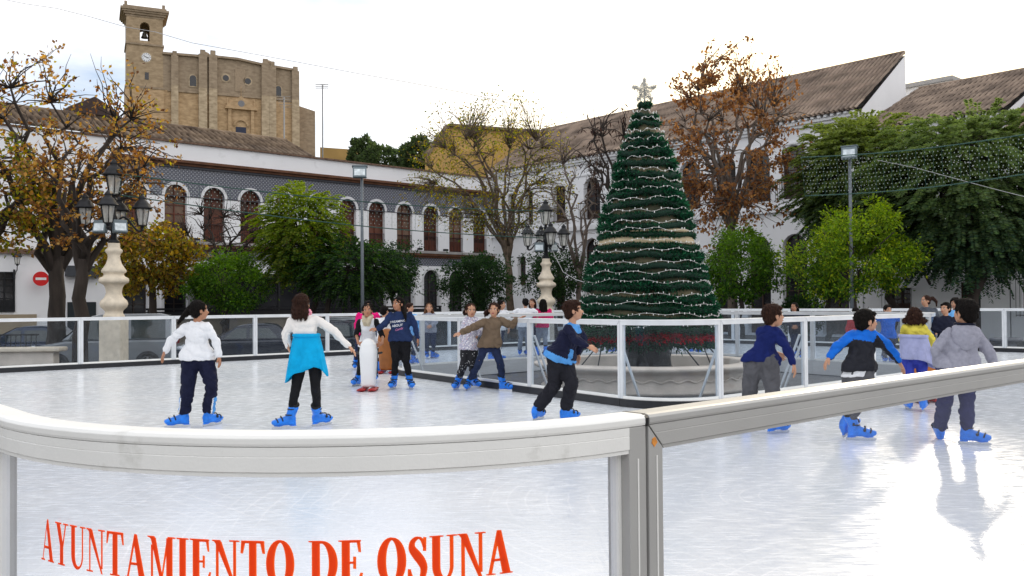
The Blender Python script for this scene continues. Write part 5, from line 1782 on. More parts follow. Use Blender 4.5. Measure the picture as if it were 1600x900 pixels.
wall_lamp(FL, xl - 3.95, 3.35, 'iron wall lantern on the white wing at the far left')
c = FL(xl - 3.05, 2.72, .42)
t = thing('no_entry_sign', 'round red no entry sign with white bar on the white wall at the far left', 'road sign', tuple(c))
tt = at(39.5, 445, c.y)
qr = Matrix.Rotation(R(8), 3, 'Z')
dn = (V3((EYE.x, EYE.y, 0)) - V3((c.x, c.y, 0))).normalized(); dn = (dn + V3((.15, 0, 0))).normalized(); dr = V3((-dn.y, dn.x, 0))
m = MB(); m.prism([(.30 * math.cos(a), .30 * math.sin(a)) for a in np.linspace(0, 2 * math.pi, 33)[:-1]], c, dr, Z3, -dn * .02); m.build('disc', M('sign_red', (.62, .012, .014), .4, 0, .03, 3), t)
m = MB(); m.prism([(-.20, -.05), (.20, -.05), (.20, .05), (-.20, .05)], c + dn * .003, dr, Z3, dn * .002); m.build('white_bar', M('sign_white', (.8, .8, .8), .4), t)
m = MB(); m.bar(c - dn * .03 + Z3 * .2, c - dn * .45 + Z3 * .2 + dr * .12, .03, .03); m.bar(c - dn * .03 - Z3 * .2, c - dn * .45 - Z3 * .2 + dr * .12, .03, .03); m.build('bracket', IRON, t)

# ---- terrace wall with dark coping and a red sign strip, in front of the arcaded building
FT = Facade(FL(-1, 0, 6.5), U2)
t = thing('terrace_wall', 'low tan terrace wall with black screen and a red sign strip, behind the parked cars', 'wall', tuple(FT(5, 0)))
m = MB(); FT.box(m, -3.5, 10.5, 0, 1.0, -.25, 0); m.build('tan_wall', M('tan_terrace_render', (.30, .255, .20), .9, 0, .12, 2), t)
m = MB(); FT.box(m, -3.6, 10.6, 1.0, 1.08, -.3, .05); m.build('coping', M('pale_coping', (.36, .33, .29), .8), t)
m = MB(); FT.box(m, -3.6, 10.6, 1.08, 1.32, -.2, -.12); FT.box(m, -3.6, 10.6, 1.38, 1.46, -.22, -.10)
for k in range(9): FT.box(m, -3.5 + k * 1.75, -3.42 + k * 1.75, 1.08, 1.42, -.21, -.11)
m.build('black_screen', M('black_terrace_screen', (.015, .015, .02), .5), t)
m = MB(); FT.box(m, 2.45, 4.35, .86, 1.06, .052, .07); o = m.build('sign_strip', M('red_sign_board', (.55, .02, .03), .5, 0, .05, 4), t)
v, f = text_mesh('CALMERA', .17)
m = MB(); m.add([FT(3.75 + p.x, .905 + p.y, .0745) for p in v], f); m.build('lettering', MATS['sign_white'], o)
# dark porch under the trees, and its glazing
FPx = Facade(FL(-1.2, 0, 2.8), U2)
t = thing('cafe_porch', 'dark glazed cafe porch standing in front of the arcaded ground floor', 'porch', tuple(FPx(5, 0)))
m = MB(); FPx.box(m, 0, 9.4, 2.75, 3.0, -2.7, .1)
for k in range(8): FPx.box(m, k * 1.33, k * 1.33 + .09, 0, 2.75, -.1, 0)
FPx.box(m, .0, 9.4, .95, 1.03, -.08, -.02); m.build('frame', M('black_porch_frame', (.02, .02, .024), .5), t)
m = MB(); FPx.box(m, .02, 9.38, .02, 2.74, -.055, -.045); m.build('glazing', DKGLASS, t)

# ---- right hand range (two storey white building with long tiled roofs)
AR = V3((.67, -.74, 0)).normalized()
FR = Facade((2.85, 50, 0), AR)


def right_building(name, label, x0, x1, eave, depth, rise, arches, lowers, ends=True):
    t = thing(name, label, 'building', tuple(FR((x0 + x1) / 2, 0)))
    mw, mt = MB(), MB()
    xs = sorted(arches, key=lambda q: q[0])
    # upper storey with openings
    edges = [x0]
    for i in range(len(xs) - 1):
        edges.append((xs[i][0] + xs[i + 1][0]) / 2)
    edges.append(x1)
    for i, (cx, w_, z0, zs, ri) in enumerate(xs):
        FR.bay(mw, edges[i], edges[i + 1], 5.72, eave - .55, cx - w_ / 2, cx + w_ / 2, z0, zs, ri, depth=.35)
    xs2 = sorted(lowers, key=lambda q: q[0])
    e2 = [x0] + [(xs2[i][0] + xs2[i + 1][0]) / 2 for i in range(len(xs2) - 1)] + [x1]
    for i, (cx, w_, z0, zs, ri) in enumerate(xs2):
        FR.bay(mw, e2[i], e2[i + 1], 0, 5.5, cx - w_ / 2, cx + w_ / 2, z0, zs, ri, depth=.35)
    FR.box(mw, x0, x1, 5.5, 5.72, -.35, 0)
    FR.box(mw, x0, x1, eave - .55, eave, -.35, 0)
    FR.box(mw, x0, x1, 0, eave - .3, -depth, -.8)
    # gable end
    for xx, dd in ((x1, .0), (x0, .0)):
        mw.add([FR(xx, 0, 0), FR(xx, eave, 0), FR(xx, eave + rise, -depth), FR(xx, 0, -depth)], [(0, 1, 2, 3)])
    mw.add([FR(x0, 0, -depth), FR(x1, 0, -depth), FR(x1, eave + rise, -depth), FR(x0, eave + rise, -depth)], [(0, 1, 2, 3)])
    mw.build('wall', WHITE, t)
    m_ = MB()
    FR.box(m_, x0, x1, eave - .30, eave - .18, 0, .14); FR.box(m_, x0, x1, eave - .18, eave - .06, 0, .26)
    FR.box(m_, x0, x1, eave - .95, eave - .86, 0, .06); FR.box(m_, x0, x1, 5.5, 5.74, .0, .16)
    n = int((x1 - x0) / .3)
    for k in range(n): FR.box(m_, x0 + k * .3 + .05, x0 + k * .3 + .18, eave - .06, eave + .04, 0, .36)
    m_.build('cornice', WHITE2, t)
    tiled_roof(mt, FR(x0, eave + .05, .42), FR(x1 - .02, eave + .05, .42), FR(x0, eave + rise + .12, -depth + .02), FR(x1 - .02, eave + rise + .12, -depth + .02), .22, .066)
    mt.build('roof', TILE_HAZE, t)
    for (cx, w_, z0, zs, ri) in xs:
        FR.window(t, cx, z0, zs, w_ / 2, ri, -.33, M('dark_oak', (.055, .028, .018), .6), DKGLASS, rows=4)
        if w_ > .75: FR.railing(t, cx - w_ / 2 - .15, cx + w_ / 2 + .15, z0, z0 + .9, .22, name='balcony_railing')
    for (cx, w_, z0, zs, ri) in xs2:
        FR.window(t, cx, z0, zs, w_ / 2, ri, -.33, M('dark_oak', (.055, .028, .018), .6), DKGLASS, rows=4, name='ground_floor_window')
    return t


ups = [(-4.25, .62, 6.1, 7.95, .14), (-2.7, .62, 6.1, 7.95, .14), (-.24, .95, 6.05, 7.95, .18), (2.24, 1.2, 6.05, 7.75, .60)] + [(x, 1.25, 6.05, 7.8, .62) for x in (4.6, 6.7, 8.7, 10.7, 12.5, 14.3, 16.2)]
low = [(-3.4, .7, 2.6, 4.2, .1), (-.3, .9, .2, 3.6, .2), (2.2, 1.25, .1, 4.4, .62)] + [(x, 1.2, .1, 3.9, .60) for x in (4.6, 6.7, 8.7, 10.7, 12.5, 14.3, 16.2)]
right_building('town_hall', 'long white two storey building with a tall tiled roof behind the brown leaved tree', -6.0, 17.4, 9.4, 4.3, 3.1, ups, low)
b2 = right_building('white_house', 'white house with a lower tiled roof and plain gable at the right edge', 17.45, 23.0, 8.45, 5.6, 2.6,
                    [(18.6, .8, 5.9, 7.4, .0005), (20.6, .8, 5.9, 7.4, .0005), (22.2, .8, 5.9, 7.4, .0005)], [(18.9, .95, 1.15, 2.0, .0005), (21.6, .8, .2, 2.2, .0005)])
b3 = right_building('end_house', 'white house wall running out of the picture at the right edge', 23.05, 32.0, 7.6, 4.5, 2.8,
                    [(24.5, .8, 5.9, 6.7, .0005), (27.5, .8, 5.9, 6.7, .0005)], [(23.9, .95, .95, 2.2, .0005), (28, .8, .2, 2.2, .0005)])
m = MB()
for k in range(7):
    x = 17.6 + k * .85
    m.bar(FR(x, 2.15, .02), FR(x, 2.75, .75), .07, .09)
m.build('bracket', M('dark_timber_bracket', (.03, .022, .018), .7), b2)
m = MB(); FR.box(m, 17.3, 23.2, 2.78, 2.90, .17, .95); m.build('balcony_slab', WHITE2, b2)
m = MB(); FR.box(m, 18.2, 19.6, 2.02, 2.2, .002, .35); m.build('window_hood', WHITE2, b2)
FR.railing(b2, 18.3, 19.5, 1.0, 2.02, .22, .12, 'window_grille')
FR.railing(b3, 23.3, 24.5, .9, 2.3, .25, .12, 'window_grille')
wall_lamp(FR, 13.4, 2.75, 'black wall lantern on the white wall between the two orange tree trunks')

# parapet house peeping over between the two roofs
t = thing('distant_house', 'flat topped pale house just showing between the two tiled roofs', 'house', tuple(FR(16.5, 0, -9)))
m = MB(); FR.box(m, 15.4, 17.7, 0, 12.0, -13, -8.5); m.build('wall', WHITE2, t)
m = MB(); FR.box(m, 15.3, 17.85, 12.0, 12.2, -13.1, -8.3); m.build('coping', M('grey_coping', (.35, .34, .33), .8), t)

# ---- ochre building in the background
t = thing('ochre_building', 'big sunlit ochre building with a dark roof edge behind the bare tree', 'building', (-1, 74, 0))
OCH = M('ochre_render', (.36, .225, .075), .9, 0, .18, .25, .2, 8)
m = MB()
A_ = [at(664, 246, 72), at(700, 198, 74), at(888, 212, 78), at(893, 300, 78)]
lo = [V3((A_[0].x, A_[0].y, 0)), V3((A_[3].x, A_[3].y, 0))]
m.add([lo[0], lo[1], A_[3], A_[2], A_[1], A_[0]], [(0, 1, 2, 3, 4, 5)])
back = V3((2, 12, 0))
m.add([lo[0], A_[0], A_[0] + back, lo[0] + back], [(0, 1, 2, 3)]); m.add([A_[2], lo[1], lo[1] + back, A_[2] + back], [(0, 1, 2, 3)])
m.build('wall', OCH, t)
m = MB(); m.bar(A_[1] + V3((0, -.1, .1)), A_[2] + V3((.4, -.1, .1)), .6, .22); m.bar(A_[0] + V3((0, -.1, .05)), A_[1] + V3((0, -.1, .1)), .5, .2)
m.add([A_[1], A_[2], A_[2] + back, A_[1] + back], [(0, 1, 2, 3)]); m.add([A_[0], A_[1], A_[1] + back, A_[0] + back], [(0, 1, 2, 3)]); m.build('roof', TILE, t)

# ---- church on the hill
FC_ = Facade((-77.6, 200, 0), V3((.905, .425, 0)))
CH1 = M('church_stone', (.42, .28, .15), .92, 0, .2, .9, .5, 2.5, col2=(.56, .395, .23), stretch=(1, 1, 2.2))  # some haze put into the paler church stone colours
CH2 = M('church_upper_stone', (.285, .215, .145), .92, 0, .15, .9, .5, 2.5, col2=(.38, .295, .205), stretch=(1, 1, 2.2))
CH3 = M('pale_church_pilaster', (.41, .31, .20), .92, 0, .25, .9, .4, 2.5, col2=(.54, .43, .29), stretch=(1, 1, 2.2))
ch = thing('church', 'large stone church with a square clock tower on the hill at the left', 'church', tuple(FC_(10, 30)))


def cz(px, py):
    """x along the facade and height for a measured point on the church front"""
    k = (px - 800) / FPX
    # solve O.x + .905 s = k (O.y + .425 s)
    s_ = (k * 200 + 77.6) / (.905 - .425 * k)
    Y = 200 + .425 * s_
    return s_, at(px, py, Y).z


m1, m2, m3 = MB(), MB(), MB()
x1 = 0.2; x2, _ = cz(466, 120)
outline = [cz(254, 85), cz(318, 90), cz(333, 90), cz(372, 94), cz(412, 103), cz(466, 112)]
mid0, mid1 = cz(262, 141), cz(466, 158)
zb = 28
# upper (darker) and lower stone of the nave
for (xa, za), (xb, zb_) in zip(outline[:-1], outline[1:]):
    ma_ = mid0[1] + (mid1[1] - mid0[1]) * (xa - mid0[0]) / (mid1[0] - mid0[0]); mb_ = mid0[1] + (mid1[1] - mid0[1]) * (xb - mid0[0]) / (mid1[0] - mid0[0])
    P_ = [FC_(xa, ma_), FC_(xb, mb_), FC_(xb, zb_), FC_(xa, za)]
    m2.add(P_ + [p - FC_.n * 20 for p in P_], [(0, 1, 2, 3), (3, 2, 6, 7), (1, 5, 6, 2)])
    P_ = [FC_(xa, zb, .06), FC_(xb, zb, .06), FC_(xb, mb_, .06), FC_(xa, ma_, .06)]
    m1.add(P_ + [p - FC_.n * 20 for p in P_], [(0, 1, 2, 3), (1, 5, 6, 2), (0, 4, 5, 1)])
# right annex
xa, za = cz(468, 160); xb, zb_ = cz(498, 170)
P_ = [FC_(xa, zb, -3), FC_(xb, zb, -3), FC_(xb, zb_, -3), FC_(xa, za, -3)]
m2.add(P_ + [p - FC_.n * 14 for p in P_], [(0, 1, 2, 3), (1, 5, 6, 2), (3, 2, 6, 7)])
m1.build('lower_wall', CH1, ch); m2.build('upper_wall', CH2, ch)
# pilasters, mouldings
for px, w_, top_, split in ((273, 1.5, 88, 135), (317, 1.8, 86, 139), (333, 1.8, 87, 140), (415, 1.8, 100, 151), (426, 1.6, 104, 152), (462, 1.7, 112, 157)):
    x_, zt = cz(px, top_); _, zsp = cz(px, split)
    m = MB(); FC_.box(m, x_ - w_ / 2, x_ + w_ / 2, zb, zsp, .07, 1.0); o = m.build('pilaster', CH3, ch)
    m = MB(); FC_.box(m, x_ - w_ / 2 + .003, x_ + w_ / 2 - .003, zsp, zt, .07, .95); FC_.box(m, x_ - w_ * .3, x_ + w_ * .3, zt, zt + 1.0, .1, .9); m.build('pilaster_top', CH2, o)
for px in (322, 421):
    x_, zt = cz(px, 88 if px < 400 else 101)
    m = MB(); m.lathe([(1.2, -.3), (1.15, .4), (.8, .9), (.2, 1.2)], FC_(x_, zt, -.6), 14); m.build('cupola', CH2, ch)
m = MB()
for (xa, za), (xb, zb_) in zip(outline[:-1], outline[1:]):
    m.bar(FC_(xa, za + .2, .2), FC_(xb, zb_ + .2, .2), .9, .5)
m.bar(FC_(mid0[0], mid0[1], .1), FC_(mid1[0], mid1[1], .1), .5, .45); m.build('cornice', CH2, ch)
# windows
for px, py, hh, ww in ((302, 126, 1.25, .70), (436, 142, 1.2, .65)):
    x_, zc = cz(px, py)
    m = MB(); FC_.box(m, x_ - ww - .25, x_ + ww + .25, zc - hh - .25, zc + hh * .4, .0, .12); FC_.archring(m, x_, zc + hh * .4, ww, ww + .25, 1, 0, .12); o = m.build('window', CH3, ch)
    m = MB(); m.add([FC_(x_ - ww, zc - hh, .16), FC_(x_ + ww, zc - hh, .16)] + [FC_(x_ + ww * math.cos(a), zc + hh * .4 + ww * math.sin(a), .16) for a in np.linspace(0, math.pi, 9)], [list(range(11))]); m.build('pane', DKGLASS, o)
for px, py in ((353.5, 122), (388, 127)):
    x_, zc = cz(px, py)
    m = MB(); m.add([FC_(x_ + 1.05 * math.cos(a), zc + 1.05 * math.sin(a), .10) for a in np.linspace(0, 2 * math.pi, 25)[:-1]], [list(range(24))]); o = m.build('round_window', CH3, ch)
    m = MB(); m.add([FC_(x_ + .68 * math.cos(a), zc + .68 * math.sin(a), .16) for a in np.linspace(0, 2 * math.pi, 25)[:-1]], [list(range(24))]); m.build('pane', DKGLASS, o)
# portal
xc, zd = cz(377, 214); _, zped = cz(377, 172); _, zapex = cz(377, 151); _, zarch = cz(377, 186)
m = MB()
FC_.box(m, xc - 2.9, xc - 2.2, zb, zped, .07, .7); FC_.box(m, xc + 2.2, xc + 2.9, zb, zped, .07, .7); FC_.box(m, xc - 3.6, xc + 3.6, zped, zped + .5, .07, 1.0)
m.prism([(-3.6, .5), (3.6, .5), (0, zapex - zped)], FC_(xc, zped, .07), FC_.a, Z3, FC_.n * .7)
FC_.archring(m, xc, zarch - 1.7, 1.3, 1.75, 1, .07, .4)
for sx in (-1, 1):
    m.lathe([(.18, 0), (.22, .3), (.06, 2.0)], FC_(xc + sx * 3.0, zped + .6, .5), 8)
m.lathe([(.08, 0), (.05, 2.2)], FC_(xc, zapex, .4), 6)
o = m.build('portal', CH1, ch)
m = MB(); m.add([FC_(xc + .75 * math.cos(a), zped + 1.35 + .75 * math.sin(a), .80) for a in np.linspace(0, 2 * math.pi, 17)[:-1]], [list(range(16))]); m.build('portal_roundel', M('grey_roundel', (.2, .2, .21), .8), o)
m = MB(); FC_.box(m, xc - 1.15, xc + 1.15, zb, zarch - 1.9, .10, .2); m.build('door', M('blue_black_door', (.02, .028, .06), .6), o)
_, zn = cz(374, 108); _, zn2 = cz(374, 143)
m = MB(); FC_.box(m, xc - 1.3, xc + 1.0, zn2, zn, .02, .10); m.build('blind_panel', M('pale_blind_panel', (.33, .25, .17), .9), ch)
# tower
TW = 8.0
_, zt0 = cz(232, 200)
zc1 = cz(230, 28)[1]; zbel0 = cz(230, 64)[1]; zbel1 = cz(230, 42)[1]; zs1 = cz(230, 70)[1]; zs2 = cz(230, 137)[1]; zclk = cz(231, 90)[1]; zw = cz(231, 119)[1]; ztop = cz(225, 12)[1]
tw = MB()
FC_.box(tw, -TW, 0, zb, zs2, -TW, .3)
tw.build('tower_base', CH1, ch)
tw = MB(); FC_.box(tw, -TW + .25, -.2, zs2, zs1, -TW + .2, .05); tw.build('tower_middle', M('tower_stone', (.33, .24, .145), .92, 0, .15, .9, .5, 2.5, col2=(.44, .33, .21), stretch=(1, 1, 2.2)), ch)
tw = MB()
bc = -TW / 2
h0 = zs1
# belfry with a through opening
FC_.bay(tw, -TW + .25, -.25, h0, zc1, bc - 1.0, bc + 1.0, zbel0, zbel1, 1.0, depth=1.2)
for dd in (-TW + .2,):
    FC_.bay(tw, -TW + .25, -.25, h0, zc1, bc - 1.0, bc + 1.0, zbel0, zbel1, 1.0, depth=-1.2, d=dd)
FC_.box(tw, -TW + .25, -TW + 1.4, h0, zc1, -TW + .2, -.02); FC_.box(tw, -1.4, -.25, h0, zc1, -TW + .2, -.02)
FC_.box(tw, -TW + 1.4, -1.4, zbel1 + 1.2, zc1, -TW + .2, -.02); FC_.box(tw, -TW + 1.4, -1.4, h0, zbel0 - .1, -TW + .2, -.02)
bel = tw.build('belfry', MATS['tower_stone'], ch)
m = MB(); m.lathe([(.75, 0), (.7, .15), (.5, .6), (.42, 1.1), (.25, 1.35), (.05, 1.5)], FC_(bc, zbel0 + 1.0, -1.6), 16); m.tube([FC_(bc - 1, zbel0 + 2.5, -1.6), FC_(bc + 1, zbel0 + 2.5, -1.6)], .1, 6); m.build('bell', M('bronze_bell', (.06, .055, .045), .5, .4), bel)
m = MB()
FC_.box(m, -TW - .1, .1, zs2 - .25, zs2 + .2, -TW - .1, .45); m.build('string_course', CH2, ch); m = MB(); FC_.box(m, -TW, 0, zs1 - .2, zs1 + .2, -TW, .3); m.build('string_course', CH2, ch); m = MB()
for k, (e, z) in enumerate(((.0, zc1), (.35, zc1 + .45), (.7, zc1 + .9), (1.0, zc1 + 1.3))):
    FC_.box(m, -TW - e, e, z, z + (.45 if k < 3 else .5), -TW - e, e + .1)
FC_.box(m, -TW - .5, .5, zc1 + 1.8, zc1 + 2.3, -TW - .5, .5)
for sx in (-TW - .2, .2 - .6): FC_.box(m, sx, sx + .6, zc1 + 2.3, zc1 + 3.2, -.3, .3)
m.build('tower_cornice', CH2, ch)
m = MB(); m.add([FC_(bc + .3 + 1.25 * math.cos(a), zclk + 1.25 * math.sin(a), .10) for a in np.linspace(0, 2 * math.pi, 33)[:-1]], [list(range(32))]); o = m.build('clock_surround', CH3, ch)
m = MB(); m.add([FC_(bc + .3 + .98 * math.cos(a), zclk + .98 * math.sin(a), .16) for a in np.linspace(0, 2 * math.pi, 33)[:-1]], [list(range(32))]); o = m.build('clock_face', M('clock_white', (.75, .76, .78), .5), o)
m = MB(); cc_ = FC_(bc + .3, zclk, .20); m.bar(cc_, cc_ + FC_.a * -.55 + Z3 * .35, .04, .12); m.bar(cc_, cc_ + FC_.a * .5 - Z3 * .1, .04, .12)
for k in range(12):
    a = math.pi / 6 * k; m.bar(cc_ + (FC_.a * math.cos(a) + Z3 * math.sin(a)) * .72, cc_ + (FC_.a * math.cos(a) + Z3 * math.sin(a)) * .9, .04, .09)
m.build('clock_hands', BLACKP, o)
m = MB(); FC_.box(m, bc + .0, bc + .8, zw - .8, zw + .8, .06, .12); m.build('slit_window', DKGLASS, ch)
# ochre wall right of the church
t = thing('hilltop_wall', 'plain ochre wall on the hill right of the church', 'wall', tuple(at(530, 250, 195)))
m = MB()
A0, A1 = at(500, 230, 196), at(558, 234, 200)
m.prism([(0, -14), (1, -14), (1, 0), (0, 0)], A0, A1 - A0, Z3, V3((0, 4, 0))); m.build('wall', OCH, t)
for k, (px, py0, py1, Y, lab) in enumerate(((504, 132, 240, 150, 'thin tall radio mast right of the church'), (444, 152, 235, 60, 'television aerial mast on the arcaded building roof'))):
    p0, p1 = at(px, py1, Y), at(px, py0, Y)
    t = thing('aerial_mast', lab, 'mast', tuple(p0))
    m = MB(); m.tube([V3((p0.x, p0.y, min(p0.z, 9.0) if k else p0.z - 8)), p1], .05 if k else .12, 6); m.build('mast', M('grey_mast', (.25, .25, .25), .6), t)
    m = MB()
    for j in range(5): m.bar(p1 + V3((-.45 + .02 * j, j * .12 - .2, -.15 * j * (k))), p1 + V3((.45, j * .12 - .2, -.15 * j * k)), .02, .02)
    if not k:
        for j in range(3): m.bar(p1 + V3((-1.2, 0, -.3 * j)), p1 + V3((1.0, 0, -.3 * j)), .1, .1)
    m.build('aerial', M('grey_mast', (.25, .25, .25), .6), t)
# ------------------------------------------------------------------ trees
def limb(mb, p0, p1, r0, r1, n=6, wob=.12, sag=0.0, sides=6):
    d = (p1 - p0).length
    pts = [p0]
    for i in range(1, n):
        t = i / n
        pts.append(p0.lerp(p1, t) + V3((nrg.normal(), nrg.normal(), nrg.normal() * .6)) * (wob * d * .12) + V3((0, 0, sag * d * math.sin(math.pi * t))))
    pts.append(p1)
    mb.tube(pts, list(np.linspace(r0, r1, n + 1)), sides)
    return pts


def tree(name, label, base, fork, crown_c, crown_r, trunk_r, n_limb, n_twig, leaves, bark=BARK, group=None, lean=None, tipfrac=1.0, twig_r=.012, shell=.35, min_z=None, up=0.10):
    """base/fork/crown_c are world points; crown_r half axes; leaves = dict(n, spread, size, aspect, pal, droop)"""
    base, fork, cc = V3(base), V3(fork), V3(crown_c); cr = V3(crown_r)
    t = thing(name, label, 'tree', tuple(base), group)
    m = MB()
    pts = limb(m, base, fork, trunk_r * 1.15, trunk_r * .8, 6, .10, 0, 10)
    m.tube([base - V3((0, 0, .02)), base + V3((0, 0, .25))], [trunk_r * 1.6, trunk_r * 1.15], 10)
    nodes = []
    for i in range(n_limb):
        a = 2 * math.pi * (i + rng.random() * .6) / n_limb
        el = rng.uniform(-.25, .85)
        e = cc + V3((cr.x * .62 * math.cos(a) * math.cos(el), cr.y * .62 * math.sin(a) * math.cos(el), cr.z * .62 * math.sin(el)))
        f0 = pts[-1 - (i % 2)]
        q = limb(m, f0, e, trunk_r * .55, twig_r * 2.2, 7, .3, up)
        for k in range(2, 8):
            nodes.append((q[k], trunk_r * .5 * (1 - k / 8) + twig_r * 1.5))
    tips = []
    for i in range(n_twig):
        v = nrg.normal(size=3); v /= np.linalg.norm(v)
        rad = (shell + (1 - shell) * rng.random()) ** .6
        T = cc + V3((v[0] * cr.x, v[1] * cr.y, v[2] * cr.z)) * rad
        if min_z and T.z < min_z: continue
        nd, nr = min(nodes, key=lambda q: (q[0] - T).length + max(0, q[0].z - T.z) * .5 + rng.random() * .3)
        q = limb(m, nd, T, min(nr, twig_r * 2), twig_r * .45, 4, .35, up * .7, 4)
        tips.append(T); tips.append(q[3])
        if tipfrac > .5:
            tips.append(q[2])
    m.build('trunk', bark, t)
    L_ = leaves
    if L_ and L_['n']:
        n = L_['n']
        tp = np.array([tuple(p) for p in tips])
        if L_.get('frac'):
            keep = nrg.random(len(tp)) < L_['frac']; tp = tp[keep] if keep.any() else tp
        clump = nrg.integers(0, len(tp), n)
        c = tp[clump] + nrg.normal(0, L_['spread'], (n, 3)) * np.array([1, 1, .75])
        d = nrg.normal(size=(n, 3)) + np.array([0, 0, -L_.get('droop', .3)])
        leaf_object('crown', c, d, nrg.uniform(.65, 1.25, n) * L_['size'], L_['aspect'], L_['pal'], t, L_.get('jit', .4))
    return t


def feathery(name, label, base, fork, cc, cr, trunk_r, n_limb, n_frond, pal, bark=BARK, size=.55, group=None, leaf=.10, per=34, ztint=None):
    """tree with drooping fern-like sprays"""
    base, fork, cc, cr = V3(base), V3(fork), V3(cc), V3(cr)
    t = thing(name, label, 'tree', tuple(base), group)
    m = MB()
    pts = limb(m, base, fork, trunk_r * 1.15, trunk_r * .8, 6, .3, 0, 10)
    nodes = []
    for i in range(n_limb):
        a = 2 * math.pi * (i + rng.random() * .6) / n_limb
        el = rng.uniform(-.2, .9)
        e = cc + V3((cr.x * .6 * math.cos(a) * math.cos(el), cr.y * .6 * math.sin(a) * math.cos(el), cr.z * .65 * math.sin(el)))
        q = limb(m, pts[-1], e, trunk_r * .5, .02, 7, .3, .1)
        nodes += q[2:]
    C, D = [], []
    for i in range(n_frond):
        v = nrg.normal(size=3); v /= np.linalg.norm(v)
        rad = (.25 + .75 * rng.random()) ** .5
        lump = .78 + .30 * noise.noise(V3((v[0] * 2.2 + base.x, v[1] * 2.2, v[2] * 2.2)))
        T = cc + V3((v[0] * cr.x, v[1] * cr.y, v[2] * cr.z)) * (rad * lump * 1.12)
        out = V3((v[0], v[1], v[2] * .5 + .15)).normalized()
        if i % 6 == 0:
            nd = min(nodes, key=lambda q: (q - T).length)
            limb(m, nd, T, .016, .006, 3, .3, .06, 4)
        L_ = size * rng.uniform(.6, 1.25)
        side = out.cross(V3((0, 0, 1)))
        side = side.normalized() if side.length > .05 else V3((1, 0, 0))
        k = np.arange(per) // 2; s = np.where(np.arange(per) % 2 == 0, 1.0, -1.0)
        u = (k + 1) / (per / 2)
        ax = np.array(T)[None, :] + np.array(out)[None, :] * (L_ * u)[:, None] + np.array([0, 0, -1])[None, :] * (L_ * .55 * u * u)[:, None]
        dd = np.array(side)[None, :] * s[:, None] + np.array(out)[None, :] * .55 + np.array([0, 0, -.25])[None, :] + nrg.normal(0, .15, (per, 3))
        C.append(ax); D.append(dd)
    m.build('trunk', bark, t)
    C = np.concatenate(C); D = np.concatenate(D)
    leaf_object('crown', C, D, nrg.uniform(.7, 1.2, len(C)) * leaf, .40, pal, t, .45, ztint=ztint)
    return t


def G0(px, Y):
    p = at(px, 470, Y); return V3((p.x, p.y, 0))


BROWN = [(.23, .115, .035), (.31, .175, .05), (.16, .075, .028), (.38, .235, .08), (.11, .05, .022)]
RUSTY = [(.20, .095, .042), (.27, .135, .055), (.14, .062, .030), (.33, .18, .080)]
YELG = [(.26, .22, .022), (.15, .17, .02), (.33, .24, .02), (.09, .12, .02)]
AUTUMN = [(.27, .165, .028), (.20, .165, .022), (.14, .15, .022), (.30, .20, .028), (.10, .06, .018)]
ORANGE = [(.045, .125, .014), (.07, .17, .017), (.024, .070, .012), (.13, .23, .02), (.02, .05, .012)]
ORANGEB = [(.08, .18, .014), (.16, .27, .016), (.04, .10, .012), (.30, .35, .02), (.03, .07, .012)]
DARKG = [(.016, .042, .014), (.024, .058, .016), (.012, .030, .012), (.034, .072, .018)]
JACA = [(.06, .13, .016), (.10, .17, .017), (.04, .09, .014), (.15, .20, .018)]
DARKJ = [(.042, .090, .050), (.058, .115, .055), (.032, .070, .042), (.08, .135, .050)]  # veil of haze put into lighter leaf colours

# big plane trees at the left
p = G0(86, 27); p.z = -.5; f = at(90, 400, 27)
tree('plane_tree', 'big nearly bare tree with brown leaves and a thick dark trunk at the far left', p, f, at(85, 222, 27), (3.9, 2.6, 3.1), .25, 9, 300,
     dict(n=3600, spread=.11, size=.145, aspect=.62, pal=BROWN + YELG[:1], frac=.5), group='big autumn trees at the left', min_z=3.4)
p = G0(126, 24.5); p.z = -.4; f = at(130, 405, 24.5)
tree('plane_tree', 'slimmer brown leaved tree whose trunk stands close beside the thick dark one', p, f, at(150, 300, 24.5), (2.4, 2.0, 2.1), .19, 7, 110,
     dict(n=1500, spread=.12, size=.14, aspect=.62, pal=BROWN, frac=.5), group='big autumn trees at the left', min_z=3.2)
# tall thin leaders at top left
p = G0(-45, 26); p.z = -.5; f = at(-30, 400, 26)
tree('plane_tree', 'yellow and green leaved tree at the very left edge', p, f, at(-10, 310, 26), (2.0, 1.6, 1.9), .2, 7, 100,
     dict(n=3600, spread=.16, size=.15, aspect=.62, pal=BROWN[:2] + YELG, frac=.8), group='big autumn trees at the left', min_z=2.6)
# autumn tree behind the lamp
tree('autumn_tree', 'low autumn tree with orange and yellow drooping leaves behind the left lamp column', G0(238, 33), at(238, 430, 33), at(235, 405, 33), (2.1, 1.6, 1.55), .14, 8, 130,
     dict(n=6500, spread=.17, size=.16, aspect=.6, pal=AUTUMN, droop=.8))
tree('bare_bush', 'leafless purple brown tree in front of the arched windows', G0(352, 36), at(352, 430, 36), at(348, 365, 36), (2.3, 1.3, 1.7), .12, 9, 330,
     dict(n=1500, spread=.08, size=.07, aspect=.5, pal=[(.05, .028, .03), (.08, .04, .035)]), twig_r=.012)
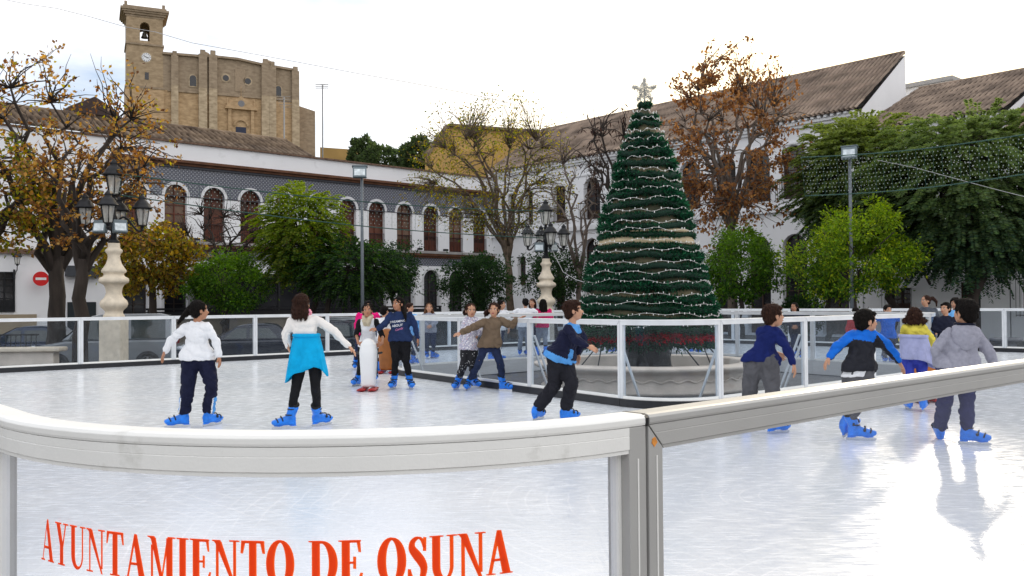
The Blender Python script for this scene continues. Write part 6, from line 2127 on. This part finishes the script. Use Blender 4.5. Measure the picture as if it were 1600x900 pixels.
# orange trees
def orange_tree(px, Y, pyc, rx, rz, pal, label, n=12000, trunk=.09, fork_py=None, ry=None):
    c = at(px, pyc, Y); b_ = G0(px, Y)
    f = V3((b_.x + rng.uniform(-.1, .1), b_.y, max(c.z - rz * .75, .9)))
    t = thing('orange_tree', label, 'tree', tuple(b_), 'clipped evergreen orange trees')
    m = MB()
    pts = limb(m, b_, f, trunk, trunk * .8, 5, .5, 0, 8)
    for i in range(9):
        a = 2 * math.pi * i / 9
        limb(m, f, c + V3((rx * .6 * math.cos(a), rx * .6 * math.sin(a), rz * rng.uniform(-.3, .6))), trunk * .5, .015, 5, .3, .05)
    m.build('trunk', BARK, t)
    nc = 110
    v = nrg.normal(size=(nc, 3)); v /= np.linalg.norm(v, axis=1)[:, None]
    lump = np.array([.84 + .55 * noise.noise(V3((q[0] * 1.5 + px, q[1] * 1.5, q[2] * 1.5))) for q in v])
    cl = v * (lump * nrg.uniform(.55, 1.0, nc) ** .5)[:, None] * np.array([rx, ry or rx, rz]) + np.array(c)
    idx = nrg.integers(0, nc, n)
    q = nrg.normal(size=(n, 3)); q /= np.linalg.norm(q, axis=1)[:, None]
    cs = nrg.uniform(.14, .40, nc) * (rx / 1.7)
    pos = cl[idx] + q * (cs[idx] * nrg.uniform(.5, 1.05, n))[:, None] * np.array([1, 1, .85])
    d = q + nrg.normal(0, .5, (n, 3)) + np.array([0, 0, -.2])
    # sprigs that stick out of the outline
    pos[: n // 8] += q[: n // 8] * nrg.uniform(.05, .30, (n // 8, 1))
    leaf_object('crown', pos, d, nrg.uniform(.7, 1.3, n) * .105, .48, pal, t, .5, ztint=None if pal is DARKG else ((.20, .27, .015) if pal is ORANGEB else (.10, .17, .014)))
    return t


orange_tree(353, 33, 442, 1.70, 1.25, ORANGE, 'round bright green orange tree left of the feathery tree')
orange_tree(745, 36, 440, 1.60, 1.25, DARKG, 'round dark green orange tree in the middle behind the rink')
orange_tree(868, 38.5, 432, 1.55, 1.2, DARKG, 'dark green tree directly behind the right lamp column', 9000)
orange_tree(1160, 31, 415, 1.55, 1.45, ORANGE + ORANGEB[:1], 'green orange tree just right of the Christmas tree')
orange_tree(1335, 27.5, 398, 1.95, 1.55, ORANGEB, 'large sunlit yellow green orange tree beside the floodlight pole at the right', 16000)
orange_tree(1292, 29, 432, .85, .75, ORANGE, 'smaller leafy tree with a slim trunk, left of the large sunlit orange tree', 4500)
orange_tree(610, 38, 425, 1.5, 1.3, DARKG, 'dark green tree at the foot of the floodlight pole, before the arcades', 8000)
# feathery trees
feathery('jacaranda', 'tall feathery yellow green tree in front of the arcaded building', G0(492, 34), at(490, 440, 34), at(470, 362, 34), (1.75, 1.5, 2.0), .12, 9, 1250, JACA + YELG[1:2], size=.5, leaf=.13, per=34, ztint=(.22, .27, .022))
feathery('jacaranda', 'shorter dark feathery tree right of the tall yellow green one', G0(500, 33), at(520, 440, 33), at(545, 418, 33), (2.1, 1.5, 1.15), .10, 8, 900, DARKG + JACA[:1], size=.5, leaf=.11, per=34)
feathery('jacaranda', 'large dark feathery tree with a leaning trunk at the right edge', G0(1490, 28), at(1535, 432, 28), at(1530, 300, 28.5), (3.6, 2.2, 3.0), .17, 12, 3000, DARKJ, size=.65, leaf=.15, per=40, ztint=(.20, .24, .06))
feathery('jacaranda', 'dark feathery tree rising behind the net of lights, left of the largest one', G0(1395, 32), at(1390, 430, 32), at(1345, 285, 32), (2.5, 2.0, 2.75), .14, 11, 2400, DARKJ + JACA[2:3], size=.6, leaf=.14, per=40, ztint=(.27, .30, .06))
# bare trees in the middle
tree('bare_tree', 'large half bare tree with yellow green leaves before the ochre building', G0(800, 40), at(793, 385, 40), at(765, 270, 40), (4.2, 2.4, 4.0), .17, 14, 950,
     dict(n=6500, spread=.22, size=.13, aspect=.5, pal=YELG + [(.14, .11, .02)], frac=.4), bark=M('bare_tree_bark', (.13, .095, .068), .9, 0, .4, 5), twig_r=.009, min_z=4.6, up=.16)
tree('bare_tree', 'thin pale leafless tree between the lamp and the Christmas tree', G0(905, 38), at(905, 420, 38), at(900, 300, 38), (1.7, 1.2, 3.3), .12, 6, 90,
     dict(n=260, spread=.12, size=.12, aspect=.4, pal=[(.10, .07, .03)], frac=.4), bark=BARK_L, twig_r=.013, up=.2)
tree('bare_tree', 'leafless tree with dark hanging pods behind the Christmas tree', G0(975, 34), at(965, 400, 34), at(955, 245, 34), (1.6, 1.2, 2.2), .13, 8, 130,
     dict(n=420, spread=.08, size=.20, aspect=.25, pal=[(.045, .022, .016), (.03, .016, .014)], droop=2.5, frac=.6), bark=BARK, twig_r=.014, up=.2)
tree('brown_leaved_tree', 'tall tree with rust brown leaves behind and right of the Christmas tree', G0(1145, 33), at(1140, 330, 33), at(1143, 222, 33), (3.1, 2.2, 4.1), .17, 13, 420,
     dict(n=6000, spread=.12, size=.165, aspect=.6, pal=RUSTY, frac=.36, droop=.9), bark=BARK_L, twig_r=.014, min_z=3.4, up=.12)
# trees on the skyline
for px, py, Y, rx, rz, lab in ((567, 246, 190, 4.0, 4.6, 'dark round tree on the skyline right of the church'), (602, 251, 185, 6.5, 3.4, 'broad green tree on the skyline right of the hilltop wall'), (652, 250, 150, 3.2, 4.6, 'dark cypress like tree on the skyline beside the ochre building')):
    c = at(px, py, Y)
    t = thing('skyline_tree', lab, 'tree', (c.x, c.y, c.z - 9), 'trees on the skyline')
    m = MB(); m.tube([c - V3((0, 0, 14)), c], [.5, .3], 8); m.build('trunk', BARK, t)
    n = 5000
    q = nrg.normal(size=(n, 3)); q /= np.linalg.norm(q, axis=1)[:, None]
    lump = np.array([.8 + .4 * noise.noise(V3((a[0] * 2 + px, a[1] * 2, a[2] * 2))) for a in q])
    pos = q * (lump * nrg.uniform(.5, 1, n) ** .5)[:, None] * np.array([rx, rx, rz]) + np.array(c)
    leaf_object('crown', pos, q + nrg.normal(0, .6, (n, 3)), nrg.uniform(.6, 1.2, n) * .7, .6, [(.05, .075, .03), (.07, .10, .035), (.04, .06, .025)], t)

# ------------------------------------------------------------------ nets of lights and wires
def light_net(label, p00, p10, p01, p11, nx, ny, sag, bulb=.03):
    """corners: top-left, top-right, bottom-left, bottom-right"""
    t = thing('light_net', label, 'string lights', tuple(p00))
    def P(u, v):
        return (p00.lerp(p10, u)).lerp(p01.lerp(p11, u), v) - V3((0, 0, sag * math.sin(math.pi * u)))
    m = MB()
    for j in (0, ny):
        m.tube([P(i / 24, j / ny) for i in range(25)], .016, 5)
    for i in range(0, nx + 1, 2):
        m.tube([P(i / nx, 0), P(i / nx, 1)], .0045, 3, smooth=False)
    m.build('cords', M('green_cord', (.02, .07, .055), .6), t)
    m = MB()
    for i in range(nx + 1):
        for j in range(ny + 1):
            c = P((i + (j % 2) * .5 + rng.uniform(-.1, .1)) / (nx + .5), (j + rng.uniform(-.1, .1)) / ny)
            m.box(c, (bulb, bulb, bulb * 2.1))
    o = m.build('bulbs', M('translucent_bulbs', (.36, .42, .38), .35), t); o['kind'] = 'stuff'


light_net('net of white lights hanging across the dark trees at the right', at(1252, 246, 26.5), at(1640, 204, 21), at(1258, 306, 26.5), at(1640, 266, 21), 58, 10, .12, .013)
light_net('faint net of lights hanging in front of the arcaded building', at(188, 272, 23.5), at(850, 330, 33), at(188, 305, 23.5), at(850, 372, 33), 100, 7, .2, .013)


def wire(label, pts, r=.012):
    t = MB(); t.tube(pts, r, 5)
    o = t.build('overhead_wire', M('grey_cable', (.42, .42, .43), .7))
    tag(o, label, 'cable', 'overhead wires')


wire('thin overhead wire crossing the sky at the top left', [at(*q, 20) for q in ((-20, -6), (40, 6), (88, 13), (140, 26), (196, 42), (243, 50), (300, 67), (400, 85), (470, 98), (560, 115), (640, 129), (720, 144), (800, 162))], .007)
wire('loose cable descending across the dark trees at the right edge', [at(1370, 250, 26), at(1430, 262, 25), at(1500, 281, 24), at(1560, 297, 23), at(1620, 312, 22)], .007)
wire('sagging wire from the right lamp to the Christmas tree', [at(860, 385, 33), at(880, 425, 30), at(900, 437, 26), at(930, 446, 20)], .010)

# ------------------------------------------------------------------ vehicles
TYRE = M('tyre_rubber', (.012, .012, .012), .8)
RIM = M('alloy_rim', (.42, .43, .45), .3, .7)
CARGLASS = M('car_window', (.02, .035, .038), .06, 0, .2, 2, spec=.8)


def car(label, px, Y, head, L, W, H, col, kind, z0=-.494, name='parked_car'):
    """head: direction the bonnet points, in the ground plane"""
    p = G0(px, Y); p.z = z0
    h = V3(head).normalized(); s = V3((-h.y, h.x, 0))
    t = thing(name, label, 'van' if kind == 'van' else 'car', tuple(p), 'vehicles parked along the street')
    P = lambda x, y, z: p + h * x + s * y + Z3 * z
    if kind == 'van':
        low = [(-L / 2, .32), (-L / 2 - .02, .60), (-L / 2 + .03, 1.02), (L / 2 - 1.05, 1.02), (L / 2 - .25, .86), (L / 2 - .02, .66), (L / 2, .32)]
        cab = [(-L / 2 + .04, 1.02), (-L / 2 + .16, H - .06), (-L / 2 + .4, H), (L / 2 - 2.0, H), (L / 2 - 1.75, H - .06), (L / 2 - .95, 1.02)]
        glassx = [(-L / 2 + .28, -L / 2 + 1.25), (-L / 2 + 1.40, L / 2 - 2.15), (L / 2 - 2.05, L / 2 - 1.42)]
    elif kind == 'sedan':
        low = [(-L / 2, .3), (-L / 2 - .02, .6), (-L / 2 + .06, .90), (-L / 2 + .9, .95), (L / 2 - 1.3, .92), (L / 2 - .35, .76), (L / 2 - .03, .55), (L / 2, .3)]
        cab = [(-L / 2 + .55, .93), (-L / 2 + 1.15, H - .04), (-L / 2 + 1.5, H), (L / 2 - 2.15, H - .01), (L / 2 - 1.9, H - .06), (L / 2 - 1.05, .92)]
        glassx = [(-L / 2 + 1.15, -L / 2 + 1.95), (-L / 2 + 2.05, L / 2 - 1.75)]
    else:
        low = [(-L / 2, .3), (-L / 2 - .02, .6), (-L / 2 + .05, .95), (L / 2 - 1.15, .95), (L / 2 - .3, .80), (L / 2 - .02, .58), (L / 2, .3)]
        cab = [(-L / 2 + .05, .95), (-L / 2 + .45, H - .05), (-L / 2 + .8, H), (L / 2 - 2.05, H), (L / 2 - 1.8, H - .05), (L / 2 - .95, .95)]
        glassx = [(-L / 2 + .6, -L / 2 + 1.4), (-L / 2 + 1.5, L / 2 - 1.7)]
    m = MB()
    m.prism(low, P(0, -W / 2, 0), h, Z3, s * W)
    b_ = m.build('body', col, t, bevel=.07, seg=3)
    k = .82
    n = len(cab)
    A = [P(x, -W / 2 * (.97 if z < 1.1 else k), z) for x, z in cab]; B = [P(x, W / 2 * (.97 if z < 1.1 else k), z) for x, z in cab]
    m = MB(); m.add(A + B, [list(range(n))[::-1], list(range(n, 2 * n))] + [(i, (i + 1) % n, n + (i + 1) % n, n + i) for i in range(n)])
    m.build('cabin', col, t, bevel=.04, seg=2)
    zb = 1.06 if kind == 'van' else .99; zt = H - .14
    zc = cab[0][1]

    def side(x, z, sg):
        f_ = (z - zc) / (H - zc)
        return P(x, sg * (W / 2 * (.97 + (k - .97) * min(max(f_, 0), 1)) + .012), z)
    for sg in (-1, 1):
        for i, (xa, xb) in enumerate(glassx):
            sl = .28 if i == len(glassx) - 1 else 0
            s2 = .22 if i == 0 and kind != 'van' else 0
            m = MB(); m.add([side(xa - s2 * .3, zb, sg), side(xb + sl, zb, sg), side(xb - sl * .3, zt, sg), side(xa + s2, zt, sg)], [(0, 1, 2, 3)])
            m.build('side_window', CARGLASS, t)
    # screens
    (xa, za), (xb, zb2) = cab[-1], cab[-2]
    d = V3((0, 0, 1)) * .01 + h * .012
    m = MB(); m.add([P(xa - .03, -W / 2 * .86, za + .05) + d, P(xa - .03, W / 2 * .86, za + .05) + d, P(xb + .02, W / 2 * .74, zb2) + d, P(xb + .02, -W / 2 * .74, zb2) + d], [(0, 1, 2, 3)]); m.build('windscreen', CARGLASS, t)
    (xa, za), (xb, zb2) = cab[0], cab[1]
    d = -h * .02 + Z3 * .005
    m = MB(); m.add([P(xa + .04, -W / 2 * .84, za + .08) + d, P(xa + .04, W / 2 * .84, za + .08) + d, P(xb, W / 2 * .74, zb2 - .05) + d, P(xb, -W / 2 * .74, zb2 - .05) + d], [(0, 1, 2, 3)]); m.build('rear_window', CARGLASS, t)
    for x in (-L / 2 + .78, L / 2 - .82):
        for sg in (-1, 1):
            c = P(x, sg * (W / 2 - .09), .31)
            rot = Matrix((s * sg, h, Z3)).transposed() @ Matrix(((0, 0, 1), (0, 1, 0), (1, 0, 0)))
            m = MB(); m.lathe([(.19, -.10), (.28, -.10), (.31, -.07), (.31, .07), (.28, .105), (.20, .105)], c, 24, rot=rot); w_ = m.build('wheel', TYRE, t)
            m = MB(); m.lathe([(.02, .06), (.20, .10), (.205, .108), (.16, .075), (.05, .09), (.01, .095)], c, 20, rot=rot)
            for q in range(5):
                a = 2 * math.pi * q / 5
                e = rot @ V3((.19 * math.cos(a), .19 * math.sin(a), .10)); m.bar(c + rot @ V3((.02, 0, .10)), c + e, .03, .05)
            m.build('rim', RIM, w_)
            m = MB(); m.lathe([(.36, -.06), (.36, .096)], c, 20, rot=rot); m.build('wheel_arch', BLACKP, t)
    for sg in (-1, 1):
        m = MB(); m.ell(P(L / 2 - .16, sg * (W / 2 - .26), .70 if kind != 'van' else .80), h * .17, s * .22, Z3 * .09); m.build('headlight', M('headlight_lens', (.70, .74, .78), .12, .2), t)
        m = MB(); m.box(P(-L / 2 - .0, sg * (W / 2 - .12), .85 if kind != 'van' else 1.0), (.10, .16, .34), Matrix((h, s, Z3)).transposed()); m.build('tail_light', M('tail_light_red', (.25, .01, .012), .25), t, bevel=.02)
        m = MB(); m.ell(P(L / 2 - 1.32, sg * (W / 2 + .10), 1.05), h * .06, s * .11, Z3 * .08); m.build('mirror', BLACKP, t)
    for e, z in ((L / 2 + .015, .42), (-L / 2 - .03, .45)):
        m = MB(); m.box(P(e, 0, z), (.12, W * .92, .22), Matrix((h, s, Z3)).transposed()); m.build('bumper', BLACKP if kind == 'van' else col, t, bevel=.04)


CARV = lambda n, c: M(n, c, .22, .25, .06, 2, coat=.6)
car('silver grey van parked behind the left lamp column', 165, 27.6, (-.95, -.3, 0), 4.1, 1.72, 1.80, CARV('silver_paint', (.24, .26, .28)), 'van', name='parked_van')
car('black car with bright headlight parked beside the low terrace wall', 385, 29.0, (-.97, -.22, 0), 4.2, 1.75, 1.45, CARV('black_blue_paint', (.010, .014, .028)), 'sedan')
car('dark hatchback parked behind the girl with the turquoise sweater', 480, 29.8, (-.9, -.4, 0), 4.0, 1.72, 1.50, CARV('dark_grey_paint', (.022, .026, .036)), 'hatch')
car('dark blue car parked behind the girl with the cream scarf', 552, 30.8, (-.9, -.42, 0), 4.1, 1.74, 1.50, CARV('dark_blue_paint', (.010, .022, .085)), 'hatch')
car('pale estate car parked farther back by the arcades', 545, 35.2, (.8, .6, 0), 4.2, 1.74, 1.55, CARV('pale_silver_paint', (.50, .52, .54)), 'hatch')
car('blue car at the far left beyond the stone bench', 45, 28, (-.97, -.22, 0), 4.1, 1.72, 1.46, CARV('mid_blue_paint', (.012, .03, .075)), 'sedan')
car('dark car parked by the right hand building, behind the far rail', 690, 38, (.8, .6, 0), 4.2, 1.74, 1.48, CARV('black_blue_paint', (.010, .014, .028)), 'hatch')

# ------------------------------------------------------------------ street furniture
p = G0(20, 23.6)
t = thing('stone_bench', 'long pale stone bench with iron back rail outside the far barrier at the left', 'bench', tuple(p))
rot = Matrix.Rotation(R(4), 3, 'Z')
m = MB(); m.box(p + V3((0, 0, .42)), (2.6, .55, .12), rot); m.build('seat', STONE, t, bevel=.04, seg=3)
m = MB(); m.box(p + V3((0, .03, .18)), (2.2, .38, .36), rot); m.build('base', BASIN, t, bevel=.02)
m = MB()
for k in range(14):
    x = -1.2 + k * .13; m.tube([p + rot @ V3((x, .22, .48)), p + rot @ V3((x, .24, .80))], .012, 5)
m.tube([p + rot @ V3((-1.25, .24, .80)), p + rot @ V3((.55, .24, .80))], .022, 6); m.build('back_rail', IRON, t)
p = at(1572, 540, 25.0); p = V3((p.x, p.y, 0))
t = thing('stone_planter', 'squat round grey stone planter outside the right hand barrier', 'planter', tuple(p))
m = MB(); m.lathe([(.30, 0), (.30, .08), (.26, .14), (.27, .32), (.40, .36), (.42, .42), (.38, .45), (.28, .45), (.26, .38)], p, 28); m.build('bowl', M('grey_stone', (.20, .20, .21), .85, 0, .15, 6), t)
m = MB(); m.lathe([(.265, .36), (.265, .40)], p, 20); m.build('soil', M('soil', (.03, .022, .016), .95), t)
for px, Y, lab in ((1246, 31.5, 'low clipped shrub beside the far rail, left of the wall lantern'), (1262, 33, 'dark shrub against the white wall behind the far rail')):
    c = at(px, 478, Y)
    t = thing('shrub', lab, 'shrub', (c.x, c.y, 0))
    m = MB(); m.tube([(c.x, c.y, 0), (c.x, c.y, 1.2)], .05, 6); m.build('stem', BARK, t)
    n = 2600; q = nrg.normal(size=(n, 3)); q /= np.linalg.norm(q, axis=1)[:, None]
    leaf_object('foliage', q * (nrg.uniform(.4, 1, n) ** .5)[:, None] * np.array([.6, .6, .75]) + np.array([c.x, c.y, 1.0]), q + nrg.normal(0, .5, (n, 3)), nrg.uniform(.6, 1.2, n) * .10, .5, DARKG, t)

# ------------------------------------------------------------------ daylight
SUN_AZ, SUN_EL = R(26), R(18)
w = bpy.data.worlds.new("World"); scene.world = w
w.use_nodes = True
nt = w.node_tree; N, L = nt.nodes, nt.links
N.clear()
out = N.new('ShaderNodeOutputWorld'); bg = N.new('ShaderNodeBackground')
sky = N.new('ShaderNodeTexSky'); sky.sky_type = 'NISHITA'; sky.sun_disc = False
sky.sun_elevation = SUN_EL; sky.sun_rotation = SUN_AZ
sky.air_density = 1.0; sky.dust_density = 2.0; sky.ozone_density = 1.5
bg.inputs[1].default_value = .10
tc = N.new('ShaderNodeTexCoord'); mp = N.new('ShaderNodeMapping'); mp.inputs['Scale'].default_value = (1.6, 1.6, 5.0)
nz = N.new('ShaderNodeTexNoise'); nz.inputs['Scale'].default_value = 1.5; nz.inputs['Detail'].default_value = 7; nz.inputs['Roughness'].default_value = .55
L.new(tc.outputs['Generated'], mp.inputs[0]); L.new(mp.outputs[0], nz.inputs[0])
rp = N.new('ShaderNodeValToRGB'); rp.color_ramp.elements[0].position = .36; rp.color_ramp.elements[1].position = .56
rp.color_ramp.elements[0].color = (.25, .25, .25, 1); rp.color_ramp.elements[1].color = (1, 1, 1, 1)
L.new(nz.outputs[0], rp.inputs[0])
mx = N.new('ShaderNodeMix'); mx.data_type = 'RGBA'
sx = N.new('ShaderNodeSeparateXYZ'); L.new(tc.outputs['Generated'], sx.inputs[0])
mr = N.new('ShaderNodeMapRange'); mr.inputs['From Min'].default_value = -.36; mr.inputs['From Max'].default_value = .06
L.new(sx.outputs[0], mr.inputs[0])
mxx = N.new('ShaderNodeMath'); mxx.operation = 'MAXIMUM'; L.new(mr.outputs[0], mxx.inputs[0]); L.new(rp.outputs[0], mxx.inputs[1])
sc2 = N.new('ShaderNodeMix'); sc2.data_type = 'RGBA'; sc2.blend_type = 'MULTIPLY'; sc2.inputs[0].default_value = 1; sc2.inputs[7].default_value = (.92, 1.18, 1.50, 1)
L.new(sky.outputs[0], sc2.inputs[6])
L.new(mxx.outputs[0], mx.inputs[0]); L.new(sc2.outputs[2], mx.inputs[6]); mx.inputs[7].default_value = (13.6, 13.6, 13.8, 1)
geo = N.new('ShaderNodeVectorMath'); geo.operation = 'DOT_PRODUCT'; geo.inputs[1].default_value = (math.sin(SUN_AZ) * math.cos(SUN_EL), math.cos(SUN_AZ) * math.cos(SUN_EL), math.sin(SUN_EL))
L.new(tc.outputs['Generated'], geo.inputs[0])
gm = N.new('ShaderNodeMapRange'); gm.inputs['From Min'].default_value = .80; gm.inputs['From Max'].default_value = 1.0
L.new(geo.outputs['Value'], gm.inputs[0])
gp = N.new('ShaderNodeMath'); gp.operation = 'POWER'; gp.inputs[1].default_value = 2.0; L.new(gm.outputs[0], gp.inputs[0])
glow = N.new('ShaderNodeMix'); glow.data_type = 'RGBA'
L.new(gp.outputs[0], glow.inputs[0]); L.new(mx.outputs[2], glow.inputs[6]); glow.inputs[7].default_value = (30, 25, 16, 1)
L.new(glow.outputs[2], bg.inputs[0]); L.new(bg.outputs[0], out.inputs[0])
sl = bpy.data.lights.new('sun', 'SUN'); sl.energy = 1.3; sl.angle = R(3); sl.color = (1.0, .87, .68)
so = bpy.data.objects.new('sun', sl); COL.objects.link(so)
sd = V3((math.sin(SUN_AZ) * math.cos(SUN_EL), math.cos(SUN_AZ) * math.cos(SUN_EL), math.sin(SUN_EL)))
so.rotation_euler = (-sd).to_track_quat('-Z', 'Y').to_euler()
so.location = (20, 40, 40)
scene.view_settings.view_transform = 'Standard'
scene.view_settings.look = 'None'
scene.view_settings.exposure = 0
scene.render.engine = 'CYCLES'
scene.cycles.max_bounces = 8
scene.cycles.transparent_max_bounces = 24
scene.cycles.sample_clamp_indirect = 6
